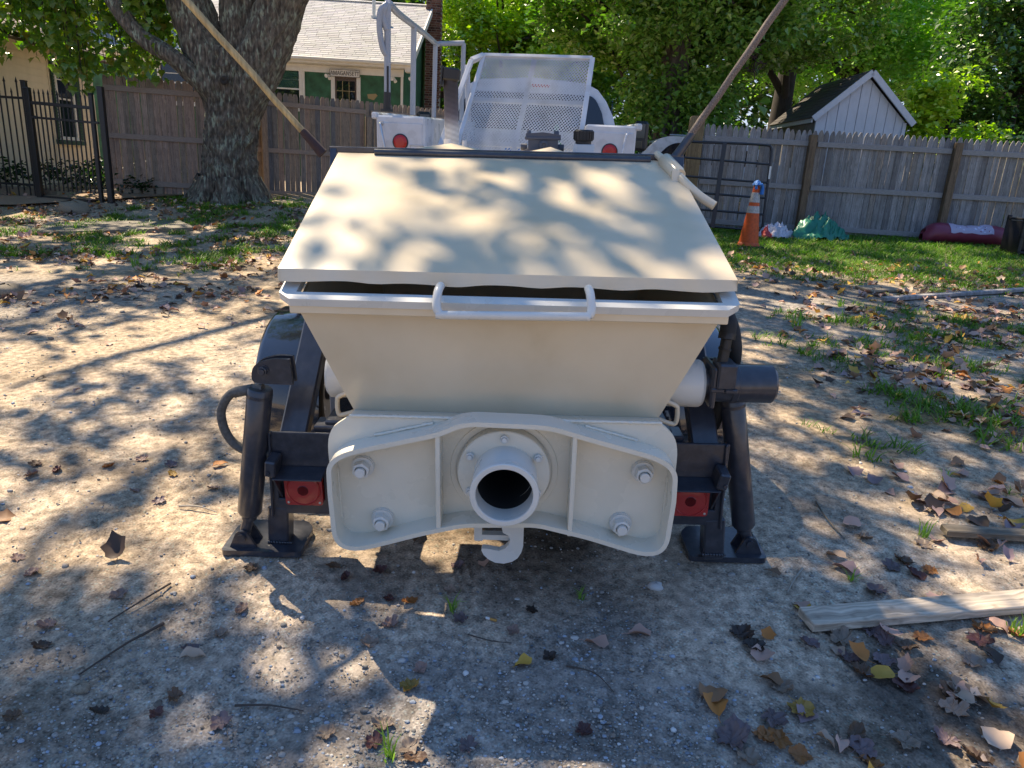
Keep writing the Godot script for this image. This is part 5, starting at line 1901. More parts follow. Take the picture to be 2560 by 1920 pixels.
func make_background_trees():
	var deep_a = Color(0.022, 0.055, 0.014)
	var deep_b = Color(0.055, 0.105, 0.022)
	var mid_a = Color(0.04, 0.095, 0.018)
	var mid_b = Color(0.10, 0.17, 0.03)
	var lime_a = Color(0.11, 0.19, 0.02)
	var lime_b = Color(0.24, 0.29, 0.025)
	make_tree("maple_tree", "green maple with forked dark trunk just right of the truck cab", V(3.0, 0, -18.5), [4.4, 0.2, -0.3], [[V(-0.6, 4.3, 0.6), V(2.6, 1.5, 1.8)], [V(0.8, 3.0, 1.0), V(1.4, 1.1, 1.1)]], mid_a, lime_a, 3000, 0.15, "bark_dark", 101)
	make_tree("vine_tree", "thick tan trunk hung with vines and leaves behind the yellowish fence post", V(3.1, 0, -16.4), [5.2, 0.3, 0.1], [[V(0.1, 2.3, 0.5), V(1.2, 1.6, 0.5)], [V(0.3, 4.3, 0.5), V(2.4, 1.4, 1.6)], [V(-0.3, 0.9, 0.5), V(0.9, 0.9, 0.4)]], mid_a, mid_b, 3900, 0.14, "bark_tan", 102)
	make_tree("maple_tree", "dark overhanging tree above the rusty pole at the top of the view", V(6.3, 0, -19.0), [4.6, 0.25, 0.2], [[V(-0.8, 4.4, 1.5), V(2.6, 1.4, 1.8)]], deep_b, mid_b, 2600, 0.15, "bark_dark", 103)
	make_tree("broad_tree", "broad sunlit light green tree behind the shed roof", V(9.6, 0, -23.0), [5.0, 0.3, 0.2], [[V(-1.6, 4.8, 0.8), V(3.0, 2.0, 2.2)], [V(1.6, 5.6, 0.4), V(3.0, 2.2, 2.2)], [V(0, 3.4, 0.6), V(3.4, 1.4, 1.6)]], Color(0.08, 0.17, 0.035), Color(0.19, 0.29, 0.08), 4600, 0.17, "bark_dark", 104, 3, "leaf")
	make_tree("lime_tree", "bright lime green young tree leaning over the right side of the shed", V(9.5, 0, -16.6), [2.4, 0.07, -0.3], [[V(-0.35, 2.6, 0.2), V(0.75, 0.55, 0.6)], [V(-0.7, 1.9, 0.2), V(0.6, 0.5, 0.5)], [V(0.1, 1.7, 0.2), V(0.7, 0.5, 0.5)]], lime_a, lime_b, 620, 0.13, "bark_dark", 105, 2, "leaf")
	make_tree("dark_tree", "dark dense tree filling the right edge behind the lime tree", V(11.6, 0, -18.5), [4.2, 0.22, 0.2], [[V(-0.4, 3.4, 0.4), V(1.9, 1.9, 1.4)], [V(0.8, 2.0, 0.4), V(2.0, 1.5, 1.2)], [V(1.0, 4.6, 0), V(2.0, 1.2, 1.4)]], Color(0.015, 0.04, 0.012), deep_b, 2600, 0.14, "bark_dark", 106)
	make_tree("bare_twig_tree", "thin tree with pale bent limb at the right edge", V(13.6, 0, -19.5), [5.0, 0.14, 0.4], [[V(0.2, 5.0, 0), V(2.2, 1.5, 1.6)], [V(0.4, 3.2, 0.2), V(1.6, 0.9, 1.0)]], mid_a, lime_b, 900, 0.14, "bark_tan", 107)
	make_tree("yellow_tree", "backlit yellow green tree right of the brick chimney", V(-1.0, 0, -26.0), [4.6, 0.2, 0.3], [[V(0.4, 3.6, 0.8), V(2.4, 1.7, 1.4)], [V(0.2, 5.4, 0.2), V(2.6, 1.3, 1.4)]], lime_a, lime_b, 2600, 0.16, "bark_dark", 108, 4, "leaf")
	make_tree("far_tree", "bright green tree over the top of the mesh panel", V(1.6, 0, -27.5), [5.2, 0.22, -0.3], [[V(-0.2, 4.4, 0.4), V(2.6, 1.9, 1.6)], [V(0.4, 6.2, 0), V(2.6, 1.2, 1.4)], [V(0.6, 2.2, 0.4), V(2.2, 1.4, 1.0)]], mid_a, lime_a, 2800, 0.17, "bark_dark", 109, 3, "leaf")
	make_tree("roof_tree", "yellowing tree showing above the ridge of the green cottage", V(-7.0, 0, -38.0), [7.0, 0.3, 0.0], [[V(-1.2, 8.0, 0), V(4.6, 2.2, 1.8)], [V(3.4, 7.8, 0), V(3.4, 2.2, 1.8)]], mid_a, lime_a, 2200, 0.18, "bark_dark", 110)
	make_tree("dark_tree", "dark tree behind the roof of the cream house in the upper left corner", V(-13.0, 0, -21.0), [5.0, 0.3, 0.0], [[V(0.4, 5.0, 0), V(3.2, 2.2, 2.0)], [V(-1.5, 3.4, 0), V(2.5, 1.8, 1.8)]], Color(0.015, 0.04, 0.014), deep_b, 2200, 0.17, "bark_dark", 111)
	# hanging wasp-nest like tangle of dead vine
	var m = MB.new()
	var r = RandomNumberGenerator.new()
	r.seed = 5
	for k in 40:
		var p = V(4.55, 3.1, -15.7) + V(r.randf_range(-0.1, 0.1), r.randf_range(-0.3, 0.25), r.randf_range(-0.1, 0.1))
		var q = p + V(r.randf_range(-0.2, 0.2), r.randf_range(-0.25, 0.2), r.randf_range(-0.1, 0.1))
		m.tube([p, p.lerp(q, 0.5) + V(r.randf_range(-0.06, 0.06), 0, 0), q], [0.012, 0.01, 0.004], 5)
	tag(build("dead_vine", m, M.rust), "brown tangle of dead vine hanging in the leaves left of the rusty pole", "vine")
	# far-off wood that closes the view, and undergrowth beyond the fences
	var where = []
	var tints = []
	for k in 3600:
		var x = r.randf_range(-34, 34)
		var y = 10.5 * pow(r.randf(), 0.9)
		var z = -34.0 + r.randf_range(-4, 4) - absf(x) * 0.1
		var s = r.randf_range(2.2, 3.6)
		where.append(Transform3D(Basis.from_euler(V(r.randf_range(-0.5, 0.5), r.randf_range(0, TAU), r.randf_range(-0.5, 0.5))).scaled(V(s, s, s)), V(x, y, z)))
		tints.append(Color(0.06, 0.14, 0.03).lerp(Color(0.26, 0.36, 0.06), r.randf() * r.randf()))
	tag(many("distant_woods", leaf_spray(10, 0.4, 0.19, 41), M.leaf_deep, where, tints), "deep green wood closing off the view behind all the trees", "woods")
	where = []
	tints = []
	for k in 3000:
		var x = r.randf_range(1.2, 14.5)
		var z = r.randf_range(-21.0, -17.4) if x < 6 or r.randf() < 0.5 else r.randf_range(-17.2, -14.8)
		if x > 5.7 and x < 8.5 and z > -19.2:
			continue
		if x < 2.4 and z > -17.5:
			continue
		var top_y = 1.2 + 0.9 * patchy.get_noise_2d(x * 2.0, z * 0.5) + (0.5 if x > 8.6 else 0.1)
		var s = r.randf_range(0.7, 1.2)
		where.append(Transform3D(Basis.from_euler(V(r.randf_range(-0.5, 0.5), r.randf_range(0, TAU), r.randf_range(-0.5, 0.5))).scaled(V(s, s, s)), V(x, r.randf() * top_y - z * 0.0, z)))
		tints.append(Color(0.04, 0.1, 0.025).lerp(Color(0.2, 0.33, 0.06), r.randf() * r.randf()))
	tag(many("undergrowth", leaf_spray(10, 0.24, 0.13, 43), M.leaf_deep, where, tints), "low leafy undergrowth beyond the right fence and the driveway", "undergrowth")
# ---------------------------------------------------------------- the yard
func lawn(x, z):   # how much grass grows at a spot, 0 to 1
	var n = patchy.get_noise_2d(x * 3.0, z * 3.0)
	var n2 = patchy.get_noise_2d(x * 9.0 + 50.0, z * 9.0)
	var edge = -8.6 + 0.25 * (x - 2.5) + n * 0.7
	var right = smoothstep(edge + 0.5, edge - 0.8, z) * smoothstep(2.0, 3.0, x + n * 0.5) * (0.85 + 0.5 * n2)
	var band = smoothstep(1.7, 2.7, x + n * 0.6 + (z + 4.5) * 0.2) * smoothstep(-2.6, -3.4, z) * smoothstep(-8.0, -5.8, z) * clampf(0.18 + n * 1.6 + n2 * 1.1, 0.0, 0.7)
	var left = smoothstep(-2.0, -3.4, x) * smoothstep(-6.6, -7.4, z) * smoothstep(-14.5, -13.0, z) * clampf(0.22 + n * 1.9 + n2 * 1.2, 0.0, 0.85)
	if x < -6.2 and z < -10.4:
		left *= 0.12
	return clampf(maxf(right, maxf(band, left)), 0.0, 1.0)

func litter(x, z):   # how thick the fallen leaves lie
	var n = patchy.get_noise_2d(x * 2.2 - 30.0, z * 2.2)
	var right = smoothstep(1.5, 2.5, x + (z + 3.5) * 0.22) * smoothstep(-2.0, -3.2, z) * clampf(0.75 + n * 1.7, 0.08, 1.0) * smoothstep(-9.5, -6.5, z)
	var rim = smoothstep(2.2, 3.0, x) * smoothstep(-7.0, -8.5, z) * smoothstep(-10.6, -9.2, z) * 0.6
	var left = smoothstep(-1.6, -3.0, x) * smoothstep(-4.6, -5.8, z) * clampf(0.42 + n * 1.3, 0.04, 1.0)
	var corner = smoothstep(0.5, 1.0, x) * smoothstep(-2.6, -1.6, z) * 0.22
	return maxf(maxf(right, rim), maxf(left, maxf(corner, 0.012)))

func gravel(x, z):
	var n = patchy.get_noise_2d(x * 4.0 + 9.0, z * 4.0)
	var near = smoothstep(-2.05, -1.6, z + n * 0.35) * (0.35 + 0.65 * smoothstep(-1.0, -0.2, x)) * smoothstep(1.1, 0.4, x)
	var rt = smoothstep(1.4, 2.6, x) * smoothstep(-5.0, -6.2, z) * smoothstep(-8.6, -7.6, z)
	var lf = smoothstep(-2.6, -3.8, x) * smoothstep(-4.4, -5.2, z) * smoothstep(-7.2, -6.2, z)
	return clampf(maxf(near, maxf(rt, lf) * 0.8) + n * 0.3, 0.0, 1.0)

func dark_soil(x, z):
	var n = patchy.get_noise_2d(x * 7.0, z * 7.0 + 20.0)
	var n2 = patchy.get_noise_2d(x * 2.5 + 70.0, z * 2.5)
	var d = 0.0
	for b in [[-1.2, -1.4, 0.28, 0.55], [1.2, -1.6, 0.36, 1.0], [1.05, -1.45, 0.3, 0.8], [1.5, -1.95, 0.3, 0.5], [-0.45, -1.42, 0.3, 0.45], [0.2, -1.5, 0.35, 0.3], [0.3, -1.95, 0.4, 0.45], [0.05, -2.35, 0.5, 0.8], [-0.5, -2.1, 0.22, 0.5], [1.35, -2.7, 0.25, 0.4]]:
		d = maxf(d, b[3] * smoothstep(b[2], b[2] * 0.3, Vector2(x - b[0], z - b[1]).length() + n * 0.22))
	return clampf(d + clampf(n2 - 0.28, 0.0, 1.0) * 1.2 + clampf(n - 0.36, 0, 1) * 1.6, 0.0, 1.0)

func track(x, z):   # tyre tread pressed into the sand left of the pump
	var h = 0.0
	for tr in [[-0.83, -2.5, -1.13, -1.5, 5], [-0.62, -2.15, -0.8, -1.4, 4], [-1.3, -2.9, -1.72, -1.95, 4], [0.98, -2.1, 1.2, -1.45, 4], [-0.12, -2.3, -0.1, -1.3, 3]]:
		var a = Vector2(tr[0], tr[1])
		var b = Vector2(tr[2], tr[3])
		var d = (b - a).normalized()
		var p = Vector2(x, z) - a
		var along = p.dot(d)
		var L = a.distance_to(b)
		if along < -0.1 or along > L + 0.15:
			continue
		var across = p.dot(Vector2(-d.y, d.x))
		var fade = smoothstep(-0.1, 0.1, along) * smoothstep(L + 0.15, L - 0.1, along) * (0.6 + 0.6 * patchy.get_noise_2d(x * 20.0, z * 20.0))
		for k in tr[4]:
			var off = (k - (tr[4] - 1) * 0.5) * 0.038 + 0.006 * sin(along * 75.0 + k)
			h -= 0.010 * fade * exp(-pow((across - off) / 0.0065, 2.0))
			h += 0.005 * fade * exp(-pow((across - off - 0.012) / 0.007, 2.0))
	return h

func axis_steps(a, b, f0, f1, fine, grow):   # positions that lie close together between f0 and f1 and spread out beyond
	var mid = []
	var x = f0
	while x <= f1:
		mid.append(x)
		x += fine
	var s = fine
	x = f0
	var lo = []
	while x > a:
		s = s * grow
		x -= s
		lo.push_front(maxf(x, a))
	s = fine
	x = mid[mid.size() - 1]
	var hi = []
	while x < b:
		s = s * grow
		x += s
		hi.append(minf(x, b))
	return lo + mid + hi

func make_ground():
	var xs = axis_steps(-400.0, 400.0, -1.75, 1.75, 0.0125, 1.03)
	var zs = axis_steps(-600.0, 60.0, -3.1, -1.15, 0.0125, 1.03)
	var nx = xs.size()
	var nz = zs.size()
	var pos = PackedVector3Array()
	var uv = PackedVector2Array()
	var col = PackedColorArray()
	var nor = PackedVector3Array()
	pos.resize(nx * nz)
	uv.resize(nx * nz)
	col.resize(nx * nz)
	nor.resize(nx * nz)
	var lump = FastNoiseLite.new()
	lump.seed = 8
	lump.frequency = 6.0
	lump.fractal_octaves = 4
	for j in nz:
		for i in nx:
			var x = xs[i]
			var z = zs[j]
			var k = j * nx + i
			var y = gh(x, z)
			var c = Color(0.76, 0.595, 0.425)
			if absf(x) < 16.0 and z > -20.0 and z < 2.0:
				var close = absf(x) < 3.2 and z > -5.0
				if close:
					y += lump.get_noise_2d(x, z) * 0.007
					y += track(x, z)
				var gv = gravel(x, z)
				var dk = dark_soil(x, z)
				var lw = lawn(x, z)
				var tone = patchy.get_noise_2d(x * 1.3 + 11.0, z * 1.3) * 0.14
				c = c.lerp(Color(0.37, 0.335, 0.29), gv * 0.8)
				c = c.lerp(Color(0.15, 0.115, 0.085), dk * 0.9)
				c = c.lerp(Color(0.26, 0.22, 0.13), lw * 0.9)
				c = Color(c.r + tone, c.g + tone, c.b + tone)
			pos[k] = Vector3(x, y, z)
			uv[k] = Vector2(x, z) / 1.15
			col[k] = c
	for j in nz:
		for i in nx:
			var l = pos[j * nx + maxi(i - 1, 0)]
			var r = pos[j * nx + mini(i + 1, nx - 1)]
			var b = pos[maxi(j - 1, 0) * nx + i]
			var f = pos[mini(j + 1, nz - 1) * nx + i]
			nor[j * nx + i] = (f - b).cross(r - l).normalized()
	var idx = PackedInt32Array()
	idx.resize((nx - 1) * (nz - 1) * 6)
	var q = 0
	for j in nz - 1:
		for i in nx - 1:
			var a = j * nx + i
			for e in [a, a + 1, a + nx + 1, a, a + nx + 1, a + nx]:
				idx[q] = e
				q += 1
	var arr = []
	arr.resize(Mesh.ARRAY_MAX)
	arr[Mesh.ARRAY_VERTEX] = pos
	arr[Mesh.ARRAY_NORMAL] = nor
	arr[Mesh.ARRAY_TEX_UV] = uv
	arr[Mesh.ARRAY_COLOR] = col
	arr[Mesh.ARRAY_INDEX] = idx
	var am = ArrayMesh.new()
	am.add_surface_from_arrays(Mesh.PRIMITIVE_TRIANGLES, arr)
	tag(put("ground", am, M.earth), "sandy dirt yard with gravel, dark soil and tyre tracks", "ground", "", "structure")
	# sandy path at the gate
	var m = MB.new()
	m.flat()
	var p = v2([-9.2, -11.0, -7.9, -11.25, -7.0, -11.9, -6.3, -12.9, -5.9, -13.35, -6.4, -13.6, -7.3, -12.75, -8.2, -12.0, -9.2, -11.9])
	var ids = Geometry2D.triangulate_polygon(PackedVector2Array(p))
	for i in range(0, ids.size(), 3):
		var t3 = []
		for k in 3:
			t3.append(on_ground(p[ids[i + k]].x, p[ids[i + k]].y, 0.045))
		m.tri(t3[0], t3[1], t3[2], Vector3.UP)
	tag(build("path", m, M.path_sand), "pale sandy path in front of the iron gate", "path", "", "structure")

func blade_mesh(n, sd):
	var r = RandomNumberGenerator.new()
	r.seed = sd
	var m = MB.new()
	m.flat()
	for k in n:
		var a = r.randf_range(0, TAU)
		var c = V(r.randf_range(-1, 1), 0, r.randf_range(-1, 1)) * 0.035
		var h = r.randf_range(0.03, 0.085)
		var out = V(cos(a), 0, sin(a)) * h * r.randf_range(0.3, 1.4)
		var w = V(-sin(a), 0, cos(a)) * 0.0035
		var mid = c + out * 0.4 + V(0, h * 0.65, 0)
		m.tri(c - w, c + w, mid + w * 0.8, V(cos(a), 0.5, sin(a)))
		m.tri(c - w, mid + w * 0.8, mid - w * 0.8, V(cos(a), 0.5, sin(a)))
		m.tri(mid - w * 0.8, mid + w * 0.8, c + out + V(0, h, 0), V(cos(a), 0.5, sin(a)))
	return m.mesh()

func dry_leaf_mesh(kind):
	var m = MB.new()
	m.smooth(1)
	if kind == 0:
		add_maple(m, Transform3D(Basis(), V(0, 0, -0.5)), 1.0, 0.25, true)
	elif kind == 1:     # oval leaf, rolled up along its length
		for s in [-1.0, 1.0]:
			var last = null
			for k in 9:
				var t = k / 8.0
				var w = 0.34 * sin(PI * pow(t, 0.8)) + 0.005
				var mid = V(0, 0.12 * sin(PI * t), t - 0.5)
				var rim = V(s * w * 0.85, 0.12 * sin(PI * t) + w * (0.7 + 0.3 * sin(t * 9.0)), t - 0.5)
				if last != null:
					m.quad(last[0], last[1], rim, mid, Vector3.UP)
				last = [mid, rim]
	elif kind == 2:     # maple leaf, curled at the tips
		var b = MB.new()
		add_maple(m, Transform3D(Basis(Vector3.RIGHT, -0.2), V(0, 0.05, -0.5)), 1.0, -0.55, true)
	else:               # crumpled
		var o = []
		for k in 12:
			var a = TAU * k / 12
			o.append(V(cos(a) * (0.42 + 0.1 * sin(a * 3.0)), 0.16 + 0.14 * sin(a * 2.0 + 0.7) + 0.05 * sin(a * 5.0), sin(a) * (0.5 + 0.06 * cos(a * 4.0))))
		for k in 12:
			m.tri(V(0, 0.03, 0.05), o[k], o[(k + 1) % 12], Vector3.UP)
	# stalk
	m.tube([V(0, 0.02, -0.5), V(0.05, 0.03, -0.68), V(0.03, 0.01, -0.85)], 0.014, 4, false)
	return m.mesh()

const LEAF_TONES = [Color(0.42, 0.275, 0.215), Color(0.255, 0.185, 0.185), Color(0.20, 0.115, 0.06), Color(0.46, 0.19, 0.045), Color(0.52, 0.33, 0.06), Color(0.44, 0.33, 0.24), Color(0.075, 0.05, 0.035), Color(0.16, 0.06, 0.05)]
const LEAF_WORDS = ["pinkish tan", "mauve", "brown", "orange", "yellow", "pale tan", "dark brown", "maroon"]

func make_litter():
	var r = RandomNumberGenerator.new()
	r.seed = 99
	# grass
	var where = []
	var tints = []
	var tries = 0
	while where.size() < 15000 and tries < 260000:
		tries += 1
		var x = r.randf_range(-9.5, 11.0)
		var z = r.randf_range(-13.6, -2.6)
		var w = lawn(x, z)
		if w < 0.06 or r.randf() > w:
			continue
		var s = r.randf_range(0.6, 1.15) * (0.7 + 0.5 * w)
		where.append(Transform3D(Basis(Vector3.UP, r.randf_range(0, TAU)).scaled(V(s * 1.3, s, s * 1.3)), on_ground(x, z)))
		tints.append(Color(0.075, 0.19, 0.02).lerp(Color(0.24, 0.37, 0.035), r.randf()) if r.randf() > 0.08 else Color(0.3, 0.25, 0.11))
	tag(many("grass", blade_mesh(9, 1), M.grass_blade, where, tints), "green grass growing along both fences and in patches across the yard", "grass")
	# leaf litter
	var wl = [[], [], [], []]
	var tl = [[], [], [], []]
	tries = 0
	var got = 0
	while got < 8000 and tries < 300000:
		tries += 1
		var x = r.randf_range(-9.0, 9.0)
		var z = -1.25 - 11.5 * pow(r.randf(), 1.3)
		if r.randf() > litter(x, z):
			continue
		got += 1
		var k = [0, 1, 1, 2, 3, 3, 1][r.randi() % 7]
		var s = r.randf_range(0.045, 0.095)
		wl[k].append(Transform3D(Basis.from_euler(V(r.randf_range(-0.3, 0.3), r.randf_range(0, TAU), r.randf_range(-0.3, 0.3))).scaled(V(s, s * r.randf_range(0.6, 1.4), s)), on_ground(x, z, 0.008 + 0.02 * r.randf() * lawn(x, z))))
		var c = LEAF_TONES[[0, 0, 5, 1, 2, 0, 5, 3, 6, 4, 0, 2][r.randi() % 12]]
		var g = r.randf_range(0.7, 1.2)
		tl[k].append(Color(c.r * g * 1.2, c.g * g * 1.15, c.b * g * 1.12))
	for k in 4:
		tag(many("fallen_leaves", dry_leaf_mesh(k), M.dry_leaf, wl[k], tl[k]), ["lobed", "rolled", "curled", "crumpled"][k] + " dead leaves scattered thinly and in drifts over the yard", "leaves")
	# grit and pebbles
	where = []
	tints = []
	var big_w = []
	var big_t = []
	tries = 0
	while where.size() < 30000 and tries < 200000:
		tries += 1
		var z = -1.2 - 4.5 * pow(r.randf(), 2.2)
		var x = r.randf_range(-1.0, 1.0) * (1.0 - z * 0.85)
		if r.randf() > 0.12 + 0.88 * gravel(x, z):
			continue
		var s = 0.0012 + 0.0036 * pow(r.randf(), 3.0)
		if r.randf() < 0.06:
			s += 0.007 * pow(r.randf(), 2.0)
		s *= 1.0 + (-z - 1.3) * 0.15
		var xf = Transform3D(Basis.from_euler(V(r.randf_range(0, 3), r.randf_range(0, 6), 0)).scaled(V(s * r.randf_range(0.8, 1.6), s * 0.75, s)), on_ground(x, z, s * 0.2 + (0.004 * patchy.get_noise_2d(x * 40, z * 40))))
		var g = r.randf_range(0.14, 0.5)
		var hue = r.randf()
		var c = Color(g, g * 0.93, g * 0.83)
		if hue < 0.22:
			c = Color(g * 0.75, g * 0.86, g)
		elif hue < 0.4:
			c = Color(g, g * 0.8, g * 0.6)
		elif hue > 0.975:
			c = Color(0.62, 0.6, 0.56)
		where.append(xf)
		tints.append(c)
	var m = MB.new()
	m.smooth(1)
	var rings = 4
	for a in range(rings):
		for b in 7:
			var q = []
			for e in [[a, b], [a + 1, b], [a + 1, b + 1], [a, b + 1]]:
				var th = PI * e[0] / rings
				var ph = TAU * e[1] / 7
				q.append(V(sin(th) * cos(ph), cos(th), sin(th) * sin(ph)) * (1.0 + 0.12 * sin(ph * 2.0 + th * 3.0)))
			if a > 0:
				m.tri(q[0], q[1], q[3], q[0] + q[1] + q[3])
			if a < rings - 1:
				m.tri(q[1], q[2], q[3], q[1] + q[2] + q[3])
	var pebble = m.mesh()
	tag(many("gravel", pebble, M.stone, where, tints), "fine grey, tan and bluish gravel strewn over the dirt", "gravel")
	# single stones
	var cm = mat("one_stone", lin(0.5, 0.48, 0.45), 0.7)
	for p in [[-5.0, -12.0, 0.05, "white round stone at the foot of the big tree", 0], [-6.8, -11.0, 0.2, "grey boulder sunk in the ground before the iron gate", 1], [-4.26, -5.8, 0.1, "pale flat stone at the left edge of the yard", 1], [-5.5, -11.7, 0.045, "smaller white stone left of the tree foot", 0], [-1.146, -1.538, 0.022, "smooth grey pebble under the long twig at lower left", 1], [0.538, -2.13, 0.024, "pale oval stone in the shade right of the tow hook", 0], [-1.61, -1.45, 0.02, "flat whitish stone near the lower left corner", 0]]:
		var o = put("stone", pebble, cm if p[4] == 0 else M.edging, null, Transform3D(Basis(Vector3.UP, 0.4).scaled(V(p[2] * 1.3, p[2] * 0.7, p[2])), on_ground(p[0], p[1], p[2] * 0.25)))
		tag(o, p[3], "stone")

func spelled(n):
	var ones = ["", "one", "two", "three", "four", "five", "six", "seven", "eight", "nine", "ten", "eleven", "twelve", "thirteen", "fourteen", "fifteen", "sixteen", "seventeen", "eighteen", "nineteen"]
	var tens = ["", "", "twenty", "thirty", "forty", "fifty", "sixty", "seventy", "eighty", "ninety"]
	if n >= 100:
		return ("one hundred " + spelled(n - 100)).strip_edges()
	if n < 20:
		return ones[n]
	return tens[n / 10] + ("-" + ones[n % 10] if n % 10 else "")

func dead_leaf(kind, sd):   # a dry leaf with lobes, veins, curled rim and crumples; one unit long
	var n = FastNoiseLite.new()
	n.seed = sd
	n.frequency = 1.6
	n.fractal_octaves = 3
	var r = RandomNumberGenerator.new()
	r.seed = sd
	var curl_dir = r.randf_range(0, TAU)
	var curl = r.randf_range(0.25, 0.7)
	var m = MB.new()
	m.smooth(1)
	var S = 40
	var K = 5
	var P = func(i, k):
		var a = TAU * k / S
		var t = float(i) / K
		var rim
		if kind == 0:     # maple: five lobes
			var lobe = absf(cos(2.5 * (a - PI / 2)))
			rim = 0.35 + 0.17 * pow(lobe, 0.8) + 0.03 * sin(a * 17.0 + sd)
			if sin(a) < -0.8:
				rim *= 0.72
		elif kind == 1:   # oval
			rim = 0.5 / sqrt(pow(cos(a) / 0.62, 2.0) + pow(sin(a), 2.0)) + 0.012 * sin(a * 23.0)
		else:             # torn tulip shape
			rim = 0.40 + 0.07 * cos(a * 4.0 + 0.6) + 0.05 * n.get_noise_2d(cos(a) * 3.0, sin(a) * 3.0) + 0.02 * sin(a * 13.0)
		var x = cos(a) * rim * t
		var z = -sin(a) * rim * t
		var y = 0.20 * n.get_noise_2d(x * 2.2, z * 2.2) * t + curl * maxf(0.0, x * cos(curl_dir) + z * sin(curl_dir)) * t * 0.9 + 0.10 * t * t * t
		y += 0.025 * absf(sin(2.5 * (a - PI / 2))) * t
		return V(x, y + 0.02, z)
	for i in K:
		for k in S:
			if i == 0:
				m.tri(P.call(0, 0), P.call(1, k), P.call(1, k + 1), Vector3.UP)
			else:
				m.quad(P.call(i, k), P.call(i + 1, k), P.call(i + 1, k + 1), P.call(i, k + 1), Vector3.UP)
	for q in [[0.0, 0.44], [0.45, 0.36], [-0.45, 0.36]]:   # raised veins
		var pts = []
		for i in 6:
			var t = i / 5.0
			var a = PI / 2 + q[0] * 2.0
			pts.append(P.call(minf(i * 0.9, 4.5), S * a / TAU) + V(0, 0.006, 0))
		m.tube(pts, radii(0.012, 0.004, 6), 4, false)
	var foot = P.call(K, S * 0.75)
	m.tube(curve([V(0, 0.03, 0), foot + V(0, 0.02, 0), foot + V(0.06, 0.02, 0.16), foot + V(0.04, 0.0, 0.34)], 3), radii(0.016, 0.01, 10), 4, false)
	return m.mesh()

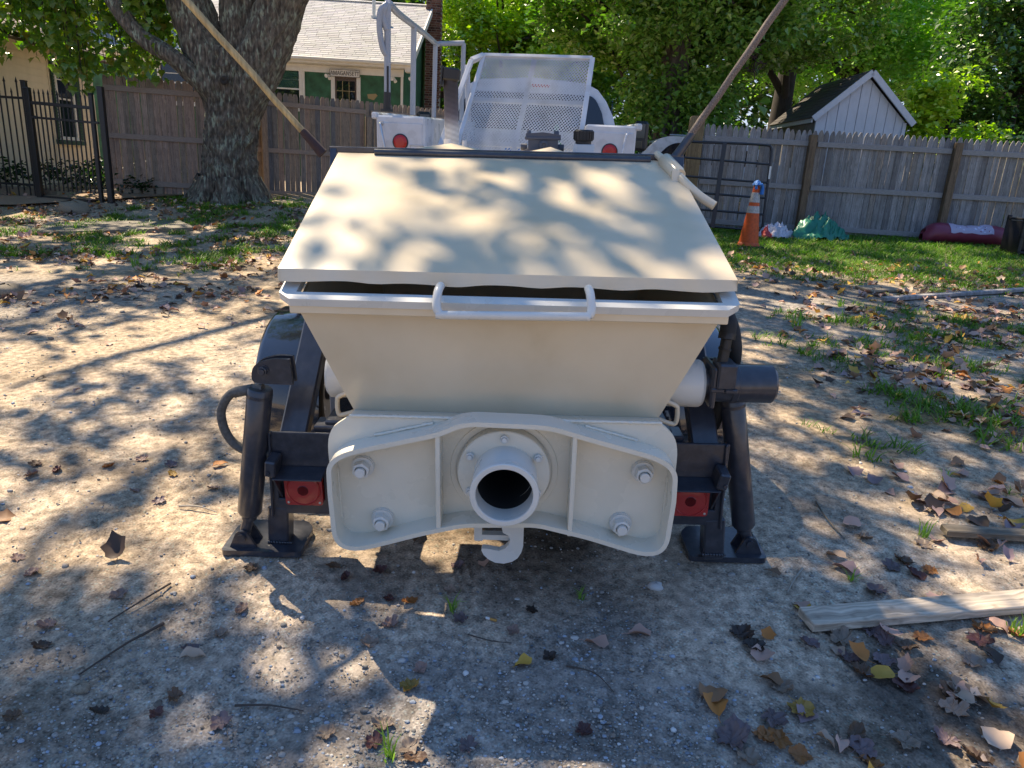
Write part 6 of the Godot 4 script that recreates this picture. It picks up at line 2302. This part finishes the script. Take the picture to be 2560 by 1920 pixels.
func make_single_leaves():
	# the larger leaves near the camera, one by one
	var anchors = [
		["the left foot pad", -0.88, -2.25], ["the right foot pad", 0.82, -2.3], ["the tow hook", 0.0, -2.0], ["the plank tip", 1.0, -1.98], ["the plank middle", 1.45, -2.06],
		["the small board", 1.79, -2.55], ["the long twig", -1.11, -1.7], ["the bottom grass tuft", -0.26, -1.36], ["the cigarette butt", -0.03, -1.91], ["the bottom right corner", 1.35, -1.4], ["the bottom left corner", -1.2, -1.3],
	]
	var spots = [
		[-1.48, -2.80, 4], [-1.71, -2.12, 0], [-1.56, -2.63, 0], [-1.79, -2.85, 3], [-2.10, -2.83, 2], [-1.98, -2.78, 7], [-1.42, -2.55, 1], [-1.25, -2.68, 0], [-1.69, -2.94, 0],
		[-1.53, -2.89, 1], [-1.39, -1.78, 0], [-0.88, -1.52, 2], [-0.84, -1.90, 0], [-0.86, -1.78, 5], [-0.89, -2.12, 2], [-1.26, -1.94, 0], [-0.92, -1.71, 1], [-0.72, -1.44, 1],
		[-1.26, -1.43, 2], [-1.05, -1.46, 6], [-1.61, -2.04, 0], [-0.90, -1.46, 7], [-1.35, -1.69, 6], [-2.06, -2.73, 0], [-0.61, -2.16, 2], [-0.55, -2.10, 7], [-0.44, -2.15, 7],
		[-0.38, -1.99, 7], [-0.31, -1.98, 3], [-0.18, -2.05, 5], [-0.35, -1.86, 0], [-0.40, -1.77, 5], [-0.13, -1.90, 1], [0.04, -1.86, 0], [0.15, -1.75, 6], [-0.25, -1.60, 4],
		[-0.44, -1.42, 5], [-0.22, -1.39, 5], [-0.20, -1.36, 2], [-0.07, -1.40, 1], [-0.17, -2.20, 1], [-0.30, -1.46, 5], [-0.23, -1.67, 0], [0.10, -1.97, 6], [0.23, -1.47, 7],
		[-0.48, -1.96, 3], [-0.31, -1.40, 7], [1.45, -2.52, 5], [1.46, -2.31, 1], [1.53, -2.27, 7], [1.60, -2.30, 3], [1.53, -2.36, 2], [1.33, -2.15, 1], [1.68, -2.49, 5],
		[0.77, -1.89, 6], [0.80, -1.83, 6], [0.98, -1.86, 1], [1.09, -1.88, 5], [1.21, -1.93, 1], [1.23, -1.88, 1], [1.29, -1.86, 2], [1.36, -1.91, 3], [1.18, -1.79, 1],
		[1.08, -1.80, 1], [1.20, -1.69, 7], [1.32, -1.66, 2], [1.46, -1.80, 5], [1.35, -1.67, 5], [1.29, -1.60, 5], [0.65, -1.50, 1], [0.62, -1.46, 1], [0.76, -1.54, 1],
		[0.71, -1.48, 3], [0.75, -1.47, 3], [0.85, -1.58, 4], [0.65, -1.41, 5], [0.79, -1.42, 3], [0.96, -1.45, 1], [0.97, -1.50, 2], [1.09, -1.48, 5], [1.21, -1.49, 1],
		[1.26, -1.44, 2], [0.97, -1.41, 3], [1.60, -1.97, 3], [1.55, -1.91, 7], [1.70, -1.95, 3], [0.82, -1.66, 5], [1.93, -2.49, 2], [1.09, -1.74, 2],
	]
	var kinds = []
	for k in 4:
		var set_ = []
		for v in 3:
			set_.append(dead_leaf([0, 1, 0, 2][k], 20 + k * 7 + v))
		kinds.append(set_)
	var shape_words = ["lobed", "oval", "curled lobed", "ragged"]
	var r = RandomNumberGenerator.new()
	r.seed = 314
	var mats = []
	for k in 8:
		for v in 2:
			var m = mat("leaf_tone_%d_%d" % [k, v], LEAF_TONES[k].linear_to_srgb(), 0.55)
			m.albedo_color = Color(LEAF_TONES[k].r * (0.9 + v * 0.25), LEAF_TONES[k].g * (0.9 + v * 0.2), LEAF_TONES[k].b * (0.9 + v * 0.22)).linear_to_srgb()
			m.albedo_texture = M.concrete.albedo_texture
			m.backlight_enabled = true
			m.backlight = Color(0.25, 0.18, 0.12)
			tri_planar(m, Vector3.ONE * 1.3)
			mats.append(m)
	var said = {}
	for s in spots:
		var k = r.randi() % 4
		var size = r.randf_range(0.06, 0.085) * (0.72 if s[0] < 0.5 else 1.0)
		if s[2] == 5 or s[2] == 1:
			k = [0, 2, 0, 3][r.randi() % 4]
			size *= 1.05
		var best = 99.0
		var words = ""
		for a in anchors:
			var d = Vector2(s[0] - a[1], s[1] - a[2])
			if d.length() < best:
				best = d.length()
				var hour = int(round(fposmod(atan2(d.x, -d.y), TAU) / TAU * 12.0))
				words = "%s centimetres from %s toward %s o'clock" % [spelled(int(round(best * 100.0))), a[0], spelled(12 if hour == 0 else hour)]
		var label = ""
		for turn in 4:   # neighbours that would read the same take another shape
			label = "%s %s leaf %s" % [LEAF_WORDS[s[2]], shape_words[k], words]
			if not said.has(label):
				break
			k = (k + 1) % 4
		said[label] = true
		var xf = Transform3D(Basis.from_euler(V(r.randf_range(-0.12, 0.12), r.randf_range(0, TAU), r.randf_range(-0.12, 0.12))).scaled(V(size, size * r.randf_range(0.6, 1.1), size)), on_ground(s[0], s[1], 0.004))
		tag(put("fallen_leaf", kinds[k][r.randi() % 3], mats[s[2] * 2 + r.randi() % 2], null, xf), label, "leaf", "dead leaves lying singly on the dirt")
# ---------------------------------------------------------------- loose things in the yard
func heap(outline_r, height, sd, folds, squash = 1.0):   # crumpled cloth lying on the ground
	var n = FastNoiseLite.new()
	n.seed = sd
	n.frequency = folds
	n.fractal_type = FastNoiseLite.FRACTAL_RIDGED
	n.fractal_octaves = 3
	var m = MB.new()
	m.smooth(1)
	var n2 = FastNoiseLite.new()
	n2.seed = sd + 50
	n2.frequency = folds * 2.7
	n2.fractal_type = FastNoiseLite.FRACTAL_RIDGED
	n2.fractal_octaves = 2
	var ringn = 30
	var seg = 72
	var P = func(i, k):
		var t = float(i) / ringn
		var a = TAU * k / seg
		var rr = outline_r * t * (1.0 + 0.22 * sin(a * 2.0 + sd) + 0.12 * sin(a * 5.0 + sd * 2.0))
		var x = cos(a) * rr
		var z = sin(a) * rr * squash
		var h = height * pow(maxf(0.0, 1.0 - t * t), 0.8) * (1.0 - 0.55 * x / outline_r)
		h += n.get_noise_2d(x, z) * height * 0.6 * (1.0 - t * 0.6)
		h += n2.get_noise_2d(x + z * 0.6, z - x * 0.3) * height * 0.22
		return V(x, maxf(h, 0.004 + 0.02 * (1.0 - t)), z)
	for i in ringn:
		for k in seg:
			if i == 0:
				m.tri(P.call(0, 0), P.call(1, k), P.call(1, k + 1), Vector3.UP)
			else:
				m.quad(P.call(i, k), P.call(i + 1, k), P.call(i + 1, k + 1), P.call(i, k + 1), Vector3.UP)
	return m

func twig(called, label, pts, r0, material = "twig"):
	var m = MB.new()
	var v = []
	for p in pts:
		v.append(on_ground(p[0], p[1], 0.009 + (p[2] if p.size() > 2 else 0.0)))
	var c = curve(v, 6)
	m.tube(c, radii(r0, r0 * 0.45, c.size()), 6)
	tag(build(called, m, M[material]), label, "twig")

func make_objects():
	var m
	# traffic cone with a blue cloth
	var c = thing("traffic_cone", "tall orange traffic cone with two white bands in front of the tube gate", "cone", tilted(on_ground(3.4, -10.65), 0.0))
	m = MB.new()
	m.prism(rounded(v2([-0.19, -0.19, 0.19, -0.19, 0.19, 0.19, -0.19, 0.19]), 0.04, 3), 0.0, 0.035, Transform3D(Basis(V(1, 0, 0), V(0, 0, -1), V(0, 1, 0)), Vector3.ZERO))
	build("base", m, M.rubber, c)
	var rad = func(y): return lerpf(0.15, 0.042, y / 0.88)
	m = MB.new()
	m.lathe([Vector2(0.17, 0.03), Vector2(0.155, 0.06), Vector2(rad.call(0.08), 0.08), Vector2(rad.call(0.88), 0.88), Vector2(0.03, 0.89), Vector2(0.0, 0.885)], Transform3D(), 36, false)
	build("body", m, M.cone_orange, c)
	for b in [[0.50, 0.6], [0.65, 0.79]]:
		m = MB.new()
		m.lathe([Vector2(rad.call(b[0]) + 0.001, b[0]), Vector2(rad.call(b[0]) + 0.003, b[0] + 0.002), Vector2(rad.call(b[1]) + 0.003, b[1] - 0.002), Vector2(rad.call(b[1]) + 0.001, b[1])], Transform3D(), 36)
		build("band", m, M.cone_band, c)
	m = heap(0.075, 0.05, 4, 14.0)
	m.tube(curve([V(0.05, 0.03, 0.02), V(0.075, -0.03, 0.03), V(0.07, -0.12, 0.035)], 5), radii(0.02, 0.03, 11), 8)
	m.tube(curve([V(-0.03, 0.02, 0.03), V(-0.045, -0.02, 0.04), V(-0.04, -0.05, 0.045)], 5), radii(0.018, 0.022, 11), 8)
	tag(build("blue_cloth", m, M.blue_cloth, null, tilted(on_ground(3.4, -10.65, 0.888), 20.0)), "crumpled blue cloth draped over the tip of the orange cone", "cloth")
	# heaps by the fence
	tag(build("green_tarp", heap(0.46, 0.27, 9, 4.0, 0.7), M.tarp_green, null, tilted(on_ground(5.0, -11.95), 10.0)), "crumpled green tarpaulin heaped against the foot of the grey fence", "tarp")
	var wb = thing("feed_bag", "crumpled white bag with red end lying left of the green tarp", "bag", tilted(on_ground(4.3, -11.9), -8.0))
	build("sack", heap(0.32, 0.16, 3, 4.5, 0.6), M.bag_white, wb)
	build("red_end", heap(0.12, 0.13, 5, 8.0, 0.8), M.bag_red, wb, Transform3D(Basis(), V(-0.24, 0, 0.1)))
	# long maroon bag
	var mb = thing("maroon_bag", "long maroon bag with a pale printed label lying along the grey fence", "bag", tilted(on_ground(7.38, -12.05), -3.0))
	m = MB.new()
	m.smooth(1)
	var N = 40
	var S = 28
	var bn = FastNoiseLite.new()
	bn.seed = 6
	bn.frequency = 5.0
	var P = func(i, k, grow):
		var t = float(i) / N
		var a = TAU * k / S
		var e = pow(maxf(0.0, 1.0 - pow(absf(t * 2.0 - 1.0), 6.0)), 0.45)
		var rr = (0.165 + 0.012 * sin(t * 9.0)) * (0.35 + 0.65 * e) + grow
		var p = V(lerpf(-0.68, 0.68, t), 0.165 + sin(a) * rr * (1.0 if sin(a) > 0 else 0.95), cos(a) * rr * 1.15)
		p.y += bn.get_noise_3d(p.x, p.y * 2.0, p.z * 2.0) * 0.03
		if i < 4:
			p.y -= 0.02 * (4 - i)
		return p
	for i in N:
		for k in S:
			m.quad(P.call(i, k, 0.0), P.call(i + 1, k, 0.0), P.call(i + 1, k + 1, 0.0), P.call(i, k + 1, 0.0), (P.call(i, k, 0.0) + P.call(i + 1, k + 1, 0.0)) * 0.5 - V(P.call(i, k, 0.0).x, 0.165, 0))
	build("sack", m, M.bag_maroon, mb)
	var ls = SurfaceTool.new()
	ls.begin(Mesh.PRIMITIVE_TRIANGLES)
	for i in range(11, 31):
		for k in range(1, 7):
			for q in [[i, k], [i + 1, k + 1], [i + 1, k], [i, k], [i, k + 1], [i + 1, k + 1]]:
				ls.set_uv(Vector2((q[0] - 11) / 20.0, 1.0 - (q[1] - 1) / 6.0))
				ls.set_smooth_group(1)
				ls.add_vertex(P.call(q[0], q[1], 0.004))
	ls.generate_normals()
	put("label", ls.commit(), M.bag_label, mb)
	# black stand at the right edge
	var k = thing("black_crate", "black open-fronted crate standing in the grass at the right edge", "crate", tilted(on_ground(7.52, -10.85), -6.0))
	for x in [0.0, 0.55]:
		for z in [0.0, -0.45]:
			m = MB.new()
			m.box(V(x, 0.3, z), V(0.05, 0.62, 0.05), Basis(), 0.006)
			build("leg", m, M.black_plastic, k)
	for y in [0.08, 0.3, 0.56]:
		m = MB.new()
		m.box(V(0.275, y, -0.225), V(0.6, 0.035, 0.5), Basis(), 0.006)
		build("shelf", m, M.black_plastic, k)
	m = MB.new()
	m.box(V(0.275, 0.58, 0.03), V(0.6, 0.05, 0.03), Basis(), 0.008)
	build("handle_bar", m, M.grey_pipe, k)
	m = MB.new()
	m.box(V(-0.02, 0.28, -0.22), V(0.015, 0.5, 0.42), Basis())
	m.box(V(0.275, 0.28, -0.46), V(0.55, 0.5, 0.015), Basis())
	build("side_panel", m, M.black_plastic, k)
	# boards on the dirt
	var pl = Basis(Vector3.UP, atan2(0.16, 0.86))
	m = MB.new()
	m.box(V(0.0, 0.75, 0.0), V(0.032, 1.5, 0.092), Basis(), 0.003)
	tag(build("plank", m, M.lumber, null, Transform3D(pl * Basis(Vector3.BACK, -PI / 2 + 0.004), on_ground(0.995, -1.945, 0.03))), "pale new plank lying on leaves at lower right", "plank")
	m = MB.new()
	m.box(V(0.0, 0.5, 0.0), V(0.03, 1.0, 0.06), Basis(), 0.004)
	tag(build("board", m, M.old_board, null, Transform3D(Basis(Vector3.UP, -0.04) * Basis(Vector3.BACK, -PI / 2), on_ground(1.79, -2.56, 0.035))), "short old brown board behind the pale plank at the right edge", "board")
	m = MB.new()
	m.box(V(1.9, 0.0, 0.0), V(3.8, 0.04, 0.07), Basis(), 0.006)
	tag(build("batten", m, M.picket_pale, null, Transform3D(Basis(Vector3.UP, atan2(0.9, 2.05)), on_ground(3.76, -7.2, 0.035))), "long thin grey batten lying half in the grass at right", "batten")
	m = MB.new()
	m.box(V(0, 0, 0), V(0.42, 0.03, 0.25), Basis(), 0.006)
	tag(build("slab", m, M.edging, null, Transform3D(Basis(Vector3.UP, 0.3), on_ground(3.97, -7.75, 0.02))), "small pale slab on the gravel beyond the long batten", "slab")
	m = MB.new()
	m.prism(rounded(v2([-0.9, -0.45, 0.95, -0.4, 0.85, 0.45, -0.8, 0.5]), 0.1, 4), -0.03, 0.035, Transform3D(Basis(V(1, 0, 0), V(0, 0, -1), V(0, 1, 0)), Vector3.ZERO))
	tag(build("concrete_slab", m, M.concrete, null, Transform3D(Basis(Vector3.UP, 0.55), on_ground(-5.5, -9.75, 0.01))), "flat worn concrete slab set in the leaves at left", "slab")
	# stone edging of the garden by the cream house
	var ed = thing("garden_edging", "row of tan stone blocks edging the garden bed behind the iron gate", "edging", tilted(Vector3(-8.0, 0.06, -12.35), 0.0))
	var x = -1.3
	while x < 0.0:
		var w = rnd(0.16, 0.26)
		m = MB.new()
		m.box(V(x + w * 0.5, 0.08, rnd(-0.02, 0.02)), V(w - 0.012, 0.17 + rnd(-0.02, 0.02), 0.16), Basis(Vector3.UP, rnd(-0.06, 0.06)), 0.018)
		build("block", m, M.edging, ed)
		x += w
	x = 0.25
	while x < 1.5:
		var w = rnd(0.14, 0.2)
		m = MB.new()
		m.box(V(x + w * 0.5, 0.06 + (x - 0.25) * 0.1, -0.35 - (x - 0.25) * 0.35 + rnd(-0.02, 0.02)), V(w - 0.01, 0.16, 0.16), Basis(Vector3.UP, 0.35 + rnd(-0.06, 0.06)), 0.018)
		build("block", m, M.edging, ed)
		x += w
	# garden plants behind the gate
	var r = RandomNumberGenerator.new()
	r.seed = 55
	var where = []
	var tints = []
	for i in 420:
		var px = r.randf_range(-9.4, -6.6)
		var pz = r.randf_range(-15.0, -12.9)
		if px < -7.6 and pz < -13.3:
			px += 1.0
		var s = r.randf_range(0.5, 1.0)
		where.append(Transform3D(Basis.from_euler(V(r.randf_range(-0.5, 0.5), r.randf_range(0, TAU), 0)).scaled(V(s, s, s)), on_ground(px, pz, 0.1 + r.randf() * (0.35 if px < -7.2 else 0.15))))
		tints.append(Color(0.02, 0.05, 0.018).lerp(Color(0.06, 0.12, 0.03), r.randf() * r.randf()))
	tag(many("garden_plants", leaf_spray(8, 0.16, 0.12, 51), M.leaf_deep, where, tints), "dark leafy garden plants in the bed behind the iron gate", "plants")
	# twigs
	twig("twig", "long dark twig on the sand at lower left", [[-1.049, -1.812], [-1.075, -1.76, 0.006], [-1.114, -1.706, 0.004], [-1.177, -1.583]], 0.006)
	twig("twig", "thin dark twig above the long one at left", [[-1.12, -2.011], [-1.164, -1.902, 0.008], [-1.219, -1.809]], 0.0045)
	twig("twig", "straight grey twig among gravel at the lower middle left", [[-0.706, -1.497], [-0.617, -1.499, 0.005], [-0.519, -1.49]], 0.004)
	twig("twig", "pale bent straw left of the left foot pad", [[-1.32, -2.513], [-1.235, -2.499, 0.01], [-1.153, -2.477]], 0.0045, "twig_pale")
	twig("twig", "curved thin twig on the dirt between hook and cigarette butt", [[-0.103, -1.828], [-0.029, -1.799, 0.004], [0.035, -1.799]], 0.0025)
	twig("twig", "curved grey twig right of the right jack", [[1.363, -2.792], [1.345, -2.65, 0.008], [1.359, -2.492]], 0.005, "old_board")
	twig("twig", "pale twig just left of the plank end", [[1.108, -2.267], [1.05, -2.19, 0.008], [1.001, -2.119]], 0.004, "twig_pale")
	twig("twig", "short twig in the leaves below the light strips", [[0.2, -1.71], [0.28, -1.68, 0.004], [0.33, -1.61]], 0.003)
	# cigarette butt
	var cb = thing("cigarette_butt", "cigarette butt with tan filter on the dirt below the tow hook", "litter", Transform3D(Basis(Vector3.UP, -0.33), on_ground(-0.05, -1.915, 0.007)))
	m = MB.new()
	m.tube([V(0, 0, 0), V(0.014, 0, 0)], 0.0042, 10)
	build("paper", m, M.paper, cb)
	m = MB.new()
	m.tube([V(0.014, 0, 0), V(0.037, 0, 0)], 0.0043, 10)
	build("filter", m, M.filter_tan, cb)
	# a scrap of blue string on the sand
	m = MB.new()
	m.tube(curve([on_ground(-1.5, -4.5, 0.01), on_ground(-1.42, -4.46, 0.03), on_ground(-1.36, -4.5, 0.01), on_ground(-1.3, -4.44, 0.015)], 5), 0.012, 6)
	tag(build("blue_scrap", m, M.blue_cloth), "small blue scrap lying on the sand left of the hopper", "litter")
	# single grass tufts
	var tuft_at = [[-0.161, -1.947, 0.8, "small green grass sprout in the shade left of the light strips"], [-0.27, -1.36, 1.1, "grass tuft at the bottom edge below the pump"], [2.439, -6.0, 2.6, "tall grass tuft among leaves right of the motor"], [1.911, -3.43, 1.6, "three-bladed grass sprout on the sand right of the jack"], [1.715, -2.557, 1.2, "grass tuft at the end of the small board"], [1.7, -1.96, 1.2, "grass tuft with orange leaves in front of the plank"], [-3.95, -7.28, 2.4, "bright grass tuft among dead leaves left of the hopper lid"], [0.27, -2.05, 0.6, "tiny green sprout in the shade under the outlet"], [-5.79, -9.34, 2.4, "single tall weed beside the concrete slab"], [2.106, -3.08, 1.0, "low grass tuft right of the jack foot"], [1.27, -2.21, 0.8, "sparse grass sprig behind the plank"], [3.2, -6.9, 1.8, "grass tuft in leaves before the long batten"]]
	for i in tuft_at.size():
		var q = tuft_at[i]
		m = MB.new()
		m.flat()
		var rr = RandomNumberGenerator.new()
		rr.seed = 200 + i
		for b in (4 if q[2] == 1.6 else 16):
			var a = rr.randf_range(0, TAU)
			var cc = V(rr.randf_range(-1, 1), 0, rr.randf_range(-1, 1)) * 0.016 * q[2]
			var h = rr.randf_range(0.03, 0.075) * q[2]
			var o = V(cos(a), 0, sin(a)) * h * rr.randf_range(0.3, 1.0)
			var w = V(-sin(a), 0, cos(a)) * 0.0016 * (0.6 + q[2])
			var md = cc + o * 0.4 + V(0, h * 0.7, 0)
			m.quad(cc - w, cc + w, md + w * 0.8, md - w * 0.8, V(cos(a), 0.5, sin(a)))
			m.tri(md - w * 0.8, md + w * 0.8, cc + o + V(0, h * 0.95, 0), V(cos(a), 0.5, sin(a)))
		var gm = M.get("tuft_green")
		if gm == null:
			gm = mat("tuft_green", lin(0.08, 0.17, 0.022), 0.5)
			gm.backlight_enabled = true
			gm.backlight = Color(0.7, 0.9, 0.3)
		tag(build("grass_tuft", m, gm, null, Transform3D(Basis(), on_ground(q[0], q[1], -0.002))), q[3], "grass tuft")
# ---------------------------------------------------------------- the scene
func _ready():
	rng.seed = 2024
	hill.seed = 3
	hill.frequency = 0.35
	hill.fractal_octaves = 3
	patchy.seed = 4
	patchy.frequency = 0.33
	patchy.fractal_octaves = 4
	var up = V(0.01333, 0.99839, -0.05505).normalized()
	TILT = Basis(Quaternion(Vector3.UP, up))

	# camera
	var cam = Camera3D.new()
	cam.name = "camera"
	cam.position = V(0, 1.5, 0)
	cam.rotation_degrees = V(-19.7, 0, 2.6)
	cam.fov = 56.8
	cam.near = 0.05
	cam.far = 1200.0
	add_child(cam)

	# sky, sun, exposure
	var env = Environment.new()
	env.background_mode = Environment.BG_SKY
	var sky = Sky.new()
	var sm = ProceduralSkyMaterial.new()
	sm.sky_top_color = Color(0.42, 0.60, 0.87)
	sm.sky_horizon_color = Color(0.82, 0.87, 0.94)
	sm.sky_curve = 0.16
	sm.sky_energy_multiplier = 0.74
	sm.ground_bottom_color = Color(0.25, 0.24, 0.2)
	sm.ground_horizon_color = Color(0.5, 0.52, 0.5)
	sm.sun_angle_max = 2.0
	sky.sky_material = sm
	env.sky = sky
	env.background_energy_multiplier = 1.0
	env.tonemap_mode = Environment.TONE_MAPPER_LINEAR
	env.tonemap_exposure = 2.3
	env.sdfgi_enabled = true
	env.ssao_enabled = true
	env.ssil_enabled = true
	var we = WorldEnvironment.new()
	we.name = "world_environment"
	we.environment = env
	add_child(we)
	var sun = DirectionalLight3D.new()
	sun.name = "sun"
	sun.light_energy = 1.5
	sun.light_color = Color(1.0, 0.93, 0.82)
	sun.light_angular_distance = 0.53
	sun.shadow_enabled = true
	add_child(sun)
	sun.look_at_from_position(Vector3.ZERO, V(0.49, -1.0, 0.60))

	make_materials()
	make_ground()
	make_green_house()
	make_cream_house()
	make_shed()
	make_fences()
	make_big_tree()
	make_background_trees()
	make_truck()
	make_bed_load()
	make_suv()
	make_trailer()
	make_objects()
	make_litter()
	make_single_leaves()
